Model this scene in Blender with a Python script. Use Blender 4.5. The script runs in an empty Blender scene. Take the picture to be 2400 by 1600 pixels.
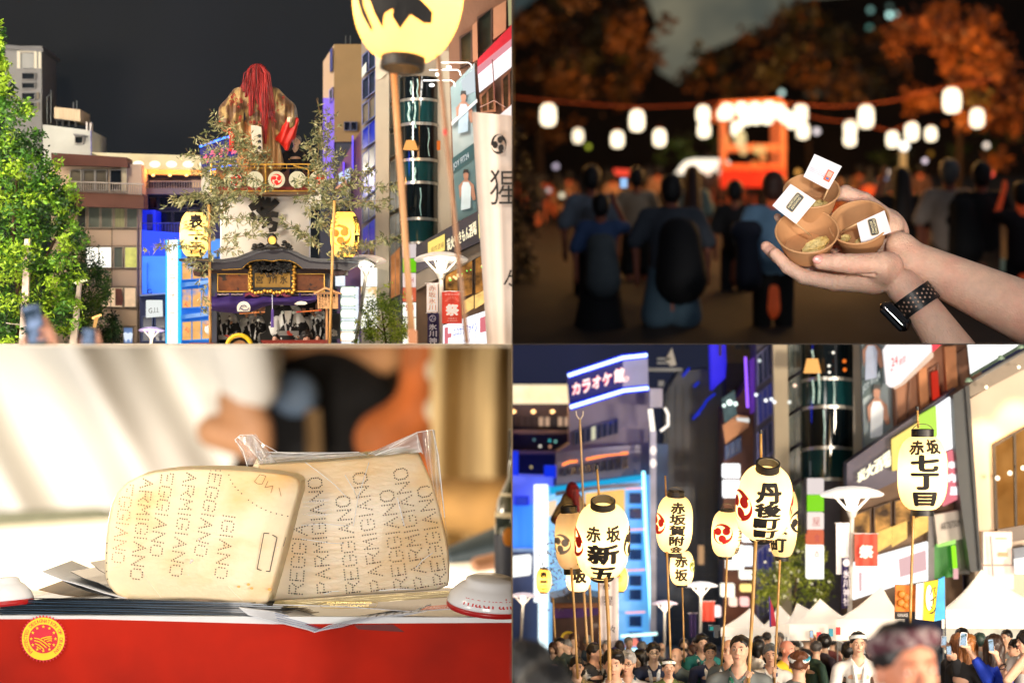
import bpy,bmesh,math,random
import numpy as np
from mathutils import Vector,Matrix,Euler
R=math.radians
sin,cos,pi=math.sin,math.cos,math.pi
rnd=random.Random(7)
SC=bpy.context.scene
COL=SC.collection
# ---------------------------------------------------------------- camera, world, exposure
F=2400*100/36.0
FOC=10.0
cam=bpy.data.objects.new('camera',bpy.data.cameras.new('camera'))
COL.objects.link(cam)
cam.rotation_euler=(R(90),0,0)
cam.data.lens=100
cam.data.sensor_width=36
cam.data.shift_y=6/2400
cam.data.clip_start=.05
cam.data.clip_end=500
cam.data.dof.use_dof=True
cam.data.dof.focus_distance=FOC
cam.data.dof.aperture_fstop=1.25
SC.camera=cam
W=bpy.data.worlds.new('World'); SC.world=W; W.use_nodes=True
W.node_tree.nodes['Background'].inputs[0].default_value=(.80,.86,1,1)
W.node_tree.nodes['Background'].inputs[1].default_value=.16
SC.view_settings.view_transform='Standard'
SC.view_settings.look='None'
SC.view_settings.exposure=0
SC.view_settings.gamma=1
SC.view_settings.use_curve_mapping=False
SC.render.engine='CYCLES'
SC.cycles.max_bounces=5
SC.cycles.diffuse_bounces=2
SC.cycles.glossy_bounces=2
SC.cycles.transmission_bounces=4
SC.cycles.transparent_max_bounces=8
SC.cycles.sample_clamp_indirect=4
SC.cycles.use_denoising=True
SC.cycles.caustics_reflective=False
SC.cycles.caustics_refractive=False
DK={1:.72,2:1,3:1,4:.8}; QUAD=1
def P(x,y,d=FOC):
 if d > FOC:d=FOC + (d - FOC)*DK[QUAD]
 return Vector(((x - 1200)*d/F,d,(806 - y)*d/F))
def light(name,typ,loc,watts,col=(255,255,255),aim=None,size=.3,spot=60,blend=.5,label=None):
 L=bpy.data.lights.new(name,typ)
 L.energy=watts
 L.color=[lin(c) for c in col]
 if typ == 'AREA':L.size=size
 else:L.shadow_soft_size=size
 if typ == 'SPOT':L.spot_size=R(spot); L.spot_blend=blend
 o=bpy.data.objects.new(name,L); COL.objects.link(o)
 o.location=loc
 if aim is not None:
  o.rotation_euler=(Vector(aim) - Vector(loc)).to_track_quat('-Z','Y').to_euler()
 return o
def lin(c):
 c /= 255
 return c/12.92 if c <= .04045 else ((c + .055)/1.055) ** 2.4
 # added out-of-frame fill lamps for the four sets, a camera flash, the afternoon sun
light('street_fill','AREA',(-2.9,8.6,1.0),85,(255,238,215),aim=(-.9,11,.5),size=.5)  # added fill beside the frame for the street facades
light('street_fill','AREA',(-2.0,7.7,2.3),90,(255,236,212),aim=(-.7,10.5,.4),size=.5)  # added fill above the frame, reaches the foreground too
light('flash_and_fill','SPOT',(1.15,5,.88),500,(255,246,238),aim=(1.36,10,.30),size=.05,spot=13.5,blend=.4)
light('cheese_fill','AREA',(-2.7,8.2,-.75),14,(255,244,228),aim=(-.9,10,-.7),size=.6)  # added fill lamps that brighten the cheese fronts
light('cheese_fill','AREA',(-.7,5.6,-1.0),88,(255,246,236),aim=(-.9,10,-.7),size=1.4)
light('afternoon_light','AREA',(-1.6,9.45,-.12),5,(255,246,230),aim=(-1.0,10.2,-.6),size=.5)
light('backdrop_fill','AREA',(-6.5,15,-.8),1050,(255,248,238),aim=(-2.5,27,-1.2),size=1.5)  # added lamps that brighten the cloths behind the cheese
light('backdrop_fill','AREA',(-2.5,14,-5.5),1000,(255,242,226),aim=(-1.5,26,-1.2),size=1.5)
light('street_fill','AREA',(3.3,8.3,-.6),125,(255,236,210),aim=(.9,11,-.7),size=.5)  # added side fill for the procession street
light('crowd_fill','AREA',(2.3,6.2,-.8),120,(255,238,218),aim=(.9,10,-.95),size=.4)  # added fill for the faces of the crowd
light('banner_fill','SPOT',(-.72,6.5,1.02),150,(255,240,220),aim=(-.2,9.3,.32),size=.1,spot=21,blend=.4)  # added fill for the white banner shaded by the big lantern
light('float_fill','SPOT',(-.8,5.6,1.0),150,(255,240,218),aim=(-.84,10,.40),size=.1,spot=11.5,blend=.5)  # added frontal fill for the float
light('street_fill','AREA',(1.0,9.6,-2.4),55,(255,240,220),aim=(1.2,11.5,-1.2),size=.6)  # added low fill from below the frame
light('flash_and_fill','SPOT',(.7,5,.9),170,(225,235,255),aim=(.72,14,.34),size=.05,spot=15,blend=.6)  # added second lamp that lifts the crowd behind the hands
light('afternoon_light','AREA',(-3.2,12.4,-.35),70,(255,240,214),aim=(-.9,10,-.75),size=.5)
# ---------------------------------------------------------------- materials
_M={}
def mat(rgb,rough=.6,metal=0,em=0,dark=False,noise=.12,ns=8,bump=0,bs=60,emc=None,rgb2=None,thr=.5,soft=.1,trans=0,alpha=1,sss=0,tex='NOISE',stretch=(1,1,1),coat=0,sheen=0,ns2=None):
 key=(rgb,rough,metal,em,dark,noise,ns,bump,bs,emc,rgb2,thr,soft,trans,alpha,sss,tex,stretch,coat,sheen,ns2)
 if key in _M:return _M[key]
 m=bpy.data.materials.new('surface'); m.use_nodes=True
 N,L=m.node_tree.nodes,m.node_tree.links
 b=N['Principled BSDF']
 c=[lin(v) for v in rgb] + [1]
 b.inputs['Base Color'].default_value=c
 b.inputs['Roughness'].default_value=rough
 b.inputs['Metallic'].default_value=metal
 b.inputs['Alpha'].default_value=alpha
 b.inputs['Transmission Weight'].default_value=trans
 b.inputs['Coat Weight'].default_value=coat
 b.inputs['Sheen Weight'].default_value=sheen
 if sss:
  b.inputs['Subsurface Weight'].default_value=sss
  b.inputs['Subsurface Radius'].default_value=(.03,.012,.006)
  b.inputs['Subsurface Scale'].default_value=1
 tc=N.new('ShaderNodeTexCoord'); mp=N.new('ShaderNodeMapping')
 mp.inputs['Scale'].default_value=stretch
 L.new(tc.outputs['Object'],mp.inputs[0])
 out=None
 if noise or rgb2:
  t=N.new('ShaderNodeTexNoise'); t.inputs['Scale'].default_value=ns; t.inputs['Detail'].default_value=4
  L.new(mp.outputs[0],t.inputs[0])
  if rgb2:
   r=N.new('ShaderNodeValToRGB')
   r.color_ramp.elements[0].position=max(0,thr - soft); r.color_ramp.elements[1].position=min(1,thr + soft)
   r.color_ramp.elements[0].color=c
   r.color_ramp.elements[1].color=[lin(v) for v in rgb2] + [1]
   L.new(t.outputs[0],r.inputs[0]); out=r.outputs[0]
  if noise:
   t2=N.new('ShaderNodeTexNoise'); t2.inputs['Scale'].default_value=ns2 or ns*2.3; t2.inputs['Detail'].default_value=5
   L.new(mp.outputs[0],t2.inputs[0])
   mr=N.new('ShaderNodeMapRange'); mr.inputs[1].default_value=.25; mr.inputs[2].default_value=.75
   mr.inputs[3].default_value=1 - noise; mr.inputs[4].default_value=1 + noise
   L.new(t2.outputs[0],mr.inputs[0])
   mx=N.new('ShaderNodeVectorMath'); mx.operation='SCALE'
   if out:L.new(out,mx.inputs[0])
   else:mx.inputs[0].default_value=c[:3]
   L.new(mr.outputs[0],mx.inputs['Scale']); out=mx.outputs[0]
  if not dark:L.new(out,b.inputs['Base Color'])
 if dark:b.inputs['Base Color'].default_value=(.01,.01,.01,1); b.inputs['Specular IOR Level'].default_value=0
 if em:
  b.inputs['Emission Strength'].default_value=em
  if emc:b.inputs['Emission Color'].default_value=[lin(v) for v in emc] + [1]
  elif out:L.new(out,b.inputs['Emission Color'])
  else:b.inputs['Emission Color'].default_value=c
 if bump:
  t=N.new('ShaderNodeTexNoise'); t.inputs['Scale'].default_value=bs; t.inputs['Detail'].default_value=6
  L.new(mp.outputs[0],t.inputs[0])
  bp=N.new('ShaderNodeBump'); bp.inputs['Strength'].default_value=bump; bp.inputs['Distance'].default_value=.01
  L.new(t.outputs[0],bp.inputs['Height']); L.new(bp.outputs[0],b.inputs['Normal'])
 _M[key]=m
 return m
def glow(rgb,s=1.0,noise=0,ns=6,rgb2=None,thr=.5,soft=.1):
 """A surface that gives off light itself."""
 return mat(rgb,em=s,dark=True,emc=None if (noise or rgb2) else rgb,noise=noise,ns=ns,rgb2=rgb2,thr=thr,soft=soft,rough=.5)
def paper_mat(rgb,em=.0):
 """Thin lantern paper: lets the lamp inside through."""
 key=('paper',rgb,em)
 if key in _M:return _M[key]
 m=bpy.data.materials.new('lantern paper'); m.use_nodes=True
 N,L=m.node_tree.nodes,m.node_tree.links
 N.clear()
 o=N.new('ShaderNodeOutputMaterial'); a=N.new('ShaderNodeBsdfTranslucent'); b=N.new('ShaderNodeBsdfDiffuse'); x=N.new('ShaderNodeMixShader')
 c=[lin(v) for v in rgb] + [1]
 t=N.new('ShaderNodeTexNoise'); t.inputs['Scale'].default_value=9; t.inputs['Detail'].default_value=5
 tc=N.new('ShaderNodeTexCoord'); L.new(tc.outputs['Object'],t.inputs[0])
 mr=N.new('ShaderNodeMapRange'); mr.inputs[3].default_value=.86; mr.inputs[4].default_value=1.14
 L.new(t.outputs[0],mr.inputs[0])
 v=N.new('ShaderNodeVectorMath'); v.operation='SCALE'; v.inputs[0].default_value=c[:3]; L.new(mr.outputs[0],v.inputs['Scale'])
 L.new(v.outputs[0],a.inputs[0]); L.new(v.outputs[0],b.inputs[0])
 x.inputs[0].default_value=.45
 L.new(a.outputs[0],x.inputs[1]); L.new(b.outputs[0],x.inputs[2]); L.new(x.outputs[0],o.inputs[0])
 _M[key]=m
 return m
 # ---------------------------------------------------------------- geometry
def J(*gs):
 V,Fc=[],[]
 for g in gs:
  n=len(V); V += list(g[0]); Fc += [tuple(i + n for i in f) for f in g[1]]
 return V,Fc
def PX(pts,d):
 return [P(p[0],p[1],d(p[0],p[1]) if callable(d) else (p[2] if len(p) > 2 else d)) for p in pts]
def prism(pts,d,th=.05,sh=(0,0)):
 """Outline in photograph pixels at depth d, pushed back by th metres; sh shifts the far face sideways (px)."""
 a=PX(pts,d); n=len(a)
 s=Vector((sh[0]*FOC/F,th,-sh[1]*FOC/F))
 b=[v + s for v in a]
 f=[tuple(range(n)),tuple(range(2*n - 1,n - 1,-1))] + [(i,i + n,(i + 1)%n + n,(i + 1)%n) for i in range(n)]
 return a + b,f
def rect(x0,y0,x1,y1):return [(x0,y0),(x1,y0),(x1,y1),(x0,y1)]
def box(x0,y0,x1,y1,d,th=.05):return prism(rect(x0,y0,x1,y1),d,th)
def ring(out,inn,d,th):
 a=PX(out,d); b=PX(inn,d); n=len(a); V=a + b + [v + Vector((0,th,0)) for v in a + b]
 f=[]
 for i in range(n):
  j=(i + 1)%n
  f += [(i,j,n + j,n + i),(i,2*n + i,2*n + j,j),(n + i,n + j,3*n + j,3*n + i),(2*n+i,3*n+i,3*n+j,2*n+j)]
 return V,f
def tube(pts,r,n=8,cap=True):
 """Round bar through world points; r metres, one number or one per point."""
 pts=[Vector(p) for p in pts]
 rs=r if isinstance(r,(list,tuple)) else [r]*len(pts)
 V,f=[],[]; up=None
 for i,p in enumerate(pts):
  t=(pts[min(i + 1,len(pts) - 1)] - pts[max(i - 1,0)]).normalized()
  if up is None:up=t.orthogonal().normalized()
  up=(up - t*up.dot(t)).normalized(); w=t.cross(up)
  V += [p + (up*cos(2*pi*k/n) + w*sin(2*pi*k/n))*rs[i] for k in range(n)]
  if i:
   b=(i - 1)*n
   f += [(b + k,b + (k + 1)%n,b + n + (k + 1)%n,b + n + k) for k in range(n)]
 if cap:f += [tuple(range(n - 1,-1,-1)),tuple(range(len(V) - n,len(V)))]
 return V,f
def ptube(pts,d,r,n=8):
 """Bar through pixel points, radius in pixels."""
 rs=[q*FOC/F for q in r] if isinstance(r,(list,tuple)) else r*FOC/F
 return tube(PX(pts,d),rs,n)
def lathe(prof,n=32,caps=True):
 """Profile [(radius, height)] about Z, local units."""
 V,f=[],[]
 for r,z in prof:V += [Vector((r*cos(2*pi*k/n),r*sin(2*pi*k/n),z)) for k in range(n)]
 for i in range(len(prof) - 1):
  b=i*n
  f += [(b + k,b + (k + 1)%n,b + n + (k + 1)%n,b + n + k) for k in range(n)]
 if caps:f += [tuple(range(n - 1,-1,-1)),tuple(range(len(V) - n,len(V)))]
 return V,f
def put(g,x,y,d,s=1,rot=(0,0,0),mat4=None):
 """Local geometry (pixels of the photograph times s; Z up, Y away) to the place seen at pixel x, y, depth d."""
 M=(mat4 or Euler(rot).to_matrix()); o=P(x,y,d); k=s*o.y/F
 return [o + (M @ Vector(v))*k for v in g[0]],g[1]
def ball(c,r,n=12,m=8):
 r=r if isinstance(r,(tuple,list)) else (r,r,r)
 V=[Vector((c[0],c[1],c[2] + r[2]))]; f=[]
 for i in range(1,m):
  a=pi*i/m
  V += [Vector((c[0] + r[0]*sin(a)*cos(2*pi*k/n),c[1] + r[1]*sin(a)*sin(2*pi*k/n),c[2] + r[2]*cos(a))) for k in range(n)]
 V.append(Vector((c[0],c[1],c[2] - r[2])))
 f += [(0,1 + k,1 + (k + 1)%n) for k in range(n)]
 for i in range(m - 2):
  b=1 + i*n
  f += [(b + k,b + n + k,b + n + (k + 1)%n,b + (k + 1)%n) for k in range(n)]
 e=len(V) - 1; b=e - n
 f += [(e,b + (k + 1)%n,b + k) for k in range(n)]
 return V,f
def pball(x,y,d,r,n=12,m=8):
 return put(ball((0,0,0),r,n,m),x,y,d)
def circ(x,y,rx,ry=None,n=24,a0=0):
 ry=ry or rx
 return [(x + rx*cos(a0 + 2*pi*k/n),y + ry*sin(a0 + 2*pi*k/n)) for k in range(n)]
ONES='first second third fourth fifth sixth seventh eighth ninth tenth eleventh twelfth thirteenth fourteenth fifteenth sixteenth seventeenth eighteenth nineteenth'.split()
def ORD(i):
 n=i + 1
 if n < 20:return ONES[i]
 t=('twent','thirt','fort')[n // 10 - 2]
 return t + 'ieth' if n%10 == 0 else t + 'y ' + ONES[n%10 - 1]
QUAD=1
OFF={}
EPS=.0006
def clip(V,Fc):
 sx=-1 if QUAD in (1,3) else 1; sz=1 if QUAD in (1,2) else -1
 lo=min(v[0]*sx for v in V); lz=min(v[2]*sz for v in V)
 if lo >= EPS and lz >= EPS:return V,Fc
 bm=bmesh.new(); vs=[bm.verts.new(v) for v in V]
 for f in Fc:
  try:bm.faces.new([vs[i] for i in f])
  except ValueError:pass
 for use,no,co in ((lo < EPS,Vector((sx,0,0)),Vector((sx*EPS,0,0))),(lz < EPS,Vector((0,0,sz)),Vector((0,0,sz*EPS)))):
  if use:
   g=bm.verts[:] + bm.edges[:] + bm.faces[:]
   bmesh.ops.bisect_plane(bm,geom=g,plane_co=co,plane_no=no,clear_inner=True)
   eb=[e for e in bm.edges if e.is_boundary and all(abs((v.co - co).dot(no)) < 1e-5 for v in e.verts)]
   if eb and len(eb) < 4000:
    try:bmesh.ops.holes_fill(bm,edges=eb,sides=0)
    except Exception:pass
 bm.verts.index_update()
 V2=[v.co.copy() for v in bm.verts]; F2=[tuple(v.index for v in f.verts) for f in bm.faces]
 bm.free()
 return V2,F2
def tag(o,label=None,cat=None,group=None,kind=None):
 if label:o['label']=label
 if cat:o['category']=cat
 if group:o['group']=group
 if kind:o['kind']=kind
 return o
def T(name,label,cat,x,y,d=FOC,group=None):
 """A thing: an Empty at its base that parents its parts."""
 o=bpy.data.objects.new(name,None); COL.objects.link(o)
 q=P(x,y,d); o.location=q; OFF[o.name]=q; o.empty_display_size=.05
 return tag(o,label,cat,group)
def mk(name,g,m,parent=None,label=None,cat=None,group=None,kind=None,smooth=False,angle=None,noclip=False):
 V,Fc=g
 if not V:return None
 if not noclip:V,Fc=clip(V,Fc)
 if not Fc:return None
 if parent is not None:off=OFF[parent.name]
 else:
  xs=[v[0] for v in V]; ys=[v[1] for v in V]; zs=[v[2] for v in V]
  off=Vector(((min(xs) + max(xs))/2,(min(ys) + max(ys))/2,min(zs)))
 me=bpy.data.meshes.new(name)
 me.from_pydata([(v[0] - off[0],v[1] - off[1],v[2] - off[2]) for v in V],[],Fc)
 me.materials.append(m)
 if smooth:me.shade_smooth()
 if angle:me.set_sharp_from_angle(angle=R(angle))
 o=bpy.data.objects.new(name,me); COL.objects.link(o)
 if parent is not None:o.parent=parent
 else:o.location=off
 OFF[o.name]=off
 return tag(o,label,cat,group,kind)
_TX={}
def text2d(s,bold=0,cuts=0):
 """Flat letters in a unit box (0..1, y up)."""
 key=(s,bold,cuts)
 if key in _TX:return _TX[key]
 c=bpy.data.curves.new('t','FONT'); c.body=s; c.size=1; c.offset=bold; c.resolution_u=2; c.fill_mode='FRONT'
 o=bpy.data.objects.new('t',c)
 me=bpy.data.meshes.new_from_object(o)
 bm=bmesh.new(); bm.from_mesh(me)
 bmesh.ops.remove_doubles(bm,verts=bm.verts,dist=.0005)
 xs=[v.co.x for v in bm.verts] or [0,1]; ys=[v.co.y for v in bm.verts] or [0,1]
 x0,x1,y0,y1=min(xs),max(xs),min(ys),max(ys)
 for v in bm.verts:v.co=Vector(((v.co.x - x0)/(x1 - x0 or 1),(v.co.y - y0)/(y1 - y0 or 1),0))
 for k in range(1,cuts):
  for ax in (0,1):
   g=bm.verts[:] + bm.edges[:] + bm.faces[:]
   co=Vector((k/cuts,0,0)) if ax == 0 else Vector((0,k/cuts,0)); no=Vector((1,0,0)) if ax == 0 else Vector((0,1,0))
   bmesh.ops.bisect_plane(bm,geom=g,plane_co=co,plane_no=no)
 bm.verts.index_update()
 r=([(v.co.x,v.co.y) for v in bm.verts],[tuple(v.index for v in f.verts) for f in bm.faces])
 bm.free(); bpy.data.objects.remove(o); bpy.data.curves.remove(c); bpy.data.meshes.remove(me)
 _TX[key]=r
 return r
OFS=[(0,0),(-.7,-.7),(.7,.7),(-.7,.7),(.7,-.7),(-1,0),(1,0),(0,1),(0,-1)]
def write(s,quad,d,bold=0,lift=.004):
 """Letters fitted into a pixel quad (TL, TR, BR, BL) at depth d."""
 V,f=text2d(s,0)
 if len(s) > 2:bold *= 1.6/len(s)
 a,b,c,e=quad; gs=[]
 for k,(ox,oy) in enumerate(OFS[:1 if not bold else 9 if bold > .03 else 5]):
  out=[]
  for u,v in V:
   v=1 - (v*(1 - 2*bold) + bold + oy*bold); u=u*(1 - 2*bold) + bold + ox*bold
   x=(a[0]*(1 - u) + b[0]*u)*(1 - v) + (e[0]*(1 - u) + c[0]*u)*v
   y=(a[1]*(1 - u) + b[1]*u)*(1 - v) + (e[1]*(1 - u) + c[1]*u)*v
   dd=d(x,y) if callable(d) else d
   out.append(P(x,y,dd - lift - k*.0002))
  gs.append((out,f))
 return J(*gs)
def column(s,x0,y0,x1,y1,d,bold=.02,gap=.08,lift=.004,slant=0):
 """Vertical writing: one character per cell."""
 gs=[]; n=len(s); h=(y1 - y0)/n
 for i,ch in enumerate(s):
  t=y0 + i*h + h*gap/2; b=y0 + (i + 1)*h - h*gap/2; sx=slant*(i + .5)/n
  gs.append(write(ch,[(x0 + sx,t),(x1 + sx,t),(x1 + sx,b),(x0 + sx,b)],d,bold,lift))
 return J(*gs)
def tomoe(Rr=1.0,a0=0,n=14,gap=.06,flip=1):
 """Three-comma crest, local 2D list of polygons (x, y)."""
 polys=[]
 for k in range(3):
  a=a0 + k*2*pi/3
  hc=(.47*Rr*cos(a),.47*Rr*sin(a)); hr=(.40 - gap/2)*Rr
  polys.append([(hc[0] + hr*cos(t*2*pi/20),flip*(hc[1] + hr*sin(t*2*pi/20))) for t in range(20)])
  o,i=[],[]
  for t in range(n + 1):
   q=t/n; an=a + q*R(118)
   o.append((Rr*cos(an),flip*Rr*sin(an)))
   ri=Rr*(.50 + (.985 - .50)*q ** .8)
   i.append((ri*cos(an),flip*ri*sin(an)))
  polys.append(o + i[::-1])
 return polys
def crest(x,y,r,d,a0=0,sx=1,sy=1,lift=.004,flip=1):
 gs=[]
 for i,pl in enumerate(tomoe(r,a0,flip=flip)):
  gs.append(prism([(x + p[0]*sx,y - p[1]*sy) for p in pl],d - lift - .0006*(i%2),.0008))
 return J(*gs)
def win(par,q,d,pane,frame,fw=2,th=.02,cross=0,name='window'):
 """A window: frame ring with a pane set into it (and mullions)."""
 if len(q) == 4 and not isinstance(q[0],(tuple,list)):q=rect(*q)
 cx=sum(p[0] for p in q)/len(q); cy=sum(p[1] for p in q)/len(q)
 inn=[(p[0] + fw*(1 if p[0] < cx else -1),p[1] + fw*(1 if p[1] < cy else -1)) for p in q]
 g=ring(q,inn,d if callable(d) else d,th)
 gs=[g]
 dd=d
 for k in range(1,cross + 1):
  u=k/(cross + 1)
  a=(inn[0][0]*(1 - u) + inn[1][0]*u,inn[0][1]*(1 - u) + inn[1][1]*u); b=(inn[3][0]*(1 - u) + inn[2][0]*u,inn[3][1]*(1 - u) + inn[2][1]*u)
  w=fw*.45
  gs.append(prism([(a[0] - w,a[1]),(a[0] + w,a[1]),(b[0] + w,b[1]),(b[0] - w,b[1])],d,th*.8))
 f=mk(name,J(*gs),frame,par)
 if f is None:return None
 pd=(lambda x,y:d(x,y) + th*.6) if callable(d) else d + th*.6
 mk('pane',prism(inn,pd,.004),pane,f)
 return f
 # ---------------------------------------------------------------- organic shapes: smooth union of capsules and ellipsoids
def organic(prims,h,k=.1,pad=2):
 lo=np.full(3,1e9); hi=-lo
 for p in prims:
  if p[0] == 'c':
   for c,r in ((p[1],p[3]),(p[2],p[4])):
    lo=np.minimum(lo,np.array(c) - r); hi=np.maximum(hi,np.array(c) + r)
  elif p[0] == 'e':
   r=max(p[2]); lo=np.minimum(lo,np.array(p[1]) - r); hi=np.maximum(hi,np.array(p[1]) + r)
 lo -= (pad*h + k*.5); hi += (pad*h + k*.5)
 n=np.ceil((hi - lo)/h).astype(int) + 1
 D=np.full(tuple(n),1e3,dtype=np.float32)
 ax=[lo[i] + h*np.arange(n[i]) for i in range(3)]
 for p in prims:
  kk=k
  if p[0][-1] == 'c':
   a,b,ra,rb=np.array(p[1],float),np.array(p[2],float),p[3],p[4]
   if len(p) > 5:kk=p[5]
   l0=np.minimum(a - ra,b - rb); h0=np.maximum(a + ra,b + rb)
  else:
   c=np.array(p[1],float); rr=np.array(p[2],float); M=p[3] if len(p) > 3 else None
   if len(p) > 4:kk=p[4]
   m=rr.max(); l0,h0=c - m,c + m
  l0=l0 - kk - 2*h; h0=h0 + kk + 2*h
  i0=np.maximum(((l0 - lo)/h).astype(int),0); i1=np.minimum(((h0 - lo)/h).astype(int) + 2,n)
  if (i1 <= i0).any():continue
  sl=tuple(slice(i0[i],i1[i]) for i in range(3))
  X,Y,Z=np.meshgrid(*[ax[i][sl[i]] for i in range(3)],indexing='ij',sparse=False)
  if p[0][-1] == 'c':
   v=b - a; L2=max(v.dot(v),1e-9)
   t=np.clip(((X - a[0])*v[0] + (Y - a[1])*v[1] + (Z - a[2])*v[2])/L2,0,1)
   d=np.sqrt((X - a[0] - t*v[0]) ** 2 + (Y - a[1] - t*v[1]) ** 2 + (Z - a[2] - t*v[2]) ** 2) - (ra + t*(rb - ra))
  else:
   x,y,z=X - c[0],Y - c[1],Z - c[2]
   if M is not None:
    Q=np.array(Euler(M).to_matrix().transposed())
    x,y,z=(Q[0,0]*x + Q[0,1]*y + Q[0,2]*z,Q[1,0]*x + Q[1,1]*y + Q[1,2]*z,Q[2,0]*x + Q[2,1]*y + Q[2,2]*z)
   k0=np.sqrt((x/rr[0]) ** 2 + (y/rr[1]) ** 2 + (z/rr[2]) ** 2) + 1e-9
   k1=np.sqrt((x/rr[0] ** 2) ** 2 + (y/rr[1] ** 2) ** 2 + (z/rr[2] ** 2) ** 2) + 1e-9
   d=k0*(k0 - 1)/k1
  d=d.astype(np.float32); S=D[sl]
  if p[0][0] == '-':
   q=np.clip(.5 - .5*(S + d)/kk,0,1)
   D[sl]=S*(1 - q) + (-d)*q + kk*q*(1 - q)
  else:
   q=np.clip(.5 + .5*(S - d)/kk,0,1)
   D[sl]=S*(1 - q) + d*q - kk*q*(1 - q)
 s=D < 0
 def cs(A,c):return A[c[0]:A.shape[0] - 1 + c[0],c[1]:A.shape[1] - 1 + c[1],c[2]:A.shape[2] - 1 + c[2]]
 C=[(i,j,l) for i in (0,1) for j in (0,1) for l in (0,1)]
 cnt=sum(cs(s,c).astype(np.int8) for c in C)
 cell=(cnt > 0) & (cnt < 8)
 I=np.argwhere(cell)
 if len(I) == 0:return [],[]
 idx=-np.ones(cell.shape,int); idx[cell]=np.arange(len(I))
 pos=np.zeros((len(I),3)); num=np.zeros(len(I))
 for a in range(3):
  for u in (0,1):
   for w in (0,1):
    o=[0,0,0]; o[(a + 1)%3]=u; o[(a + 2)%3]=w; e=list(o); e[a]=1
    d0=D[I[:,0] + o[0],I[:,1] + o[1],I[:,2] + o[2]]; d1=D[I[:,0] + e[0],I[:,1] + e[1],I[:,2] + e[2]]
    m=(d0 < 0) != (d1 < 0)
    t=np.where(m,d0/np.where(m,d0 - d1,1),0)
    q=np.array(o,float)[None,:].repeat(len(I),0); q[:,a]=t
    pos[m] += q[m]; num[m] += 1
 V=lo + (I + pos/num[:,None])*h
 Fc=[]
 for a in range(3):
  b,c=(a + 1)%3,(a + 2)%3
  sl0=[slice(None)]*3; sl1=[slice(None)]*3; sl0[a]=slice(0,-1); sl1[a]=slice(1,None)
  A,B=s[tuple(sl0)],s[tuple(sl1)]
  E=np.argwhere(A != B)
  ok=(E[:,b] > 0) & (E[:,c] > 0) & (E[:,b] < cell.shape[b]) & (E[:,c] < cell.shape[c])
  E=E[ok]
  if not len(E):continue
  ins=A[E[:,0],E[:,1],E[:,2]]
  def ix(db,dc):
   q=E.copy(); q[:,b] -= db; q[:,c] -= dc
   return idx[q[:,0],q[:,1],q[:,2]]
  q=np.stack([ix(1,1),ix(0,1),ix(0,0),ix(1,0)],1)
  q[~ins]=q[~ins][:,::-1]
  Fc.append(q)
 Fc=np.concatenate(Fc)
 return [Vector(v) for v in V.tolist()],[tuple(f) for f in Fc.tolist()]
def pv(g,d,k=.0015):
 """Pixel-space solids (x, depth, y) set at depth d."""
 return [P(v[0],v[2],d + v[1]*k) for v in g[0]],[t[::-1] for t in g[1]]
def leaves(pts,size,d_jit,aspect=.35,up=.3,seed=1,n=1,spread=0):
 """Leaf-shaped faces (two triangles bent along the rib) about world points; size in px."""
 r=random.Random(seed); V,f=[],[]; u=FOC/F
 for p in pts:
  for _ in range(n):
   c=Vector(p) + Vector((r.gauss(0,1),r.gauss(0,1),r.gauss(0,1)))*spread*u
   a=Vector((r.gauss(0,1),r.gauss(0,1)*d_jit,r.gauss(0,1)*.8 - up)).normalized()
   b=a.cross(Vector((r.gauss(0,1),r.gauss(0,1),r.gauss(0,1)))).normalized()
   L=size*u*r.uniform(.6,1.25); w=L*aspect; i=len(V)
   V += [c,c + a*L*.45 + b*w*.5,c + a*L,c + a*L*.45 - b*w*.5]
   f += [(i,i + 1,i + 2),(i,i + 2,i + 3)]
 return V,f
 # ---------------------------------------------------------------- people
_H={}
def head_geo(res=.03):
 """Head, neck and upper body in head heights; chin at z=0, face towards -Y."""
 if ('h',res) in _H:return _H['h',res]
 pr=[('e',(0,.06,.60),(.34,.43,.40)),('e',(0,-.06,.36),(.27,.32,.34)),('c',(0,-.16,.08),(0,-.12,.14),.12,.16),('e',(-.13,-.27,.36),(.10,.08,.09)),('e',(.13,-.27,.36),(.10,.08,.09)),('c',(0,-.36,.52),(0,-.45,.36),.030,.055,.05),('e',(-.045,-.42,.335),(.04,.04,.03),None,.03),('e',(.045,-.42,.335),(.04,.04,.03),None,.03),('c',(-.18,-.335,.575),(-.06,-.37,.565),.035,.035,.06),('c',(.18,-.335,.575),(.06,-.37,.565),.035,.035,.06),('c',(-.07,-.385,.215),(.07,-.385,.215),.028,.028,.03),('c',(-.05,-.375,.175),(.05,-.375,.175),.032,.032,.03),('-e',(-.13,-.40,.50),(.085,.06,.05),None,.05),('-e',(.13,-.40,.50),(.085,.06,.05),None,.05),('-c',(-.09,-.42,.197),(.09,-.42,.197),.012,.012,.02),('e',(-.13,-.315,.495),(.062,.05,.042),None,.02),('e',(.13,-.315,.495),(.062,.05,.042),None,.02),('e',(-.35,.03,.43),(.035,.08,.12),(0,0,.3),.03),('e',(.35,.03,.43),(.035,.08,.12),(0,0,-.3),.03),('c',(0,.10,.15),(0,.12,-.35),.20,.22),('c',(0,.12,-.35),(0,.14,-.9),.34,.55,.25),('c',(-.62,.14,-.54),(.62,.14,-.54),.22,.22,.25)]
 _H['h',res]=organic(pr,res,.10)
 return _H['h',res]
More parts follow.
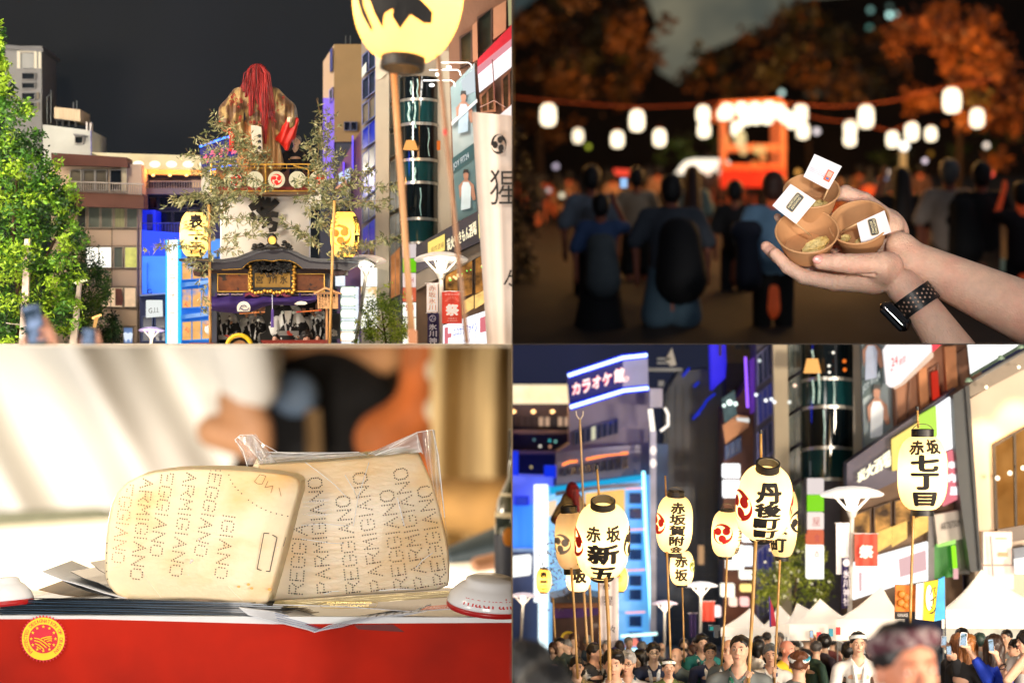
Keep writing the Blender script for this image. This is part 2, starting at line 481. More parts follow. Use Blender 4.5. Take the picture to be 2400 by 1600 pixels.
def hair_geo(style,res=.035):
 if (style,res) in _H:return _H[style,res]
 S={'short':[('e',(0,.09,.66),(.375,.455,.40)),('-e',(0,-.55,.42),(.5,.44,.38)),('-c',(-.6,.0,.30),(.6,0,.30),.17,.17),('-e',(0,.1,-.1),(.8,.8,.38))],'parted':[('e',(0,.08,.67),(.39,.46,.42)),('e',(.12,-.25,.86),(.22,.15,.12)),('-e',(0,-.56,.40),(.5,.42,.37)),('-c',(-.6,.0,.30),(.6,0,.30),.14,.14),('-e',(0,.1,-.1),(.8,.8,.38))],'bald':[('e',(0,.12,.52),(.37,.40,.22)),('-e',(0,-.5,.45),(.6,.5,.5)),('-e',(0,.1,.98),(.5,.6,.30))],'long':[('e',(0,.09,.64),(.40,.47,.43)),('c',(-.26,.16,.5),(-.24,.22,-.75),.20,.17),('c',(.26,.16,.5),(.24,.22,-.75),.20,.17),('c',(0,.3,.4),(0,.34,-.85),.26,.20),('-e',(0,-.56,.34),(.5,.42,.42))],'bob':[('e',(0,.07,.62),(.42,.48,.45)),('c',(-.32,.02,.5),(-.30,.02,.1),.15,.13),('c',(.32,.02,.5),(.30,.02,.1),.15,.13),('c',(0,.28,.45),(0,.25,.05),.24,.20),('-e',(0,-.62,.28),(.38,.42,.42)),('e',(0,-.26,.72),(.30,.14,.10))],'bun':[('e',(0,.09,.66),(.385,.465,.41)),('e',(0,.55,.55),(.19,.17,.19)),('-e',(0,-.55,.40),(.5,.42,.34)),('-e',(0,.1,-.08),(.8,.8,.34))],'ball':[('e',(0,.1,.62),(.46,.52,.48)),('-e',(0,-.66,.30),(.42,.42,.42))],}[style]
 from mathutils import noise as NZ
 V,f=organic(S,res,.08)
 _H[style,res]=([Vector(v) + Vector(NZ.noise_vector(Vector((v[0]*9,v[1]*9,v[2]*4))))*.035 for v in V],f)
 return _H[style,res]
def coat_geo(kind='coat',res=.085):
 if (kind,res) in _H:return _H[kind,res]
 pr=[('c',(0,.14,-.55),(0,.14,-2.6),.50,.62,.3),('c',(-.72,.14,-.58),(.72,.14,-.58),.29,.29,.3),('c',(-.92,.12,-.66),(-1.1,-.05,-1.9),.28,.31,.15),('c',(.92,.12,-.66),(1.1,-.05,-1.9),.28,.31,.15),('c',(-.2,.22,-.28),(.2,.22,-.28),.19,.19,.15),('-e',(0,-.12,-.12),(.21,.34,.42),None,.06)]
 _H[kind,res]=organic(pr,res,.12)
 return _H[kind,res]
SKIN=mat((222,178,150),.5,noise=.06,sss=.12)
HAIRB=mat((18,14,13),.45,noise=.4,ns=30)
def bust(x,y,hh,d,label,yaw=0,hair='short',hairc=None,skin=None,coat=(90,95,105),face=True,tilt=0,roll=0,group=None,collar=None,coat2=None,lens=False,band=None,bandh=1,band2=(245,245,240),thr=.6,res=.03,coatem=0):
 """Person from head to hips; (x, y) = chin pixel, hh = head height in px."""
 o=T('person',label,'person',x,y + hh*2.4,d,group)
 Rh=Euler((R(tilt),R(roll),R(yaw))).to_matrix(); Rb=Euler((0,0,R(yaw*.7))).to_matrix()
 res=.03 if hh >= 50 else .045 if hh >= 34 else .065
 g=head_geo(res)
 def bend(v):
  w=min(max((v[2] + .35)/.35,0),1); a=Rb @ Vector(v); b=Rh @ Vector(v)
  return a.lerp(b,w)
 V=[bend(v) for v in g[0]]
 mk('body',put((V,g[1]),x,y,d,hh),skin or SKIN,o,smooth=True)
 if hair:
  g=hair_geo(hair,res + .005); hm=mat(hairc,.5,noise=.3,ns=30,bump=.3,bs=120,stretch=(3,3,.4)) if hairc else HAIRB
  if hair == 'long':hm=mat(hairc or (18,14,13),.4,noise=.35,ns=14,bump=.5,bs=40,stretch=(4,4,.25))
  mk('hair',put(([Rh @ Vector(v) for v in g[0]],g[1]),x,y,d,hh),hm,o,smooth=True)
 if coat:
  g=coat_geo(); cm=mat(coat,.8,noise=.1,ns=20,rgb2=coat2,thr=thr,soft=.02,bump=.3,bs=25,em=coatem)
  c=mk('clothing',put(([Rb @ Vector(v) for v in g[0]],g[1]),x,y,d,hh),cm,o,smooth=True)
  if collar:
   gs=[]
   for s in (-1,1):
    pts=[Vector((s*.26,.34,-.08)),Vector((s*.31,.02,-.22)),Vector((s*.24,-.34,-.62)),Vector((s*.17,-.50,-1.15)),Vector((s*.15,-.60,-1.9)),Vector((s*.14,-.66,-2.7))]
    gs.append(tube([Rb @ p for p in pts],[.08,.10,.11,.11,.11,.11],6))
   mk('collar',put(J(*gs),x,y,d,hh),mat(collar,.7,rgb2=(235,235,235) if collar != (240,240,240) else (60,60,70),thr=.56,soft=.01,ns=45),c)
 if face and abs(yaw) < 100:
  gs=[]; wh=[]; br=[]
  for s in (-1,1):
   gs.append(ball((s*.13,-.353,.495),(.034,.02,.027),8,6))
   wh.append(ball((s*.13,-.345,.495),(.055,.02,.024),8,6))
   br.append(tube([(s*.07,-.395,.585),(s*.14,-.38,.605),(s*.20,-.335,.59)],[.016,.018,.009],5))
  tr=lambda g:put(([Rh @ Vector(v) for v in g[0]],g[1]),x,y,d,hh)
  mk('eye',tr(wh[0]),mat((225,220,212),.3,noise=0),o,smooth=True); mk('eye',tr(wh[1]),mat((225,220,212),.3,noise=0),o,smooth=True)
  mk('iris',tr(J(*gs)),mat((20,14,12),.2,noise=0),o,smooth=True)
  mk('eyebrow',tr(J(*br)),HAIRB,o)
  mk('lips',tr(J(tube([(-.10,-.375,.197),(-.04,-.41,.205),(0,-.412,.2),(.04,-.41,.205),(.10,-.375,.197)],[.008,.016,.016,.016,.008],6),tube([(-.08,-.38,.185),(0,-.402,.172),(.08,-.38,.185)],[.008,.018,.008],6))),mat((170,100,90),.5,noise=0),o,smooth=True)
  if lens:
   gg=[tube([(s*.14 + .085*cos(t),-.43,.49 + .06*sin(t)) for t in [2*pi*i/14 for i in range(15)]],.011,5) for s in (-1,1)]
   gg += [tube([(-.055,-.44,.5),(.055,-.44,.5)],.01,5),tube([(.23,-.42,.5),(.36,.0,.5)],.01,5),tube([(-.23,-.42,.5),(-.36,.0,.5)],.01,5)]
   mk('glasses',tr(J(*gg)),mat((15,15,15),.3,noise=0),o)
 if band:
  g=lathe([(.39,.0),(.43,.04*bandh),(.435,.12*bandh),(.40 - .05*(bandh - 1),.17*bandh),(.34 - .05*(bandh - 1),.16*bandh),(.36,.02)],28,False)
  V=[Rh @ (Euler((R(-14),0,0)).to_matrix() @ Vector((v[0],v[1]*1.18,v[2])) + Vector((0,.06,.68))) for v in g[0]]
  mk('headband',put((V,g[1]),x,y,d,hh),mat(band,.8,rgb2=band2,thr=.52,soft=.01,ns=28),o,smooth=True)
 return o
def hand_geo():
 """Loose fist round a pole, hand lengths = 1; pole runs along Z through the origin."""
 if 'hand' in _H:return _H['hand']
 pr=[('e',(.02,.16,-.02),(.20,.14,.24))]
 for i in range(4):
  z=.19 - i*.115
  pr += [('c',(-.17,.10,z),(-.21,-.06,z - .01),.062,.058),('c',(-.21,-.06,z - .01),(-.07,-.17,z - .02),.058,.052),('c',(-.07,-.17,z - .02),(.06,-.15,z - .03),.052,.046)]
 pr += [('c',(.12,.08,.16),(.17,-.07,.24),.075,.062),('c',(.17,-.07,.24),(.05,-.18,.27),.060,.05),('c',(.06,.22,-.16),(.12,.34,-.6),.15,.17,.1)]
 _H['hand']=organic(pr,.02,.03)
 return _H['hand']
 # ---------------------------------------------------------------- lanterns
BLACK=mat((14,14,15),.5,noise=.25,ns=12)
INK=mat((10,10,11),.75,noise=.3,ns=14)
BAMBOO=mat((196,150,84),.4,noise=.22,ns=9,rgb2=(150,104,52),thr=.56,soft=.12,stretch=(1,1,.3),bump=.2)
def bamboo(name,pts,d,r,par=None,node=34,**kw):
 """Jointed pole through pixel points."""
 W_=PX(pts,d); a,b=W_[0],W_[-1]; n=max(2,int((b - a).length/(node*FOC/F))); P_,Q=[],[]
 for i in range(n + 1):
  t=i/n; q=t*(len(W_) - 1); k=min(int(q),len(W_) - 2); c=W_[k].lerp(W_[k + 1],q - k)
  rr=(r[0]*(1 - t) + r[1]*t if isinstance(r,(list,tuple)) else r)*FOC/F
  dv=(W_[k + 1] - W_[k]).normalized()*rr*.35
  if 0 < i < n:
   P_ += [c - dv*2,c - dv,c,c + dv,c + dv*2]; Q += [rr,rr*1.12,rr*.92,rr*1.12,rr]
  else:P_.append(c); Q.append(rr)
 return mk(name,tube(P_,Q,10),kw.pop('m',BAMBOO),par,smooth=True,**kw)
def lantern(label,x,y,d,w,h,tilt=0,roll=0,yaw=0,group=None,chars=(),crests=(),paper=(255,240,200),watts=14,ro=.42,hoops=(1,1),pole=None,handle=True,lampcol=(255,214,150),shape=2.5,seg=48,hookx=None,name='paper_lantern',inkm=None,strokes=()):
 Mx=Euler((R(tilt),R(roll),0)).to_matrix()
 o=T(name,label,'lantern',x,y + h/2,d,group)
 def rad(z):
  s=min(abs(z)/(h/2),1)
  return w/2*(ro + (1 - ro)*(1 - s ** shape) ** .62)
 rib=max(2.8,h/32.0); n=int(h/rib); prof=[]
 for i in range(n*2 + 1):
  z=-h/2 + h*i/(2*n)
  prof.append((rad(z) + (.55 if i%2 else -.5)*rib/3,z))
 mk('shade',put(lathe(prof,seg,False),x,y,d,1,mat4=Mx),paper_mat(paper),o,smooth=True)
 hr=w/2*ro; hh=h*.06
 hoop=lambda z0,z1:lathe([(hr*.93,z0),(hr*1.05,z0),(hr*1.05,z1),(hr*.93,z1),(hr*.93,z0)],32,False)
 if hoops[0]:mk('hoop',put(hoop(h/2 - hh*.3,h/2 + hh*hoops[0]),x,y,d,1,mat4=Mx),BLACK,o,smooth=True,angle=40)
 if hoops[1]:mk('hoop',put(hoop(-h/2 - hh*hoops[1],-h/2 + hh*.3),x,y,d,1,mat4=Mx),BLACK,o,smooth=True,angle=40)
 if handle:
  pts=[Vector((hr*cos(t),0,h/2 + hh + hr*.75*sin(t))) for t in [pi*i/12 for i in range(13)]]
  V,f=tube(pts,max(.8,w*.008),5); mk('handle',put((V,f),x,y,d,1,mat4=Mx),BLACK,o)
 def wrap(V,yw=0,lift=1.9):
  out=[]
  for u,v in V:
   ph=-pi/2 + R(yaw + yw) + u/(w/2); r=rad(v) + lift + (rib - 2.8)*.4
   out.append((r*cos(ph),r*sin(ph),v))
  return out
 for c in chars:
  s,u,v,cw,ch=c[:5]; bold=c[5] if len(c) > 5 else .03; yw=c[6] if len(c) > 6 else 0
  V,f=text2d(s,0,9); q=bold*.85; gs=[]
  for k,(ox,oy) in enumerate(OFS):
   gs.append((wrap([((a*(1 - 2*q) + q + ox*q - .5)*cw + u,(b*(1 - 2*q) + q + oy*q - .5)*ch + v) for a,b in V],yw,2.4 + k*.1),f))
  mk('lettering',put(J(*gs),x,y,d,1,mat4=Mx),inkm or INK,o)
 for yw,v,r_,col,a0 in list(crests) + [(-yaw,-6,60,None,q) for q in strokes[:1] and [strokes]]:
  gs=[]
  for i,pl in enumerate(tomoe(r_,a0) if col else a0):
   me=bpy.data.meshes.new('c'); bm=bmesh.new(); vs=[bm.verts.new((p[0],p[1],0)) for p in pl]; bm.faces.new(vs)
   for k in range(-5,6):
    for no in (Vector((1,0,0)),Vector((0,1,0))):
     bmesh.ops.bisect_plane(bm,geom=bm.verts[:] + bm.edges[:] + bm.faces[:],plane_co=no*(k*r_/5.5),plane_no=no)
   bm.verts.index_update()
   gs.append((wrap([(q.co.x,q.co.y + v) for q in bm.verts],yw,2.3 + .2*(i%2)),[tuple(q.index for q in f.verts) for f in bm.faces]))
   bm.free(); bpy.data.meshes.remove(me)
  mk('crest' if col else 'lettering',put(J(*gs),x,y,d,1,mat4=Mx),mat(col,.7,noise=.1) if col else INK,o)
 if watts:
  light('lantern_lamp','POINT',P(x,y,d),watts*(w/120) ** 2,lampcol,size=w*.16*FOC/F)
 if pole:
  bamboo('pole',pole[0],d + .02 if len(pole) < 3 else pole[2],pole[1],o)
 return o
 # ---------------------------------------------------------------- the four sets and the thin screens between them
SCRN=mat((150,130,108),.9,noise=.1)
def slab(name,lo,hi,m):
 V=[Vector((x,y,z)) for x in (lo[0],hi[0]) for y in (lo[1],hi[1]) for z in (lo[2],hi[2])]
 f=[(0,1,3,2),(4,6,7,5),(0,4,5,1),(2,3,7,6),(0,2,6,4),(1,5,7,3)]
 mk(name,(V,f),m,kind='structure',noclip=True)
e=.00025
slab('partition_wall',(-e,9.0,e),(e,40,9),mat((60,52,46),.9))
slab('partition_wall',(-e,9.0,-9),(e,40,-e),mat((120,100,70),.9))
slab('partition_slab',(-9,9.0,-e),(-e,40,e),mat((228,216,196),.9))
slab('partition_slab',(e,9.0,-e),(9,40,e),mat((30,24,22),.9))
# ================================================================ SET 1 (upper left): festival float in a street at night
QUAD=1
DS=12.2
mk('sky',box(-900,-700,1200,806,DS,.02),glow((30,33,31),.9,noise=.06,ns=.6,rgb2=(33,37,46),thr=.5,soft=.25),kind='structure')
WALLW=mat((214,196,172),.8,noise=.06,ns=2,bump=.1)
GREY=mat((120,122,124),.7,noise=.1)
DKGL=mat((22,28,34),.08,noise=.2,ns=2)
FRM=mat((150,148,142),.5)
# --- grey tower with lit crown, far left
D=11.4
o=T('tower_building','slim grey office tower with brightly lit frame at its top behind the green tree','building',60,300,D)
mk('wall',box(12,108,98,420,D,.35),mat((112,114,116),.7,noise=.12),o)
mk('parapet',prism([(8,104),(101,114),(101,122),(8,113)],D - .03,.42),mat((92,94,98),.7),o)
for x0,x1 in ((40,46),(80,85),(90,95)):mk('light_strip',box(x0,120,x1,160,D - .02,.02),glow((255,236,200),1.1),o)
mk('light_strip',box(46,119,80,123,D - .02,.02),glow((240,220,190),.8),o)
mk('crown_panel',box(52,126,79,160,D - .015,.02),mat((130,134,134),.6),o)
for y0,y1 in ((170,187),(193,208),(217,235),(240,257)):
 win(o,(50,y0,82,y1),D - .02,DKGL,GREY,1.5)
for y0,y1 in ((216,232),(240,256)):mk('lit_panel',box(86,y0,90,y1,D - .02,.02),glow((200,180,150),.6),o)
# --- white roof house with tank
D=11.2
o=T('rooftop_building','pale rooftop stair house with beige water tank, white chimneys and small dark window','building',160,400,D)
mk('wall',prism([(100,292),(214,306),(214,420),(100,420)],D,.4),mat((182,186,180),.8,noise=.08),o)
mk('water_tank',prism([(127,251),(158,254),(188,257),(188,285),(127,277)],D + .02,.25),mat((186,168,140),.8,noise=.2,ns=14,stretch=(4,1,.3)),o)
mk('tank_frame',J(box(130,278,180,283,D + .03,.2),*[box(x,282,x + 3,297,D + .04,.02) for x in (132,145,160,176)]),mat((40,42,44),.7),o)
for x,y0 in ((201,286),(210,287)):mk('chimney',box(x,y0,x + 4,306,D - .01,.04),mat((205,200,195),.7),o)
f=win(o,(174,319,195,337),D - .02,DKGL,FRM,2)
mk('canopy',prism([(172,313),(200,316),(203,319),(172,317)],D - .06,.06),GREY,o)
mk('downpipe',ptube([(213,306),(214,400)],D - .02,1.5),mat((120,120,190),.6),o)
for pts in ([(120,212),(119,290)],[(111,290),(110,228),(117,222)],[(172,240),(172,256)],[(180,236),(180,258)]):mk('antenna',ptube(pts,D,.8),mat((110,118,120),.5),o)
mk('satellite_dish',pball(66,278,D - .1,(7,3,6)),mat((190,190,190),.5),o)
# --- hotel with lit eaves
D=11.3
o=T('hotel_building','dark hotel block with glowing cream eaves and orange downlights above a balcony rail','building',380,640,D)
mk('wall',box(210,408,600,806,D,.4),mat((58,58,92),.8,noise=.15,ns=4),o)
mk('eaves',prism([(212,357),(300,360),(470,365),(600,368),(600,398),(298,394),(296,369)],D - .16,.3),glow((255,216,150),1.0,noise=.12,ns=7,rgb2=(255,236,190),thr=.5,soft=.15),o)
mk('eaves_soffit',prism([(296,396),(600,400),(600,412),(296,408)],D - .08,.08),mat((200,160,120),.8),o)
for x in range(320,560,39):
 mk('downlight',pball(x,411,D - .1,(4,3,2.6)),glow((255,190,110),5),o)
 light('downlight_lamp','POINT',P(x,403,D - .13),.22,(255,170,80),size=.01)
 mk('eaves_light',pball(x + 4,385,D - .16,(13,3,8)),glow((255,246,220),1.6),o)
for x0 in range(336,480,37):win(o,(x0,421,x0 + 33,441),D - .02,mat((38,34,52),.2) if x0 != 447 else glow((235,190,150),.8),mat((52,50,66),.6),1.5)
mk('balcony_slab',box(300,441,600,455,D - .1,.12),mat((96,94,112),.8),o)
for x in range(305,480,6):mk('rail_bar',box(x,425,x + 1.3,441,D - .1,.01),mat((120,110,120),.5),o)
mk('rail',box(300,424,600,426,D - .11,.02),mat((120,110,120),.5),o)
for y in (458,492):
 for x0 in range(338,480,34):win(o,(x0,y + 3,x0 + 31,y + 30),D - .02,mat((14,16,34),.1),mat((40,42,66),.6),1.5)
 # --- beige apartment block
D=11.0
o=T('apartment_building','beige panelled apartment block with brown bands and lit windows behind the trees','building',250,806,D)
mk('wall',box(120,385,331,806,D,.5),mat((196,172,148),.85,noise=.05,ns=3),o)
mk('roof_band',prism([(120,358),(297,369),(300,392),(120,386)],D - .08,.5),mat((92,56,46),.8,noise=.1),o)
mk('terrace_band',prism([(120,447),(336,456),(337,489),(120,481)],D - .1,.12),mat((104,68,56),.8,noise=.15),o)
mk('pillar',box(283,392,297,452,D - .03,.05),mat((190,180,150),.8),o)
for x0 in (163,194,223,257):win(o,(x0,397,x0 + 28,447),D - .03,mat((90,84,70),.3,noise=.3) if x0 < 250 else DKGL,FRM,2,cross=0)
for i in range(33):mk('rail_bar',box(164 + i*5.2,427 + i*.1,165.2 + i*5.2,449 + i*.25,D - .12,.01),mat((170,160,150),.5),o)
mk('rail',prism([(163,424),(336,430),(336,433),(163,427)],D - .13,.02),mat((170,160,150),.5),o)
LIT=glow((255,250,236),1.5); WARM=glow((255,214,170),.9,noise=.25,ns=9)
rows=[(484,534,[(180,202,0),(206,234,1),(236,264,1),(267,293,2),(296,324,1)]),(578,628,[(200,262,3),(266,288,1),(291,322,4)]),(673,720,[(230,288,5),(290,319,5)]),(766,806,[(288,312,6)])]
kinds=[mat((60,64,62),.2),mat((96,104,96),.25,noise=.3,ns=5),mat((150,150,110),.3,noise=.4,ns=9,stretch=(6,1,.2)),LIT,glow((226,220,120),.95,noise=.3,ns=14),WARM,mat((110,140,190),.4,em=.5)]
for y0,y1,ws in rows:
 for x0,x1,k in ws:win(o,(x0,y0,x1,y1),D - .02,kinds[k],mat((160,148,132),.5),1.8,cross=1 if x1 - x0 > 50 else 0)
for x in (262,324):mk('joint',box(x - .8,490,x + .8,806,D - .006,.006),mat((110,96,82),.8),o)
for y in (536,576,630,671,722,764):mk('joint',box(200,y - .6,331,y + .6,D - .005,.005),mat((130,112,96),.8),o)
mk('poster_person',J(prism([(270,676),(285,676),(288,700),(286,716),(270,716)],D - .025,.002)),mat((120,70,60),.7,noise=.5,ns=20),o)
tooth=circ(296,786,7,8,12) ; tooth2=circ(305,786,6,8,12)
mk('tooth_emblem',J(prism([(289,781),(294,778),(300,781),(306,778),(311,782),(309,792),(306,802),(303,795),(299,795),(295,802),(291,793)],D - .03,.004)),glow((235,245,255),1.0),o)
mk('downpipe',ptube([(322,490),(321,806)],D - .03,1.6),mat((150,132,120),.6),o)
# --- blue lit building
D=10.95
BLUE=(56,84,226)
o=T('blue_lit_building','low building flooded with bright blue light beside the beige block','building',375,806,D)
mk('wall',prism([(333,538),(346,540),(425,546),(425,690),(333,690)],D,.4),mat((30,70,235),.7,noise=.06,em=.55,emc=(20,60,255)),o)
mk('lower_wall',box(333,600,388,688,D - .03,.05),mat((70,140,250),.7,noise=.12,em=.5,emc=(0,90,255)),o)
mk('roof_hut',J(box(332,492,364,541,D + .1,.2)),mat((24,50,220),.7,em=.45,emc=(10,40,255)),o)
mk('hut_door',box(344,502,357,540,D + .08,.02),mat((10,20,130),.6),o)
for x in range(366,420,7):mk('rail_bar',box(x,524,x + 1,545,D + .02,.01),mat((30,40,160),.5),o)
mk('rail',box(332,522,425,524,D + .02,.01),mat((30,40,160),.5),o)
mk('lower_front',box(327,690,425,806,D - .05,.3),mat((34,44,84),.7,noise=.15),o)
mk('ledge',prism([(327,690),(388,686),(388,689),(327,694)],D - .1,.1),mat((130,150,200),.6),o)
mk('vent',ptube(circ(351,683,5,n=12),D - .06,1.2),mat((20,60,180),.5),o)
mk('conduit',ptube([(345,615),(345,688)],D - .05,.8),mat((40,90,200),.5),o)
for x0 in (332,362):win(o,(x0,740,x0 + 26,800),D - .07,mat((20,26,60),.1),mat((70,80,120),.5),2)
s=T('sign','white square lit sign with small dark lettering on the blue building','sign',360,744,D - .15)
mk('panel',prism([(342,704),(346,703),(377,703),(378,741),(342,744)],D - .15,.05),glow((240,244,240),1.0),s)
mk('lettering',write('G.I.I.',[(348,722),(373,720),(373,732),(348,734)],D - .15,.01),mat((90,90,80),.6),s)
s=T('sign','tall white and cyan glowing vertical sign with pale orange characters left of the float','sign',402,806,D - .2)
mk('panel',box(392,562,416,806,D - .2,.08),glow((236,252,255),1.5),s)
mk('edge',J(box(388,562,391.5,806,D - .2,.08),box(416.5,562,419,806,D - .2,.08)),glow((60,190,255),1.4),s)
mk('lettering',column('カラオケ館',396,592,412,800,D - .2,.0,.45),glow((255,214,170),.95),s)
# --- karaoke building with orange windows
D=10.9
o=T('karaoke_building','curved building washed in cyan light with orange lit windows behind the float','building',450,806,D)
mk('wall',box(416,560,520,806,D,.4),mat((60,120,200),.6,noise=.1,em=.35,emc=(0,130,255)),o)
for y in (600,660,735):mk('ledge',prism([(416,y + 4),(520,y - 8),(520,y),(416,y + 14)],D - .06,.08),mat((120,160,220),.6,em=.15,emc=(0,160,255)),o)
for y0 in (610,676,752):win(o,[(424,y0),(520,y0 - 6),(520,y0 + 42),(424,y0 + 48)],D - .03,glow((255,190,110),1.0,noise=.2,ns=12,rgb2=(90,150,230),thr=.58,soft=.05),mat((70,150,230),.5),3,cross=3)
for x,y in ((437,713),(438,772)):mk('emblem',ptube([(x - 4,y + 3),(x,y - 6),(x + 5,y + 2),(x - 3,y - 2),(x + 4,y + 7)],D - .06,.9),glow((255,60,60),1.5),o)
# neon sign of the karaoke house behind the bamboo
s=T('neon_sign','blue and red neon sign board half hidden by bamboo leaves left of the figure','sign',520,400,10.9)
mk('board',prism([(468,350),(560,318),(560,392),(472,400)],10.92,.06),mat((10,12,60),.6,em=.12,emc=(0,20,200)),s)
for pts in ([(468,344),(526,323),(558,320)],[(478,402),(530,388),(558,384)]):mk('neon_tube',ptube(pts,10.88,2.6),glow((60,110,255),5),s)
for ch,q in zip('カラオケ館',[(476,364),(492,354),(510,350),(526,346),(542,342)]):mk('neon_letter',write(ch,[(q[0],q[1]),(q[0] + 14,q[1] - 4),(q[0] + 14,q[1] + 16),(q[0],q[1] + 21)],10.9,.04),glow((255,110,130),1.8),s)
light('neon_lamp','POINT',P(510,350,10.7),1.2,(40,70,255),size=.05)
# --- street lamps at left
def dish_lamp(label,x,y,w,pole_x,y1,d,col,s=2.0,grp='dish shaped street lamps',pw=3.5,poleem=0):
 o=T('street_lamp',label,'street lamp',pole_x,y1,d,grp)
 k=w/2
 mk('dish',put(lathe([(k*.06,k*.26),(k*.5,k*.21),(k*.85,k*.09),(k,0),(k*.96,-k*.05),(k*.5,k*.02),(k*.06,k*.04)],36),x,y,d,1,rot=(R(-8),0,0)),mat(col,.5,em=.35 if QUAD == 1 else .8),o,smooth=True)
 mk('lamp',pball(x,y + k*.22,d,(k*.17,k*.17,k*.26)),glow((255,250,235),s*2),o,smooth=True)
 mk('bracket',J(*[ptube([(x + q*k*.6,y + k*.02),(x + q*k*.12,y + k*.52)],d,max(1,k*.035)) for q in (-1,1)],*[ptube([(x + q*k*.25,y),(x + q*k*.1,y + k*.5)],d + .03,max(1,k*.03)) for q in (-1,1)]),mat((220,215,205),.5),o)
 mk('collar',put(lathe([(k*.1,-k*.72),(k*.2,-k*.48),(k*.14,-k*.42)],16),x,y,d),mat((225,220,210),.5),o)
 mk('pole',ptube([(x,y + k*.6),(pole_x,y1)],d,pw),mat((205,200,192),.5),o)
 light('street_lamp_bulb','POINT',P(x,y + k*.25,d - .03),1.4*(w/120) ** 2,(255,240,215),size=.03)
 return o
dish_lamp('small lavender dish street lamp at the foot of the blue building',355,774,62,352,830,10.7,(180,165,215))
o=T('street_lamp','thick white lamp post rising in front of the large green tree','street lamp',55,806,10.2)
mk('pole',prism([(57,560),(70,560),(66,700),(60,806),(44,806),(52,660)],10.2,.03),mat((225,205,195),.6),o)
mk('sign_arm',ptube([(14,757),(48,761)],10.2,1),mat((200,190,180),.5),o)
for lab,x,y,w,c,dd in (('slim lamp post with bright T shaped head at the tree edge',188,657,26,(255,240,200),10.35),('small orange lamp post with T shaped head low in the trees',226,739,18,(255,190,110),10.5)):
 o=T('street_lamp',lab,'street lamp',x - 18,806,dd)
 mk('head',prism([(x - w*.6,y + 4),(x + w*.45,y - 3),(x + w*.5,y),(x - w*.55,y + 9)],dd,.04),glow(c,2.2),o)
 mk('pole',prism([(x - w*.25,y + 4),(x + 1,y + 4),(x - w*.35,806 if w > 20 else 768),(x - w,806 if w > 20 else 768)] if w > 20 else [(x - 4,y + 3),(x + 3,y + 3),(x - 4,768),(x - 9,768)],dd,.03),mat((225,210,195),.6) if w > 20 else glow(c,.9),o)
 # --- trees
def tree(label,blobs,d,seed,cols,size=9,n=5200,trunk=None,group=None,name='leafy_tree',dep=.35,em=0,sparse=0,leafasp=.45,limit=None):
 o=T(name,label,'tree',blobs[0][0],806,d,group)
 r=random.Random(seed); pts=[[] for _ in cols]
 tot=sum(b[2]*b[3] for b in blobs)
 for bx,by,rx,ry in blobs:
  m=int(n*rx*ry/tot)
  cl=[(r.gauss(0,.5),r.gauss(0,.5),r.uniform(-1,1),r.random()) for _ in range(max(6,m // 60))]
  for _ in range(m):
   c=cl[int(r.random()*len(cl))]
   u,v=c[0] + r.gauss(0,.17),c[1] + r.gauss(0,.15)
   if u*u + v*v > 1.25:continue
   w=(1 - min(1,u*u + v*v)) ** .5*c[2] + r.gauss(0,.1)
   x,y=bx + u*rx,by + v*ry
   k=min(len(cols) - 1,int(c[3]*len(cols)*.9 + r.random()*.5))
   pts[k].append(P(x,y,d + w*dep*min(1,rx/80)))
 for k,c in enumerate(cols):
  if pts[k]:
   ms=mat(c,.55,noise=.35,ns=30,em=em)
   f_=mk('foliage',leaves(pts[k],size,.7,leafasp,.15,seed + k),ms,o,kind='stuff')
 if trunk:
  for t in trunk:mk('trunk' if t is trunk[0] else 'branch',ptube(t[0],d,t[1],8),mat((70,52,36),.9,bump=.6,bs=40),o,smooth=True)
 return o
GR=[(26,62,12),(50,100,14),(92,140,20),(138,174,34)]
tree('big bright green street tree filling the left edge',[(0,110,24,55),(0,190,42,60),(20,290,60,70),(60,350,62,50),(100,400,55,42),(40,420,90,60),(60,500,110,70),(140,470,52,48),(150,550,52,50),(40,600,120,70),(130,640,70,55),(60,720,110,60),(20,790,100,40),(140,740,60,60)],10.4,3,GR,12.5,24000,[([(40,806),(46,700),(30,560),(40,400)],[9,8,6,3]),([(46,700),(110,600),(150,520)],[5,4,2])],dep=.3)
tree('dark green tree in front of the beige block right of the big tree',[(190,640,50,90),(180,740,55,70),(235,690,24,70)],10.62,5,[(22,52,16),(38,74,18),(70,100,22)],8,9000,[([(185,806),(188,720),(190,640)],[5,4,2])],dep=.18)
tree('small dark bush like tree at the bottom beside the downpipe',[(262,775,22,40),(240,790,24,24)],10.72,6,[(18,42,14),(34,66,18)],7,3000,[([(262,806),(262,770)],[3,2])],dep=.1)
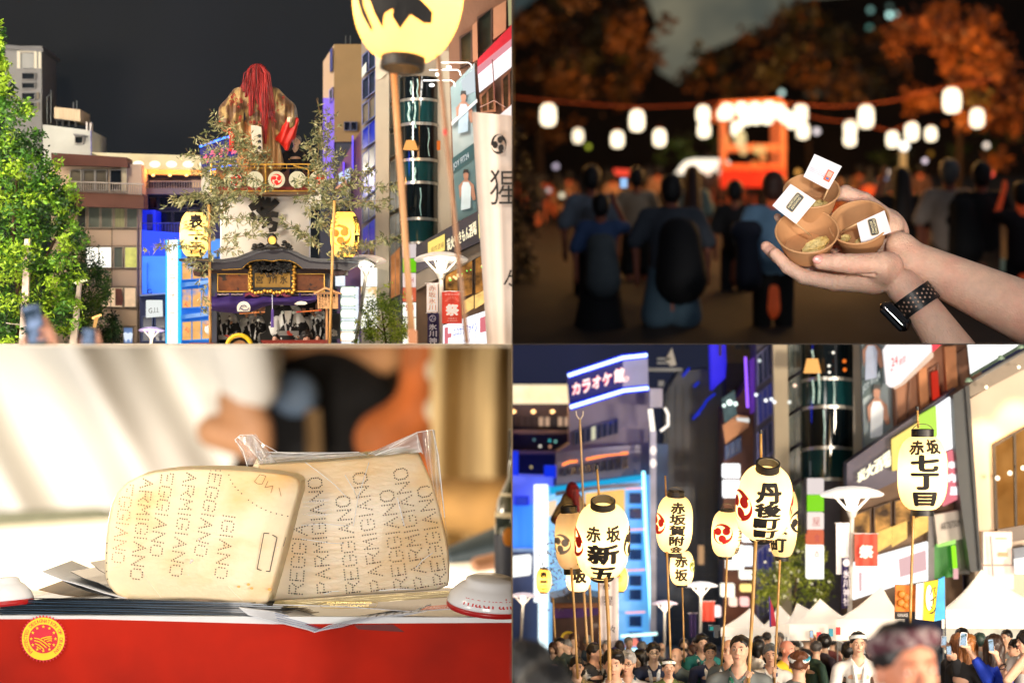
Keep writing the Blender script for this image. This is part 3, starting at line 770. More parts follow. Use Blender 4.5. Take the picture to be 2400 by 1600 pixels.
# --- raised phones, out of focus in front
def phone_hand(label,x,y,w,h,ang,d,scr,hand=True,sk=(200,150,125)):
 o=T('phone',label,'phone',x,y + h/2,d)
 M=Euler((0,R(ang),0)).to_matrix()
 mk('case',put(prism_local(w,h,w*.14,w*.16),x,y,d,1,mat4=M),mat((12,16,18),.3),o)
 mk('screen',put(prism_local(w*.86,h*.9,w*.1,.6,-w*.08),x,y,d,1,mat4=M),scr,o)
 return o
def prism_local(w,h,r,th,y0=0):
 pts=[]
 for cx,cz,a in ((w/2 - r,h/2 - r,0),(-w/2 + r,h/2 - r,90),(-w/2 + r,-h/2 + r,180),(w/2 - r,-h/2 + r,270)):
  pts += [(cx + r*cos(R(a + t)),cz + r*sin(R(a + t))) for t in (0,30,60,90)]
 n=len(pts); V=[Vector((p[0],y0 - th/2,p[1])) for p in pts] + [Vector((p[0],y0 + th/2,p[1])) for p in pts]
 return V,[tuple(range(n)),tuple(range(2*n - 1,n - 1,-1))] + [(i,(i + 1)%n,(i + 1)%n + n,i + n) for i in range(n)]
SCREEN=glow((170,190,225),1.0,noise=.2,ns=26,rgb2=(24,50,62),thr=.5,soft=.08)
phone_hand('raised phone with bright screen held low at the left edge',80,760,46,96,-12,7.6,SCREEN)
phone_hand('dark phone seen end on just above the lower edge beside the lamp posts',208,792,34,44,3,7.6,SCREEN)
def arm(label,prims,x,y,d,skin=(196,140,112)):
 o=T('person',label,'person',x,y,d)
 V,f=organic(prims,2.2,6)
 mk('hand',([P(v[0],v[2],d + v[1]*.0015) for v in V],[t[::-1] for t in f]),mat(skin,.5,noise=.06,sss=.1),o,smooth=True)
arm('hand and forearm of a person holding up the left phone',[('c',(104,10,745),(112,10,775),6,9),('c',(112,10,775),(122,20,830),14,22),('c',(62,10,790),(50,12,812),6,9),('c',(106,4,765),(94,-10,776),6,5),('c',(106,4,785),(92,-10,794),6,5)],110,806,7.6)
arm('fingertips holding the dark phone',[('c',(226,6,775),(232,10,812),5,8),('c',(192,6,788),(186,10,815),4,6)],226,806,7.6)
# ---- centre: the float
GOLD=mat((214,166,74),.32,metal=.6,noise=.2,ns=14)
GOLDP=mat((176,132,50),.4,metal=.35,noise=.25,ns=10,bump=.3,bs=50)
LACQ=mat((52,46,52),.22,noise=.3,ns=5,coat=.6)
CARVE=mat((16,16,17),.3,noise=.3,ns=20,bump=.6,bs=60)
fl=T('festival_float','tall festival float with black curved gable roof, purple drape and white brush painted curtain','float',635,806,10)
# upper deck
mk('deck',J(box(500,449,742,456,9.96,.5)),mat((120,84,46),.5),fl)
mk('deck_back',box(506,392,738,449,10.3,.03),mat((70,34,26),.7,noise=.4,ns=12,rgb2=(130,84,30),thr=.56,soft=.04),fl)
mk('red_band',box(506,438,738,446,10.0,.02),mat((130,24,20),.6),fl)
for y,x0,x1,dd,r_ in ((385,494,728,9.93,1.9),(447.5,500,740,9.94,1.9),(373,470,700,10.3,1.5),(394,500,726,9.95,1.0)):
 mk('rail',ptube([(x0,y),(x1,y)],dd,r_),GOLD,fl)
mk('rail',ptube([(688,388),(745,403)],9.93,2),GOLD,fl)
for x in (495,622.5,723):mk('rail_post',ptube([(x,385),(x,450)],9.93,1.9),GOLD,fl)
for x in (548,596,672,700):mk('rail_post',ptube([(x,386),(x,396)],9.95,1),GOLD,fl)
mk('spotlight',J(box(613,362,624,371,9.95,.02),ptube([(618,371),(618,384)],9.96,1)),BLACK,fl)
# white curtain with brush writing
CURT=mat((228,222,214),.85,noise=.05,bump=.15,bs=6)
def fold(x,y):return 10.14 + .003*sin(x*.06) + .0015*sin(x*.17 + y*.01)
n=34; V,f=[],[]
for j in range(2):
 for i in range(n + 1):
  x=519 + 205*i/n; y=(452,640)[j]; V.append(P(x,y,fold(x,y)))
f=[(i,i + 1,n + 2 + i,n + 1 + i) for i in range(n)]
mk('curtain',(V,f),CURT,fl,smooth=True)
def stroke(pts,ws,d):
 """Flat brush stroke with a dry end."""
 A,B=[],[]
 for i,(x,y) in enumerate(pts):
  a=pts[max(0,i - 1)]; b=pts[min(len(pts) - 1,i + 1)]; L=math.hypot(b[0] - a[0],b[1] - a[1]) or 1
  nx,ny=-(b[1] - a[1])/L,(b[0] - a[0])/L
  A.append((x + nx*ws[i],y + ny*ws[i])); B.append((x - nx*ws[i],y - ny*ws[i]))
 return prism(A + B[::-1],d,.002)
st=[([(586,489),(600,480),(614,468),(620,466)],[6,8,8,4]),([(630,463),(627,476),(620,492),(611,499),(606,494),(611,488),(616,490)],[4,6,7,6,5,4,3]),([(650,470),(640,480),(630,490),(622,500)],[6,6,5,3]),([(588,498),(593,508),(600,514)],[4,6,3]),([(618,508),(640,502),(652,504)],[3,5,5]),([(606,520),(618,509),(628,505),(632,515),(625,525),(614,534)],[4,5,5,5,4,2]),([(634,520),(646,524),(642,538),(630,540)],[3,5,5,4])]
mk('brush_writing',J(*[stroke([(x,y) for x,y in p],[q*1.35 for q in w],10.112 - i*.0008) for i,(p,w) in enumerate(st)]),INK,fl)
mk('curtain_pole',J(box(516,452,519,640,10.16,.02),box(724,452,727,640,10.16,.02)),mat((225,225,230),.5,em=.25),fl)
# roof
top=[(418,606),(470,606),(520,607),(555,602),(580,592),(600,584),(620,579),(640,577),(660,578),(680,583),(700,594),(722,603),(750,606),(800,605),(857,602)]
lip=[(420,612),(470,613),(520,614),(556,609),(582,599),(602,591),(622,586),(640,584),(660,585),(680,591),(700,601),(722,610),(750,613),(800,613),(857,608)]
low=[(442,626),(475,632),(520,632),(567,630),(575,622),(585,614),(600,610),(620,609),(638,612),(655,609),(680,611),(695,618),(708,629),(750,630),(800,632)]
mk('roof_ridge',prism(top + lip[::-1],9.78,.75),mat((34,32,36),.3,noise=.3),fl)
mk('gable_board',prism(lip[1:-1] + [(842,618),(815,634)] + low[::-1][0:14] + [(436,622)],9.82,.05),LACQ,fl)
tr=[(p[0],p[1]) for p in low]
mk('gold_trim',ptube(tr[2:-2],9.81,.9,5),GOLD,fl)
mk('roof_underside',box(455,630,800,640,9.9,.4),mat((44,24,22),.7),fl)
mk('eave_bracket',J(prism([(452,634),(470,634),(470,648),(455,646)],9.85,.1),prism([(782,634),(815,634),(800,644),(784,646)],9.85,.1)),mat((60,24,22),.5),fl)
# ridge carving
cv=[]
for i in range(40):
 t=rnd.random(); x=592 + 92*t; h=24*max(0,1 - abs(t - .5)*1.9) ** .7 + 4
 cv.append(pball(x,584 - rnd.random()*h,9.75 + rnd.random()*.05,(rnd.uniform(3,7),4,rnd.uniform(2,5)),8,6))
cv += [pball(638,562,9.74,(12,8,16),16,10),pball(638,577,9.74,(18,8,8),12,8)]
mk('ridge_carving',J(*cv),CARVE,fl,smooth=True)
mk('ridge_crest',J(put(lathe([(9,0),(9.5,1.5),(7,2)],24),638,563,9.70,1,rot=(R(90),0,0)),crest(638,563,6.5,9.70,.5)),GOLD,fl,smooth=False)
# plaque
mk('plaque_frame',ring(rect(590,622,686,681),rect(596,632,680,673),9.88,.05),BLACK,fl)
mk('plaque_field',box(596,630,680,674,9.9,.02),GOLDP,fl)
for ch,x in zip('宮川氷',(607,638,664)):mk('plaque_letter',write(ch,rect(x - 8,647,x + 10,665),9.9,.01,.003),mat((50,40,20),.6),fl)
gz=[]
for i in range(9):
 y=624 + i*7; gz += [pball(586 + (i%2)*2,y,9.86,(5,4,4.5),8,6),pball(690 - (i%2)*2,y,9.86,(5,4,4.5),8,6)]
for i in range(14):gz.append(pball(592 + i*7.2,683 + (i%2)*2 + 2*sin(i),9.86,(5,4,4.5),8,6))
mk('plaque_scrollwork',J(*gz),GOLD,fl,smooth=True)
cv=[]
for i in range(110):
 t=rnd.random(); q=rnd.random(); x=594 + 90*t; y=614 + q*(20 + 18*(1 - abs(t - .5)*2) ** 1)
 cv.append(put(lathe([(2.2 + .9*cos(a),.9*sin(a)) for a in [2*pi*k/5 for k in range(6)]],8,False),x,y,9.86 - .03*rnd.random(),rnd.uniform(.8,1.5),rot=(R(60 + rnd.random()*60),R(rnd.random()*180),0)))
mk('dragon_carving',J(*cv),CARVE,fl,smooth=True)
OR=mat((166,92,40),.5,rgb2=(60,48,40),thr=.60,soft=.03,ns=26,noise=.25,bump=.6,bs=30)
mk('carved_panel',box(511,643,581,682,9.95,.03),OR,fl); mk('carved_panel',box(692,643,759,682,9.95,.03),OR,fl)
for q in ((511,643,581,682),(692,643,759,682)):mk('panel_frame',ring(rect(q[0] - 2,q[1] - 2,q[2] + 2,q[3] + 2),rect(*q),9.93,.04),GOLD,fl)
mk('beam',J(box(500,632,770,643,9.97,.2),box(500,682,768,692,9.97,.1)),mat((44,46,60),.4,noise=.3),fl)
mk('pillar',box(495,632,508,806,9.96,.1),mat((48,52,68),.5,noise=.2),fl)
mk('pillar',box(761,632,771,806,9.96,.1),mat((48,52,68),.5,noise=.2),fl)
mk('wooden_post',box(763,724,768,796,9.9,.03),mat((190,140,90),.6),fl)
mk('back_wall',box(496,690,772,806,10.5,.03),mat((20,18,18),.8),fl)
mk('rope',ptube([(510 + i*6,689 + (i%2)*1.5) for i in range(41)],9.92,1.7),mat((180,160,170),.7),fl)
for x0 in (590,664):
 mk('knotted_cloth',J(prism([(x0 - 16,688),(x0,680),(x0 + 6,690),(x0 + 20,694),(x0 + 4,696),(x0 - 6,690),(x0 - 16,696)],9.86,.03)),mat((110,30,56),.7,noise=.2),fl)
 # drape
PUR=mat((46,22,100),.75,noise=.15,ns=5,bump=.4,bs=7,stretch=(.5,1,2))
bot=[(495,727),(520,731),(550,734),(575,733),(598,727),(615,720),(638,714),(660,715),(690,716),(715,713),(742,706)]
n=len(bot) - 1; V,f=[],[]
for i,(x,yb) in enumerate(bot):
 for j in range(9):
  t=j/8; V.append(P(x,694*(1 - t) + yb*t,9.88 - .03*sin(t*pi) + .012*sin(i*2.1 + t*5)))
f=[(i*9 + j,i*9 + j + 1,(i + 1)*9 + j + 1,(i + 1)*9 + j) for i in range(n) for j in range(8)]
dr=mk('drape',(V,f),PUR,fl,smooth=True)
CR=mat((226,222,210),.8,noise=.04)
mk('crest',J(prism([p for p in circ(571,722,16) if p[1] < 731],9.842,.002)),CR,dr)
mk('crest_lines',J(ptube([(562,722),(566,716),(574,715),(578,719)],9.838,.9),ptube([(571,727),(580,726),(584,721)],9.838,.9),ptube([(571,727),(564,722),(560,726)],9.838,.9)),PUR,dr)
mk('crest',prism([(689,712),(697,707),(706,705.5),(716,707),(721,711),(715,714),(696,714)],9.842,.002),CR,dr)
mk('drape_loop',J(*[box(x,686,x + 4,696,9.87,.01) for x in (504,537,570,604,701,735)]),PUR,fl)
mk('cord',ptube([(638,690),(638.5,725)],9.8,.9),mat((200,205,225),.6),fl)
mk('tassel',J(ptube([(639,724),(639,728),(638,744),(638,767)],9.8,[2,3.2,2.6,3.4]),*[ptube([(636 + i,728),(635.5 + i*1.3,767)],9.79,.5,4) for i in range(6)]),mat((86,66,150),.8),fl)
mk('lower_beam',prism([(611,797),(768,796),(768,806),(616,806)],9.72,.1),mat((118,30,16),.5,noise=.15),fl)
mk('lower_beam',box(444,803,500,806,9.75,.1),mat((118,30,16),.5),fl)
dm=T('drum','round drum with bright yellow padded rim at the foot of the float','drum',561,806,9.7)
mk('rim',put(lathe([(24,0),(31,-1),(34,4),(31,9),(24,8),(24,0)],36,False),561,814,9.7,1,rot=(R(90),0,0)),mat((226,190,30),.5,noise=.15),dm,smooth=True)
mk('hoop',put(lathe([(19,-3),(24,-4),(25,2),(19,2),(19,-3)],36,False),561,816,9.7,1,rot=(R(90),0,0)),BLACK,dm,smooth=True)
mk('drum_head',put(lathe([(20,0),(20,2)],36),561,816,9.7,1,rot=(R(90),0,0)),mat((150,106,70),.6),dm)
# musicians: black and white patterned robes
ROBE=mat((16,16,20),.8,rgb2=(222,222,220),thr=.505,soft=.012,ns=17,noise=.05,ns2=9)
ROBE2=mat((18,18,24),.8,rgb2=(215,215,215),thr=.56,soft=.01,ns=26,noise=.05,stretch=(1,1,.8))
def mus(label,x,y,w,arms,hair=None,belt=None,vee=False,d=10.05,face=False,headx=0):
 o=T('person',label,'person',x,830,d)
 pr=[('c',(x,0,y),(x,4,850),w*.36,w*.44,12),('c',(x - w*.36,0,y + 4),(x + w*.36,0,y + 4),w*.17,w*.17,10)]
 sk=[('c',(x,0,y + 6),(x,0,y - 12),6,7),('e',(x + headx,0,y - 20),(10,11,14))]
 for a in arms:
  (sx,sy),(ex,ey),(hx,hy)=a
  pr += [('c',(sx,-2,sy),(ex,-8,ey),9,12),('c',(ex,-8,ey),((ex + hx)/2,-12,(ey + hy)/2),12,13)]
  sk += [('c',(sx,-2,sy),(ex,-10,ey),4,4),('c',(ex,-10,ey),(hx,-16,hy),4.6,3),('e',(hx,-17,hy - 2),(4.5,3,5)),('c',(x,0,y + 6),(sx,-2,sy),5,5)]
  for q in range(4):sk.append(('c',(hx - 3 + q*2,-18,hy - 4),(hx - 4 + q*2.4,-20,hy - 9),1.3,1.0,1))
 conv=lambda g:([P(v[0],v[2],d + v[1]*.0015) for v in g[0]],[t[::-1] for t in g[1]])
 mk('body',conv(organic(sk,1.0,2)),mat((190,140,112),.55,noise=.06),o,smooth=True)
 mk('robe',conv(organic(pr,1.8,5)),ROBE,o,smooth=True)
 gs=[]
 if vee:
  mk('undershirt',prism([(x - 9,y + 2),(x + 9,y + 2),(x + 1,y + 34),(x - 1,y + 34)],d - .075,.004),mat((225,222,216),.8),o)
 for s in (-1,1):gs += [prism([(x + s*10,y - 1),(x + s*15,y + 1),(x + s*6,y + 52),(x + s*2,y + 52)],d - .08,.005)]
 mk('lapel',J(*gs),ROBE2,o)
 for s in (-1,1):mk('shoulder_crest',prism(circ(x + s*13,y + 6,4,n=12),d - .086,.002),mat((200,205,200),.8),o)
 if belt:mk('belt',prism([(x - w*.42,belt),(x + w*.42,belt),(x + w*.42,belt + 11),(x - w*.42,belt + 11)],d - .1,.004),mat((150,150,150),.7,rgb2=(200,60,36),thr=.54,soft=.02,ns=38),o)
 if hair:mk('hair',conv(organic([('e',(x + headx,1,y - 25),(11.5,12,12))],1,1)),HAIRB,o,smooth=True)
 return o
mus('flute player in patterned robe at the left end of the float, half behind the pillar',526,740,46,[((506,745),(498,775),(486,768)),((546,745),(552,775),(541,762))],belt=785,d=10.12)
mus('flute player with face under the drape hem holding a bamboo flute to the left',592,744,44,[((574,750),(572,772),(578,738)),((608,752),(612,768),(598,736))],d=10.16,headx=20)
mus('central musician in patterned robe with white V neck and red spotted belt',675,726,60,[((655,735),(642,762),(650,790)),((698,735),(712,770),(700,790))],belt=775,vee=True,d=10.1)
mus('flute player in patterned robe at the right end raising an orange flute',745,738,44,[((728,750),(716,768),(712,732)),((762,750),(766,770),(730,731))],d=10.16,headx=4)
fw=T('flute','bamboo flute held level by the player left of the cord','flute',590,736,9.9); mk('body',ptube([(561,735),(621,731)],9.85,1.5),mat((196,120,56),.4),fw); mk('mouthpiece',ptube([(608,731.8),(612,731.6)],9.845,1.9),BLACK,fw)
fw=T('flute','orange flute with red end at the right end of the float','flute',725,730,9.9); mk('body',ptube([(697,731),(752,727)],9.85,1.5),mat((206,110,40),.4),fw); mk('end_cap',J(ptube([(695,731.2),(704,730.5)],9.845,1.8),ptube([(748,727.4),(753,727)],9.845,1.8)),mat((180,20,20),.4),fw)
def lowhead(label,x,y,hh,hair,yaw=0,face=True):return bust(x,y,hh,9.78,label,yaw=yaw,hair=hair,coat=(30,30,36),face=face,skin=mat((206,160,136),.55,noise=.05),coat2=(210,210,210),thr=.55)
lowhead('woman with dark bob looking over the red beam at the right',718,812,36,'bob',8)
lowhead('dark haired musician bent over the drum behind its yellow rim',556,800,24,'short',30,False)
lowhead('musician with black hair low beside the central belt',646,806,22,'short',-20)
lowhead('small pale face beside the bob haired woman on the float',744,802,18,'short',10)
# wooden notice board and dark framed print
o=T('notice_board','wooden notice board with small gable roof and columns of black brush writing','notice board',765,724,9.72)
mk('board',prism([(743,684),(792,684),(792,723),(745,723)],9.72,.02),mat((206,158,108),.6,noise=.15,ns=4,stretch=(1,1,.2)),o)
mk('roof',prism([(734,687),(762,672),(800,687),(798,690),(762,677),(737,690)],9.70,.05),mat((196,146,96),.6),o)
for s,x in zip(('一宮出','一御舎','一四丁目','一人とし子','表坂馬鹿子'),(783,771,763,756,749)):mk('lettering',column(s,x - 2,689,x + 2.5,689 + 7*len(s),9.72,.0,.1),INK,o)
mk('post',box(764,723,768,806,9.74,.02),mat((190,140,90),.6),o)
o=T('picture','dark framed print with white cloud emblem hanging behind the right bamboo post','picture',786,797,10.05)
mk('panel',box(775,734,797,794,10.05,.02),mat((40,52,60),.3,noise=.4,ns=20),o)
mk('emblem',J(*[prism(circ(x,y,r_,n=12),10.044 - i*.0005,.002) for i,(x,y,r_) in enumerate(((781,775,4),(785,778,5),(782,784,4),(788,784,3)))]),mat((220,220,215),.7),o)
# --- the figure
fg=T('festival_figure','large doll with long red hair, gold brocade robe and red lined sleeves atop the float','festival figure',605,385,10)
BRO=mat((92,62,34),.5,rgb2=(150,124,74),thr=.5,soft=.05,ns=24,noise=.5,ns2=9,bump=.9,bs=14,sheen=.2)
BRR=mat((140,40,26),.5,noise=.4,ns=20)
conv=lambda g,d=10.0:([P(v[0],v[2],d + v[1]*.0015) for v in g[0]],[t[::-1] for t in g[1]])
g=organic([('c',(600,6,222),(604,6,284),30,27),('e',(600,6,230),(47,25,24)),('c',(562,0,226),(538,-8,262),22,24),('c',(538,-8,262),(530,-14,285),24,18),('c',(552,-4,268),(560,0,340),18,16),('c',(640,0,226),(668,-8,262),22,26),('c',(668,-8,262),(684,-16,286),26,17),('c',(660,-6,286),(655,-2,310),19,11),('-e',(606,0,322),(30,40,30),None,8)],2.2,10)
r_=random.Random(4)
g=([Vector(v) + Vector((0,3.2*sin(v[0]*.28 + v[2]*.05) + 1.5*sin(v[0]*.6),0)) for v in g[0]],g[1])
mk('robe',conv(g),BRO,fg,smooth=True)
fl_=[]
for i in range(46):
 x=r_.choice([r_.uniform(538,566),r_.uniform(578,632),r_.uniform(636,664)]); y=r_.uniform(222,290)
 fl_ += [put(ball((q[0]*3,0,q[1]*3),(2.0,1.2,1.8),6,5),x,y,10 - .036 - .012*r_.random(),.8) for q in ((0,1),(.9,.3),(.6,-.8),(-.6,-.8),(-.9,.3))]
mk('embroidery',J(*fl_),BRR,fg,smooth=True)
g=organic([('c',(606,8,288),(606,10,390),28,44),('c',(634,0,290),(648,0,385),12,18),('c',(580,0,290),(570,0,380),10,16)],2.4,8)
g=([Vector(v) + Vector((0,4*sin(v[0]*.35),0)) for v in g[0]],g[1])
mk('trousers',conv(g,10.01),mat((170,112,66),.6,noise=.25,ns=6,stretch=(3,1,.3),rgb2=(132,104,66),thr=.5,soft=.1),fg,smooth=True)
RED=mat((196,30,18),.5,noise=.25,ns=8,bump=.4,bs=14)
g=organic([('c',(676,-10,285),(668,-6,325),16,16),('c',(668,-6,325),(672,-6,348),16,6),('c',(694,-14,282),(684,-10,320),7,9),('c',(662,-4,320),(650,-2,326),9,5)],2,6)
g=([Vector(v) + Vector((0,3*sin(v[0]*.3 + v[2]*.12),0)) for v in g[0]],g[1])
mk('sleeve_lining',conv(g,9.99),RED,fg,smooth=True)
g=organic([('c',(520,-10,287),(528,-8,304),7,6),('c',(540,-8,300),(546,-6,330),5,8),('c',(546,-6,330),(540,-4,352),8,4)],2,5)
mk('sleeve_lining',conv(g,9.99),RED,fg,smooth=True)
mk('hand',conv(organic([('e',(679,-26,281),(6,5,7)),('c',(675,-28,277),(674,-30,285),2,2,1),('c',(680,-29,276),(679,-31,284),2,2,1)],1,2),9.98),mat((225,190,160),.5),fg,smooth=True)
mk('sash',J(prism([(588,294),(598,294),(602,300),(606,360),(598,363),(590,330)],9.93,.02),prism([(600,294),(612,298),(616,360),(606,361)],9.92,.02)),mat((196,186,170),.7,noise=.1),fg)
mk('sash_crest',J(*[put(lathe([(4.4,0),(4.4,1)],16),608,y,9.915,1,rot=(R(90),0,0)) for y in (319,332,346)]),BLACK,fg)
mk('face',conv(organic([('e',(602,-8,186),(18,18,24)),('c',(602,-20,190),(601,-27,200),3,4)],1.5,4)),mat((226,190,160),.5,noise=0),fg,smooth=True)
g=organic([('e',(603,0,178),(27,25,29)),('c',(590,-14,180),(572,-14,212),14,5),('c',(584,-10,190),(564,-10,212),10,3),('c',(594,-22,180),(587,-30,268),11,5),('c',(584,-18,190),(576,-24,226),9,3),('c',(616,-22,180),(618,-30,245),15,12),('c',(618,-30,245),(622,-26,335),12,3),('c',(606,-24,200),(604,-30,240),8,3),('c',(604,-22,170),(604,-25,196),12,5)],1.5,5)
g=([Vector(v) + Vector((0,1.6*sin(v[0]*1.1),0)) for v in g[0]],g[1])
RH=mat((150,12,10),.6,noise=.45,ns=22,stretch=(5,5,.25),bump=.6,bs=50,rgb2=(70,6,8),thr=.54,soft=.1)
hr=mk('hair',conv(g),RH,fg,smooth=True)
st=[]
for i in range(110):
 u=r_.gauss(0,1); x0=602 + 12*max(-2,min(2,u)); side=x0 - 602
 xe=x0 + side*.5 + (8 if x0 > 606 else -6); ye=r_.uniform(205,260) if x0 < 606 else r_.uniform(240,340)
 if x0 < 592:xe,ye=x0 - r_.uniform(5,22),r_.uniform(200,225)
 st.append(ptube([(602 + side*.5,150 + abs(side)*.25),(x0 + side*.25,172),(x0 + side*.4,195),(xe,ye)],9.958 - r_.random()*.02,[.5,.9,.7,.2],4))
mk('hair_strands',J(*st),RH,fg,kind='stuff')
bust(693,345,27,10.15,'smiling grey haired man in dark jacket standing beside the doll on the float deck',yaw=-10,hair='short',hairc=(120,115,110),coat=(22,24,34),roll=8)
# --- float lanterns
def round_lantern(label,x,y,r,red,d=9.9,par=None,yaw=0):
 o=T('paper_lantern',label,'lantern',x,y + r,d,'round lanterns along the float deck')
 prof=[(r*cos(t) if abs(t) < 1.3 else r*.25,r*.98*sin(t)) for t in [(-1.35 + 2.7*i/26) for i in range(27)]]
 mk('shade',put(lathe([(p[0] + (.2 if i%2 else -.2),p[1]) for i,p in enumerate(prof)],28),x,y,d),glow((252,232,186),.93,noise=.06,ns=9),o,smooth=True)
 mk('hoop',J(put(lathe([(r*.26,r*.94),(r*.26,r*1.04)],16),x,y,d),put(lathe([(r*.26,-r*1.04),(r*.26,-r*.94)],16),x,y,d)),BLACK,o)
 mk('hanger',ptube([(x - r*.4,y - r*.9),(x,y - r*1.35),(x + r*.4,y - r*.9)],d,.6,4),BLACK,o)
 if red:
  gs=[]
  for i,pl in enumerate(tomoe(r*.66,.4)):
   pts=[(p[0] + yaw,p[1]) for p in pl]
   gs.append(([P(x + p[0],y - p[1],d - max(0,(r*r*1.06 - p[0] ** 2 - p[1] ** 2)) ** .5*.0015 - .002 - .0006*(i%2)) for p in pts],[tuple(range(len(pts)))[::-1]]))
  mk('crest',J(*gs),mat((214,30,26),.7,em=.35,emc=(230,20,10)),o)
for lab,x,y,rd,yw in (('left round lantern with partly hidden red crest on the float deck',547,422,1,6),('plain round lantern second from left under the gold rail',597,421,0,0),('middle round lantern with whole red three comma crest',648,421,1,0),('plain round lantern with dark twigs right of the red crest one',697,421,0,0),('far right round lantern with red crest behind leaves',745,421,1,5)):
 round_lantern(lab,x,y,20,rd,yaw=yw)
for lab,x,y,c in (('pale tall lantern with red edge behind leaves left of the deck',488,432,1),('pale tall lantern behind the leaves right of the deck',738,455,0)):
 o=T('paper_lantern',lab,'lantern',x,y + 35,10.1)
 mk('shade',put(lathe([(8,-30),(15,-22),(17,0),(15,22),(8,30)],20),x,y,10.1),glow((255,236,205),.95,noise=.08,ns=6),o,smooth=True)
 mk('lettering',J(prism([(x - 15,y - 12),(x - 11,y - 20),(x - 10,y + 14),(x - 14,y + 8)],10.082,.002)),mat((200,30,20),.6),o)
lantern('yellow lantern with thick black characters on the left bamboo post of the float',456,549,9.85,68,104,3,0,12,'tall lanterns on the float posts',chars=[('表',0,31,34,33,.05),('二',0,4,36,14,.07),('・',0,-9,9,9,.05),('二',0,-24,32,12,.08),('目',0,-40,30,12,.05)],crests=[(82,4,17,(200,30,24),0)],paper=(255,226,150),watts=4.2,ro=.5)
lantern('yellow lantern with outlined three comma crest on the right bamboo post of the float',808,549,9.85,68,106,3,0,0,'tall lanterns on the float posts',chars=[('祭',0,33,24,22,.05,58),('川',0,12,24,22,.06,60),('町',0,-12,22,22,.06,60),('二',0,-32,24,10,.06,56),('一',0,-43,26,7,.08,50)],crests=[(-14,-2,25,(214,150,52),.6)],paper=(255,216,120),watts=4,ro=.5)
mk('lantern_hook',J(ptube([(786,500),(787,464),(806,466)],9.84,1.3),ptube([(806,466),(812,472),(808,482),(812,492)],9.84,.8)),BLACK,None,label='black iron hook carrying the right float lantern',cat='hook')
bamboo('bamboo_post',[(490,480),(493,806)],9.8,3.4,label='slim bamboo post at the left front corner of the float',cat='bamboo post',group='bamboo posts of the float')
bamboo('bamboo_post',[(784,470),(779,610),(773,806)],9.68,3.2,label='slim bamboo post at the right front corner of the float',cat='bamboo post',group='bamboo posts of the float')
# --- bamboo sprays
BL=[(112,116,72),(136,138,96),(166,162,120),(84,94,60)]
def spray(label,stems,d,seed):
 o=T('bamboo_plant',label,'bamboo',stems[0][0][0],stems[0][0][1],d)
 r=random.Random(seed); G=[[] for _ in BL]; tw=[]
 for a,b,wd,dens in stems:
  L=math.hypot(b[0] - a[0],b[1] - a[1]); n=int(L/3.6*dens)
  tw.append(ptube([a,((a[0] + b[0])/2,(a[1] + b[1])/2 - L*.04),b],d,[1.1,.8,.4],5))
  for i in range(n):
   t=i/n; x=a[0] + (b[0] - a[0])*t + r.gauss(0,wd); y=a[1] + (b[1] - a[1])*t - L*.1*t*(1 - t) + r.gauss(0,wd*.75)
   ang=math.atan2(b[1] - a[1],b[0] - a[0]) + r.gauss(0,.9); dd=d + r.gauss(0,.03)
   if r.random() < .3:tw.append(ptube([(x,y),(x + 16*cos(ang),y + 16*sin(ang))],dd,.35,4))
   for k in range(5):
    an=ang + r.gauss(0,.75); l=r.uniform(8,17); w=r.uniform(1.0,1.9); ox=x + r.gauss(0,3); oy=y + r.gauss(0,3)
    dx,dy=cos(an),sin(an) + .15; p0=P(ox,oy,dd); p2=P(ox + dx*l,oy + dy*l,dd - .02*r.random()); z=r.uniform(-.005,.005)
    m1=P(ox + dx*l*.4 - dy*w,oy + dy*l*.4 + dx*w,dd + z); m2=P(ox + dx*l*.4 + dy*w,oy + dy*l*.4 - dx*w,dd - z)
    G[r.randrange(len(BL))].append(([p0,m1,p2,m2],[(0,1,2,3)]))
 mk('stem',J(*tw),mat((120,96,56),.6),o,kind='stuff')
 for k,c in enumerate(BL):mk('foliage',J(*G[k]),mat(c,.45,noise=.3,ns=20),o,kind='stuff')
spray('dusty green bamboo spray arching left of the doll',[((560,390),(470,320),11,1.2),((600,380),(500,285),13,1.3),((560,385),(436,360),8,.8),((610,372),(540,300),13,1.2),((540,395),(470,400),10,1.1),((625,380),(580,330),10,1)],9.82,11)
spray('bamboo spray spreading over the lanterns at the left of the deck',[((560,440),(452,400),10,1.2),((600,455),(412,470),9,1.1),((520,450),(395,475),8,.9),((580,420),(480,440),10,1.2),((560,452),(500,500),10,1.3),((500,470),(480,560),9,1.1),((640,440),(540,402),7,.8)],9.8,12)
spray('bamboo leaves hanging across the white brush painted curtain',[((500,512),(620,524),7,.9),((520,560),(640,552),6,.8),((500,590),(560,580),6,.8),((720,560),(655,508),6,.8),((740,570),(690,530),8,.9),((520,500),(550,462),7,.8)],9.78,13)
spray('bamboo leaves trailing low at the left past the yellow lantern',[((480,580),(352,578),7,.9),((490,610),(436,612),10,1.2),((490,560),(420,520),5,.3),((480,620),(470,660),6,.5),((478,680),(470,740),7,.5)],9.76,14)
spray('tall bamboo spray rising at the right of the deck',[((740,440),(752,280),13,1.5),((760,420),(775,270),9,1),((745,460),(800,350),11,.8),((740,400),(720,330),8,.9),((752,275),(742,232),3,.3),((735,440),(690,430),8,.9)],9.82,15)
spray('bamboo spray reaching right from the deck towards the street',[((740,440),(870,400),8,1),((750,450),(930,440),7,.8),((740,470),(905,490),7,.9),((760,480),(830,420),10,1.1),((755,520),(800,470),9,1.1),((745,480),(690,465),7,.8),((720,470),(765,540),12,1.4)],9.79,16)
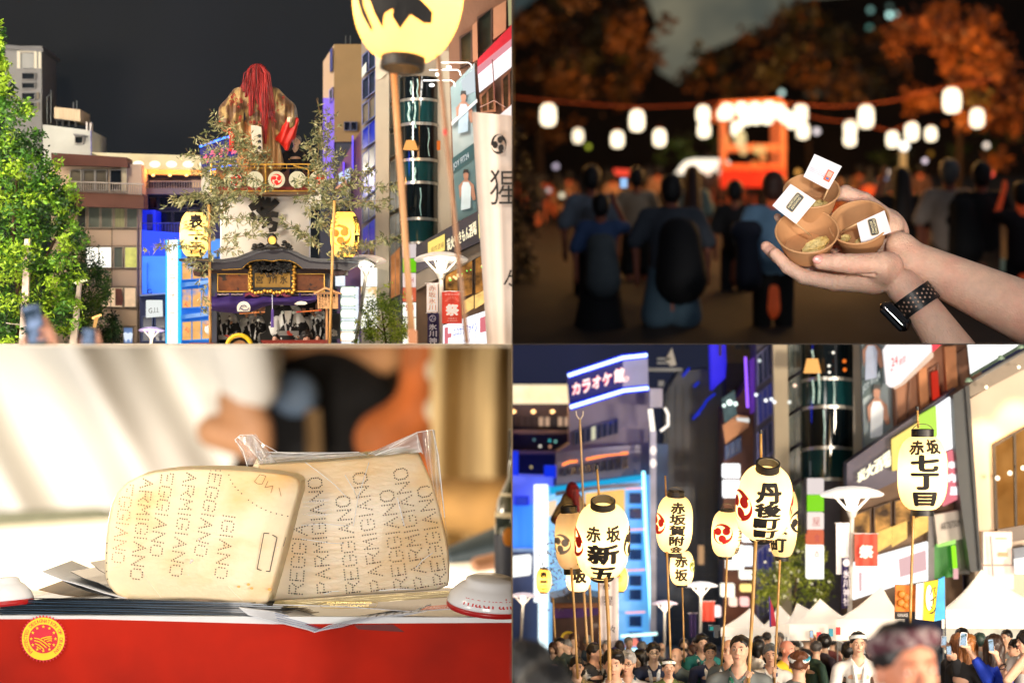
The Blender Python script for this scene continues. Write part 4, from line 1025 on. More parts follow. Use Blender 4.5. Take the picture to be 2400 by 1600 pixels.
spray('bamboo leaves hanging below and right of the outlined lantern',[((800,590),(935,555),6,.9),((780,600),(860,570),8,1),((745,580),(720,560),7,1),((820,480),(915,470),5,.5)],9.74,17)
# ---- right side of the street
D=11.3
o=T('corner_building','tall tan windowless building with purple glow on its left face behind the glass block','building',800,620,D)
mk('side_face',prism([(757,146),(783,104),(783,330),(757,330)],D,.3),mat((206,180,150),.8,noise=.05),o)
mk('side_glow',prism([(757,230),(783,230),(783,420),(757,420)],D - .01,.01),mat((130,110,210),.8,em=.25,emc=(60,40,255)),o)
mk('front_face',box(783,104,850,332,D - .02,.3),mat((140,116,78),.8,noise=.06),o)
mk('notch',prism([(773,117),(779,112),(779,165),(773,170)],D - .02,.01),mat((50,60,130),.5),o)
win(o,[(771,212),(780,203),(780,233),(771,243)],D - .02,mat((90,100,90),.3),mat((170,160,220),.5),1.5)
for x0 in (806,822):win(o,(x0,285,x0 + 15,306),D - .04,mat((16,20,40),.1),mat((80,90,120),.5),1.5)
for x in (810,821):mk('antenna',ptube([(x,84),(x,104)],D,.5),mat((120,125,120),.5),o)
mk('lower_block',box(750,332,850,640,D,.3),mat((44,50,66),.7,noise=.2),o)
# purple lit shop tower with signs
D=11.1
o=T('purple_lit_building','narrow building with purple and blue light strips and lit rooms behind the leaves','building',815,806,D)
mk('wall',prism([(790,400),(830,330),(850,300),(850,806),(790,806)],D,.3),mat((96,70,110),.7,noise=.25,ns=3,rgb2=(120,72,64),thr=.55,soft=.1),o)
for x,y0,y1,c in ((825,318,400,(110,90,255)),(804,380,450,(120,80,255)),(848,300,480,(90,80,255))):mk('light_strip',box(x,y0,x + 2.4,y1,D - .03,.02),glow(c,1.8),o)
for y0,y1,k in ((405,440,0),(452,500,1),(560,600,0)):win(o,[(792,y0),(822,y0 - 14),(822,y1 - 14),(792,y1)],D - .03,glow((210,226,255),1.1,noise=.3,ns=14) if k == 0 else mat((30,40,44),.1),mat((110,110,130),.5),2,cross=1)
mk('ledge',prism([(786,440),(812,420),(812,446),(786,446)],D - .05,.08),mat((200,150,120),.6),o)
for i,y in enumerate((682,707,735,763,788)):
 s=T('sign',('topmost','second','third','fourth','lowest yellow rimmed')[i] + ' oval white lit sign in the column right of the float','sign',815,y + 10,10.9)
 mk('panel',prism([(804,y - 9),(828,y - 9)] + [(828 + 5*sin(t),y - 9*cos(t)) for t in (.6,1.2,1.9,2.5)] + [(828,y + 9),(804,y + 9)] + [(804 - 6*sin(t),y + 9*cos(t)) for t in (.6,1.2,1.9,2.5)],10.9,.05),glow((255,255,240),1.5),s)
 mk('bracket',ptube([(786,y - 8),(800,y - 8)],10.92,.8),mat((120,140,130),.5),s)
 mk('rim',ring([(798,y - 11),(832,y - 11),(832,y + 11),(798,y + 11)],[(800,y - 9.5),(830,y - 9.5),(830,y + 9.5),(800,y + 9.5)],10.92,.02),mat((230,180,60) if i == 4 else (120,160,120),.5,em=.3),s)
o=T('sign','stacked white glowing sign boxes beside the hidden street lamp right of the float','sign',862,806,10.85)
mk('panel',box(846,628,882,670,10.85,.06),glow((255,255,250),1.5),o)
mk('panel',box(846,672,882,696,10.85,.06),glow((255,214,150),1.0,noise=.3,ns=20,rgb2=(255,250,230),thr=.5,soft=.03),o)
mk('panel',box(846,698,882,770,10.85,.06),glow((255,252,235),1.4),o)
mk('wall_light',J(box(786,640,808,670,11.0,.02),box(800,672,840,806,11.05,.02)),glow((240,246,255),1.1,noise=.2,ns=10),o)
# glass office block with tiled piers
D=11.0
TILE=mat((196,186,166),.6,noise=.08,ns=3)
def tiled(name,x0,y0,x1,y1,d,par,rowh=4.2,colw=9,m=TILE):
 gs=[box(x0,y0,x1,y1,d + .004,.25)]; y=y0; k=0
 while y < y1:
  x=x0 - (colw/2 if k%2 else 0)
  while x < x1:
   a,b=max(x,x0),min(x + colw - .6,x1)
   if b - a > 1:gs.append(box(a,y,b,min(y + rowh - .7,y1),d,.004))
   x += colw
  y += rowh; k += 1
 return mk(name,J(*gs),m,par,kind='stuff')
o=T('glass_office_building','office block of blue glass bays between cream tiled piers','building',900,806,D)
mk('wall',box(847,95,1062,806,D + .05,.4),mat((150,140,126),.7,noise=.1),o)
NAV=[mat((48,60,84),.12,noise=.3,ns=4),mat((40,56,150),.12,em=.25,emc=(30,50,255)),mat((120,116,104),.3,noise=.2)]
y=104
for i in range(10):
 q=[(848,y + 26),(880,y),(880,y + 52),(848,y + 74)]
 win(o,q,D,NAV[(0,0,2,1,0,1,0,1,0,0)[i]],mat((110,120,170),.4),2,cross=1)
 y += 58
mk('lit_panel',prism([(848,160),(858,146),(858,168),(848,182)],D - .03,.01),glow((255,250,225),1.2),o)
tiled('tiled_pier',880,118,912,806,D - .06,o)
tiled('tiled_pier',1024,120,1060,560,D - .06,o)
mk('pier_top',prism([(880,98),(926,95),(926,150),(912,166),(892,186),(880,186)],D - .07,.05),mat((206,196,176),.7),o)
for i in range(9):
 y=182 + i*64
 win(o,[(913,y + 6),(940,y - 8),(940,y + 46),(913,y + 60)],D - .02,mat((88,100,100),.2,noise=.35,ns=4),mat((140,146,140),.4),1.6,cross=1)
win(o,[(915,600),(938,578),(938,690),(915,700)],D - .05,glow((220,140,80),.7,noise=.5,ns=10),mat((150,100,60),.4),2,cross=1)
# round glass tower
o=T('round_glass_tower','curved dark teal glass tower with silver bands and an orange lamp inside','building',980,570,10.9)
GT=mat((14,52,56),.06,noise=.35,ns=3); GD=mat((8,16,20),.05,noise=.3)
def cyl(xc,y0,y1,rx,d,dep=.16,n=16,a=1.25,dip=0):
 V,f=[],[]
 for yy in (y0,y1):
  for i in range(n + 1):
   t=-a + 2*a*i/n; V.append(P(xc + rx*sin(t)/sin(a),yy + dip*(1 - cos(t))/(1 - cos(a)),d - dep*cos(t)))
 m=n + 1
 return V,[(i,i + 1,m + i + 1,m + i) for i in range(n)]
bands=[(178,229,GD),(236,286,GT),(293,370,GD),(377,424,GT),(430,509,GD),(516,566,GT)]
for y0,y1,m_ in bands:mk('glass_band',cyl(982,y0,y1,45,11.0,dip=5),m_,o,smooth=True)
for y in (232,289,373,427,512,569):
 g=cyl(982,y - 3.4,y + 3.4,46,10.995,.165,dip=6); mk('metal_band',g,mat((190,188,180),.3,metal=.7),o,smooth=True)
mk('soffit',cyl(982,569,576,46,11.02,dip=4),mat((60,66,70),.7),o)
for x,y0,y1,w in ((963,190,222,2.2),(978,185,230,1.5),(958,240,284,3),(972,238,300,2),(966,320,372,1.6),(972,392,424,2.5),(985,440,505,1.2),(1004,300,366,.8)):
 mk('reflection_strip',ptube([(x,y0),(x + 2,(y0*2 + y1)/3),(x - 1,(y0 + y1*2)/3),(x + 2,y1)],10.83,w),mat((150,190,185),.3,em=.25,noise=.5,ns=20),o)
mk('lamp_shade',put(lathe([(10,11),(18,-11)],20),962,340,10.8),glow((255,178,96),1.1),o,smooth=True)
mk('wall_lamp',box(1024,330,1032,352,10.85,.01),glow((240,120,40),.9),o)
light('lamp_glow','POINT',P(962,345,10.6),.5,(255,180,110),size=.03)
# billboards
o=T('billboard','tall teal gym poster with a person above a slanted name band and another person below','billboard',1090,520,10.8)
mk('panel',prism([(1056,206),(1112,148),(1118,300),(1120,498),(1068,522)],10.8,.05),mat((128,156,164),.5,rgb2=(206,222,226),thr=.52,soft=.12,ns=3,noise=.1),o)
mk('top_glow',prism([(1080,190),(1112,158),(1114,215),(1088,225)],10.795,.003),glow((225,236,240),.9),o)
mk('name_band',prism([(1059,372),(1112,334),(1113,372),(1062,408)],10.79,.005),mat((44,88,96),.5),o)
mk('lettering',write('JOY FIT24',[(1061,384),(1098,357),(1100,374),(1063,401)],10.79,.02,.01),glow((245,250,250),.9),o)
mk('lower_panel',prism([(1062,408),(1113,372),(1118,498),(1068,520)],10.793,.004),mat((88,126,134),.5,noise=.25,ns=4),o)
def posterman(x,y,s,top=(200,220,230),par=None,dd=10.78):
 sk=mat((176,128,106),.6,noise=.1,em=.1)
 mk('poster_head',prism([(x - 5*s,y - 9*s),(x,y - 13*s),(x + 5*s,y - 9*s),(x + 4*s,y + 2*s),(x,y + 6*s),(x - 4*s,y + 2*s)],dd,.003),sk,par)
 mk('poster_hair',prism([(x - 5.5*s,y - 6*s),(x - 4*s,y - 14*s),(x + 4*s,y - 14*s),(x + 5.5*s,y - 6*s),(x,y - 9*s)],dd - .004,.003),HAIRB,par)
 mk('poster_body',prism([(x - 3*s,y + 4*s),(x + 3*s,y + 4*s),(x + 14*s,y + 14*s),(x + 18*s,y + 40*s),(x + 13*s,y + 42*s),(x + 8*s,y + 30*s),(x - 8*s,y + 30*s),(x - 11*s,y + 40*s),(x - 13*s,y + 16*s)],dd,.003),sk,par)
 mk('poster_vest',prism([(x - 5*s,y + 9*s),(x + 5*s,y + 9*s),(x + 9*s,y + 18*s),(x + 8*s,y + 56*s),(x - 9*s,y + 60*s),(x - 8*s,y + 18*s)],dd - .004,.003),mat(top,.6,em=.2),par)
posterman(1086,232,1.35,(170,196,216),o); posterman(1092,415,1.3,(205,225,232),o)
mk('white_bar',prism([(1058,286),(1118,232),(1118,240),(1058,295)],10.77,.01),mat((225,230,232),.5,em=.2),o)
for i,(x,y) in enumerate(((1052,159),(1026,176),(1012,201))):
 s=T('billboard_lamp',('highest','middle','lowest')[i] + ' white arm lamp leaning out over the gym billboard','lamp',x + 40,y + 20,10.6,'arm lamps over the billboard')
 mk('arm',ptube([(x - 20,y - 12),(x + 45,y - 12),(x + 52,y - 8),(x + 54,y + 2)],10.6,1.5),mat((225,225,225),.4),s)
 mk('lamp_head',pball(x,y - 1,10.58,(6,5,4)),glow((255,252,245),5),s,smooth=True)
 light('billboard_lamp_bulb','POINT',P(x + 8,y + 2,10.5),.8,(255,248,235),size=.03)
 # brown building upper right
D=10.85
o=T('brown_brick_building','brown brick building with deep dark window bays at the upper right','building',1140,560,D)
mk('wall',prism([(1050,60),(1096,-20),(1260,-40),(1260,420),(1060,420)],D + .05,.4),mat((130,94,74),.75,noise=.12,ns=3,bump=.3,bs=40),o)
for q in ([(1118,40),(1154,18),(1154,108),(1120,132)],[(1076,86),(1107,70),(1107,146),(1078,160)],[(1186,-20),(1230,-30),(1230,50),(1188,66)]):
 f_=win(o,q,D - .01,mat((46,54,44),.15,noise=.4) if q[0][0] < 1180 else glow((226,214,160),.6),mat((70,46,36),.6),4,th=.05)
mk('pier',J(prism([(1156,20),(1186,2),(1186,70),(1156,94)],D - .06,.1),prism([(1107,60),(1118,50),(1120,140),(1108,146)],D - .06,.1)),mat((178,128,98),.75,noise=.1),o)
s=T('shop_sign','slanted red and white lit fascia sign on the brown brick building','sign',1160,210,D - .15)
mk('red_band',prism([(1119,140),(1200,58),(1215,44),(1215,84),(1119,160)],D - .15,.08),mat((176,16,40),.5,em=.25,emc=(200,10,40)),s)
mk('white_band',prism([(1119,160),(1215,84),(1215,140),(1123,213)],D - .15,.08),glow((255,246,246),1.3),s)
mk('blush',prism([(1119,157),(1215,78),(1215,96),(1119,176)],D - .155,.004),glow((232,150,160),1.0),s)
for q in ([(1124,222),(1160,194),(1162,262),(1126,266)],[(1174,180),(1212,150),(1212,250),(1176,262)]):
 win(o,q,D - .03,mat((70,56,40),.2,noise=.4,em=.12,ns=20),mat((150,96,66),.6),5,th=.04,cross=1)
mk('light_ledge',prism([(1168,272),(1215,232),(1215,292),(1178,292)],D - .1,.05),glow((255,240,235),1.1),o)
mk('flag_pole',ptube([(1154,140),(1160,235)],D - .25,1.4),mat((110,50,40),.6),o)
mk('stay_rope',J(ptube([(1124,252),(1158,236),(1185,252)],D - .25,1)),mat((200,160,150),.6),o)
# restaurant front
D=10.7
o=T('restaurant_building','restaurant storey with slanted dark sign fascia and warm lit windows above the pharmacy','shop front',1080,750,D)
mk('wall',prism([(975,580),(1135,500),(1150,500),(1150,806),(975,806)],D,.3),mat((96,74,56),.7,noise=.2),o)
mk('fascia',prism([(976,575),(1124,492),(1140,486),(1140,560),(1060,596),(976,640)],D - .1,.12),mat((46,42,58),.5,noise=.1),o)
mk('yellow_panel',prism([(1003,568),(1042,548),(1042,586),(1003,600)],D - .14,.04),glow((255,226,120),1.15),o)
mk('lettering',write('焼肉酒場',[(1010,580),(1040,566),(1040,580),(1010,592)],D - .14,0,.01),mat((150,90,30),.5),o)
mk('sign_lettering',write('炭火やきもん酒場',[(1046,562),(1116,516),(1118,548),(1048,590)],D - .12,.05,.012),glow((255,240,200),1.3),o)
mk('yellow_panel',prism([(1121,502),(1140,494),(1140,548),(1123,558)],D - .14,.04),glow((255,236,150),1.2),o)
mk('soffit',prism([(976,640),(1140,562),(1140,592),(976,680)],D - .05,.05),mat((130,120,110),.7),o)
WW=[glow((224,150,70),.75,noise=.5,ns=16,rgb2=(70,50,34),thr=.55,soft=.1),glow((255,206,120),1.1,noise=.3,ns=18)]
for x0,k in ((1042,0),(1076,0),(1112,0)):win(o,[(x0,644 - (x0 - 1042)*.55),(x0 + 33,626 - (x0 - 1042)*.55),(x0 + 33,700 - (x0 - 1042)*.3),(x0,712 - (x0 - 1042)*.3)],D - .03,WW[0],mat((60,42,30),.6),2.5)
for x0 in (1084,1113):mk('lit_blind',prism([(x0,706 - (x0 - 1084)*.5),(x0 + 26,692 - (x0 - 1084)*.5),(x0 + 26,722 - (x0 - 1084)*.5),(x0,738 - (x0 - 1084)*.5)],D - .08,.02),WW[1],o)
for i in range(16):
 x=1046 + rnd.random()*88; y=655 - (x - 1042)*.4 + rnd.random()*10
 mk('bulb',pball(x,y,D - .1,rnd.uniform(1.5,4),8,6),glow((255,220,150) if i%3 else (130,240,90),1.6),o)
s=T('pharmacy_sign','white lit pharmacy sign with blue katakana and red blocks at the bottom right','sign',1085,806,D - .12)
mk('panel',prism([(1034,764),(1138,728),(1150,725),(1150,812),(1034,812)],D - .12,.06),glow((250,250,255),1.35),s)
mk('lettering',write('ココカラファイン',[(1062,772),(1119,752),(1119,778),(1062,788)],D - .12,.02,.01),glow((40,90,220),.8),s)
mk('small_lettering',write('ドラッグストア',[(1074,795),(1116,788),(1116,798),(1074,806)],D - .12,0,.01),glow((90,110,170),.8),s)
for q in ([(1042,768),(1050,766),(1050,806),(1042,806)],[(1050,782),(1058,780),(1058,790),(1050,792)],[(1125,745),(1140,740),(1140,776),(1125,780)]):mk('red_block',prism(q,D - .13,.008),glow((240,130,140),.9),s)
# sign tower beside glass tower
o=T('sign_tower','vertical stack of lit sign boxes, white green white orange, below the round tower','sign',960,806,10.75)
for y0,y1,g_ in ((572,603,glow((236,220,216),.9)),(606,637,glow((120,214,20),.95,noise=.12)),(640,672,glow((255,232,225),.95)),(674,706,glow((236,110,76),.85,noise=.2,ns=20)),(709,742,glow((255,255,240),1.4)),(745,806,glow((255,252,230),1.4))):
 mk('sign_box',box(944,y0,975,y1,10.75,.08),g_,o)
mk('frame',J(box(941,570,944,806,10.78,.05),box(975,570,978,806,10.78,.05)),mat((50,50,56),.5),o)
mk('lettering',J(write('H',rect(962,650,969,662),10.75,.02,.012),write('11F',rect(955,680,970,690),10.75,.02,.012),write('54',rect(950,714,970,728),10.75,.02,.012),write('食',rect(952,756,968,774),10.75,.02,.012)),glow((214,60,50),.8),o)
mk('letter_white',write('4',rect(955,692,968,704),10.75,.02,.012),glow((255,255,255),1),o)
# dish lamps
dish_lamp('large white dish street lamp in front of the restaurant storey',1034,608,128,1032,830,10.55,(226,216,206),2.2,pw=6)
dish_lamp('white dish street lamp half hidden behind the right end of the float roof',858,611,98,830,830,10.65,(235,215,200),2.5,pw=4.5)
# banners
def banner(label,x0,y0,x1,y1,d,m,cat='banner',group=None):
 o=T('hanging_banner',label,cat,(x0 + x1)/2,y1,d,group)
 n=10; V,f=[],[]
 for i in range(n + 1):
  for yy in (y0,y1):V.append(P(x0 + (x1 - x0)*i/n,yy,d + .006*sin(i*1.3)))
 mk('cloth',(V,[(2*i,2*i + 1,2*i + 3,2*i + 2) for i in range(n)]),m,o,smooth=True)
 mk('rod',ptube([(x0 - 4,y0),(x1 + 3,y0)],d,1.2),mat((210,200,200),.5),o)
 return o
o=banner('orange red festival banner with white character on the dish lamp post',1036,683,1083,758,10.5,mat((206,70,52),.7,em=.35,emc=(225,70,50)))
mk('lettering',write('祭',rect(1044,712,1076,740),10.5,.05,.02),mat((250,235,225),.7,em=.4),o)
mk('small_lettering',J(write('赤坂氷川祭',rect(1042,687,1078,692),10.5,0,.02),write('赤坂氷川',rect(1050,744,1070,748),10.5,0,.02),write('山車巡行',rect(1048,750,1072,753),10.5,0,.02)),mat((240,200,190),.7,em=.3),o)
rays=[ptube([(1060 + 12*cos(R(a)),710 - 10*sin(R(a))),(1060 + 18*cos(R(a)),710 - 16*sin(R(a)))],10.48,.6,4) for a in range(20,170,14)]
mk('sun_rays',J(*rays),mat((240,160,140),.7,em=.3),o)
o=banner('purple festival banner with white crest and shrine name',1002,733,1029,812,10.48,mat((44,30,84),.7))
mk('crest',prism(circ(1014,746,8),10.458,.002),mat((225,220,235),.7),o); mk('crest_commas',crest(1014,746,6.5,10.455,.5),mat((60,50,110),.7),o)
mk('lettering',column('氷川神社',1005,758,1024,822,10.48,.04,.1,.02),mat((225,220,235),.7),o)
o=banner('white festival banner with brush writing beside the dish lamp post',1000,664,1026,731,10.5,mat((250,236,225),.7,em=.4))
mk('lettering',column('赤坂氷川',1004,668,1022,728,10.5,.02,.1,.02),mat((214,170,150),.7),o)
tree('yellow green street tree lit from behind right of the float',[(895,740,48,64),(915,700,34,34),(860,775,36,36),(940,770,30,44)],10.6,8,[(84,112,26),(128,156,40),(168,184,66)],7.5,4200,[([(905,806),(900,770),(895,730)],[3,2.4,1.5]),([(900,775),(925,735)],[2,1]),([(898,780),(870,750)],[2,1])],dep=.12)
# --- foreground: big lantern on two poles, white banner
FD=8.75
lantern('huge glowing lantern with black brush character cropped by the top edge above two poles',957,-22,FD,258,330,-10,4,-22,None,strokes=[[((x - 945)*1.3,-(y + 22)) for x,y in q] for q in ([(838,-80),(872,-90),(880,-20),(902,20),(908,62),(898,96),(884,62),(872,20),(858,-20)],[(905,-90),(955,-90),(950,0),(968,26),(1000,52),(1004,76),(986,80),(958,66),(938,98),(922,72),(926,30),(900,6)],[(846,-10),(858,4),(860,44),(872,92),(864,98),(850,60),(842,24)],[(870,-14),(960,-22),(962,4),(905,30),(874,24)],[(884,30),(930,20),(932,50),(905,66),(886,62)])],paper=(255,212,136),watts=2.5,ro=.38,hoops=(1,1.3),handle=False,lampcol=(255,214,160),shape=2.2,seg=72)
bamboo('bamboo_pole',[(921,150),(944,480),(968,820)],FD + .1,7,node=150,label='thick left bamboo pole of the huge foreground lantern with rope at its foot',cat='bamboo pole',m=mat((170,126,84),.45,noise=.2,ns=5))
bamboo('bamboo_pole',[(1027,130),(1062,480),(1096,820)],FD - .35,4.6,node=130,label='thinner right bamboo pole beside the huge foreground lantern',cat='bamboo pole',m=mat((140,102,74),.45,noise=.2,ns=5))
mk('rope_knot',J(*[ptube([(957,778 + i*5),(966,775 + i*5),(977,780 + i*5)],FD + .02,4.5) for i in range(7)]),mat((176,120,84),.8),None,label='rope knot wound round the left foreground bamboo pole',cat='rope',smooth=True)
mk('red_tag',pball(1043,310,FD - .4,(5,4,8)),mat((190,40,40),.5),None,label='small red tag tied to the right foreground bamboo pole',cat='tag',smooth=True)
o=T('cloth_banner','tall white cloth banner with black three comma crest and brush characters','banner',1170,806,9.3)
n=16; V,f=[],[]
def bd(u):return 9.3 + .006*sin(u*9) + .002*sin(u*23)
for i in range(n + 1):
 u=i/n
 for j in range(9):
  v=j/8; xl=1106 + 36*v; x=xl + (1225 - xl)*u; V.append(P(x,262 + 12*u + (560 - 12*u)*v,bd(u)))
mk('cloth',(V,[(i*9 + j,i*9 + j + 1,(i + 1)*9 + j + 1,(i + 1)*9 + j) for i in range(n) for j in range(8)]),mat((214,200,190),.8,noise=.04,bump=.1,bs=5),o,smooth=True)
mk('crest',crest(1169,338,21,9.3,.9,.88,1.12,.04,-1),INK,o)
for ch,q in (('猩',(1148,398,1214,480)),('々',(1180,632,1216,682))):mk('lettering',write(ch,rect(*q),9.3,.0,.04),INK,o)
# ================================================================ SET 2 (upper right): hands with cups at a lantern festival
QUAD=2
mk('sky',box(1200,-900,3600,806,20,.02),glow((54,64,64),1.0,noise=.08,ns=.7,rgb2=(128,122,100),thr=.5,soft=.1),kind='structure')
def gd(y):return 13 + (806 - y)/386*5
V=[P(900,900,gd(900)),P(2800,900,gd(900)),P(2800,415,gd(415)),P(900,415,gd(415))]
mk('ground',(V,[(0,1,2,3)]),mat((40,26,18),.9,noise=.35,ns=3,rgb2=(26,20,16),thr=.5,soft=.2,bump=.4),kind='structure')
mk('woods',prism([(1200,40),(1300,-40),(1500,-30),(1540,50),(1520,120),(1545,170),(1590,196),(1620,160),(1650,125),(1720,95),(1800,60),(1880,0),(2500,-60),(2500,470),(1200,470)],19.2,.3),mat((26,18,9),.9,noise=.5,ns=1.2,rgb2=(44,30,12),thr=.55,soft=.1),kind='structure')
BR=[(60,44,20),(100,66,24),(130,80,28),(72,66,28)]
OGR=[(110,60,24),(160,88,34),(176,100,36),(110,92,36)]
tree('dark broad tree filling the left above the lanterns',[(1300,60,130,120),(1440,60,92,110),(1470,180,60,80),(1512,40,55,80),(1520,140,38,50),(1330,200,150,80),(1240,330,70,80)],17.2,21,BR,40,2600,[([(1270,470),(1262,330),(1280,200)],[16,13,9]),([(1265,300),(1330,180)],[8,5])],dep=.8,leafasp=.6)
tree('dark rounded tree between the pale sky gap and the stage tower',[(1780,175,100,75),(1890,110,100,90),(1700,205,70,50),(1985,150,130,120),(1628,180,50,42),(1690,130,55,45),(1780,90,60,45),(1860,30,50,45)],17.6,22,BR,38,2200,[([(1900,440),(1890,250)],[12,7])],dep=.8,leafasp=.6)
tree('orange lit tree at the upper right above the largest lantern',[(2200,90,110,110),(2330,130,120,120),(2280,240,130,70),(2150,240,60,60),(2370,300,80,90)],16.6,23,OGR,34,2600,[([(2245,480),(2250,330),(2235,200)],[16,13,9]),([(2250,300),(2300,200)],[8,5])],dep=.7,leafasp=.6)
tree('yellow brown creeper covered shrub at the left edge',[(1225,420,45,120),(1222,560,52,130),(1215,700,45,110)],14.2,24,[(70,54,14),(96,70,18),(40,34,12),(26,20,10)],18,2400,[([(1205,806),(1215,600)],[6,4])],dep=.3,name='shrub')
tree('green bushes behind the tent and stage',[(1660,370,60,60),(1590,350,60,40),(2290,350,60,40),(2100,370,60,30)],17,25,[(40,70,14),(56,84,20),(30,40,12)],26,900,None,dep=.3,name='shrub')
LG=(255,236,200)
def small_lantern(label,x,y,w,h,d,s=3.0,c=LG,grp='lit lanterns strung over the festival ground'):
 o=T('paper_lantern',label,'lantern',x,y + h/2,d,grp)
 k=w/2
 mk('shade',put(lathe([(k*.5,-h*.5),(k*.86,-h*.42),(k,-h*.22),(k*1.0,h*.1),(k*.9,h*.36),(k*.5,h*.5)],20),x,y,d),glow(c,s),o,smooth=True)
 mk('cap',put(lathe([(k*.5,h*.5),(k*.5,h*.58)],16),x,y,d),mat((90,40,20),.6,em=.3,emc=(255,110,40)),o)
 mk('hanger',ptube([(x,y - h*.56),(x,y - h*.75)],d,1),mat((90,50,30),.7),o)
SL=[(1285,270,36,50,'leftmost large'),(1355,319,24,32,'small left hand'),(1447,327,29,37,'low one left of centre, third'),(1493,283,34,48,'large one second from the left'),(1546,323,29,39,'medium one between the second large and the pair'),(1648,268,30,38,'upper of the pair left of the tower'),(1650,305,29,34,'lower of the pair left of the tower'),(1877,266,31,40,'upper one just right of the tower'),(1882,307,28,36,'lower one just right of the tower'),(2030,274,35,51,'large one above the flags, right of the tower'),(1993,300,29,32,'upper of the pair above the rear cup'),(1992,327,28,30,'lower of the pair above the rear cup'),(2092,327,28,36,'small one left of the lamp globe'),(2137,309,31,41,'one right above the lamp globe'),(2182,314,26,32,'warm small one right of the lamp globe'),(2231,236,42,56,'highest and largest at the right'),(2290,277,32,43,'rightmost')]
for i,(x,y,w,h,l) in enumerate(SL):
 d=15.6 + (50 - h)*.03
 small_lantern('glowing festival lantern, ' + l,x,y,w,h,d,2.6 if w > 25 else 2.0)
 if w > 30:light('lantern_lamp','POINT',P(x,y - 40,d - .5),17,(255,188,104),size=.15)
def wire(label,pts,d):mk('lantern_wire',ptube(pts,d,1.6,5),mat((120,56,34),.7,em=.12,emc=(255,90,40)),None,label=label,cat='wire')
wire('string wire carrying the lanterns at the left of the tower',[(1180,226),(1285,236),(1400,246),(1493,252),(1648,246),(1700,236)],15.7)
wire('string wire carrying the lanterns right of the tower',[(1830,240),(1877,246),(1960,250),(2030,246),(2130,230)],15.7)
wire('rising string wire over the largest right lantern',[(2130,222),(2231,204),(2330,186)],15.5)
wire('lower string wire between the tower and the lamp globe',[(1860,262),(1930,280),(2000,288),(2092,308),(2137,286)],15.8)
# tower
D=16.0
WR=mat((200,110,64),.6,noise=.2,em=.34,emc=(255,128,70))
o=T('stage_tower','open wooden stage tower crowned with massed bright lanterns and red hangings','stage tower',1765,440,D)
for x0,x1,dd in ((1691,1703,0),(1812,1820,.5),(1830,1842,0)):mk('post',box(x0,262,x1,430,D + dd,.15),WR,o)
mk('beam',box(1691,338,1843,354,D + .02,.1),WR,o);
mk('roof',prism([(1690,238),(1830,231),(1846,250),(1690,258)],D + .1,.9),mat((230,120,60),.6,em=.5,emc=(255,120,60)),o)
mk('red_hanging',prism([(1690,402),(1720,396),(1760,404),(1800,394),(1840,400),(1832,436),(1690,440)],D - .1,.06),mat((190,34,18),.7,noise=.3,ns=4,em=.16,emc=(255,50,24)),o)
for x,y,a,b,c in ((1735,326,17,28,(255,226,160)),(1742,352,13,16,(255,200,130)),(1780,352,20,14,(255,200,120)),(1788,368,10,16,(250,150,80)),(1768,384,9,10,(255,130,60)),(1704,330,9,22,(255,150,80))):mk('performer',pball(x,y,D - .2,(a*.8,8,b*.8)),glow(c,.95),o,smooth=True)
mk('red_rail',box(1700,384,1838,398,D - .05,.05),mat((200,90,50),.7,em=.35,emc=(255,110,50)),o)
for i,(x,y,w,h) in enumerate([(1704,262,30,36),(1738,256,28,30),(1770,256,28,30),(1802,256,30,34),(1826,262,28,34),(1748,280,26,26),(1772,278,26,26),(1798,278,26,26),(1842,274,26,30),(1856,284,24,34),(1694,268,24,26),(1727,302,25,34)]):
 mk('tower_lantern',put(lathe([(w*.25,-h*.5),(w*.46,-h*.36),(w*.5,0),(w*.46,h*.36),(w*.25,h*.5)],16),x,y,D - .3 + .1*(i%3)),glow((255,240,205),2.6),o,smooth=True)
light('tower_lamp','POINT',P(1770,300,D - .6),5,(255,120,60),size=.2)
WARMSK=mat((230,150,100),.6,em=.25,emc=(255,130,70))
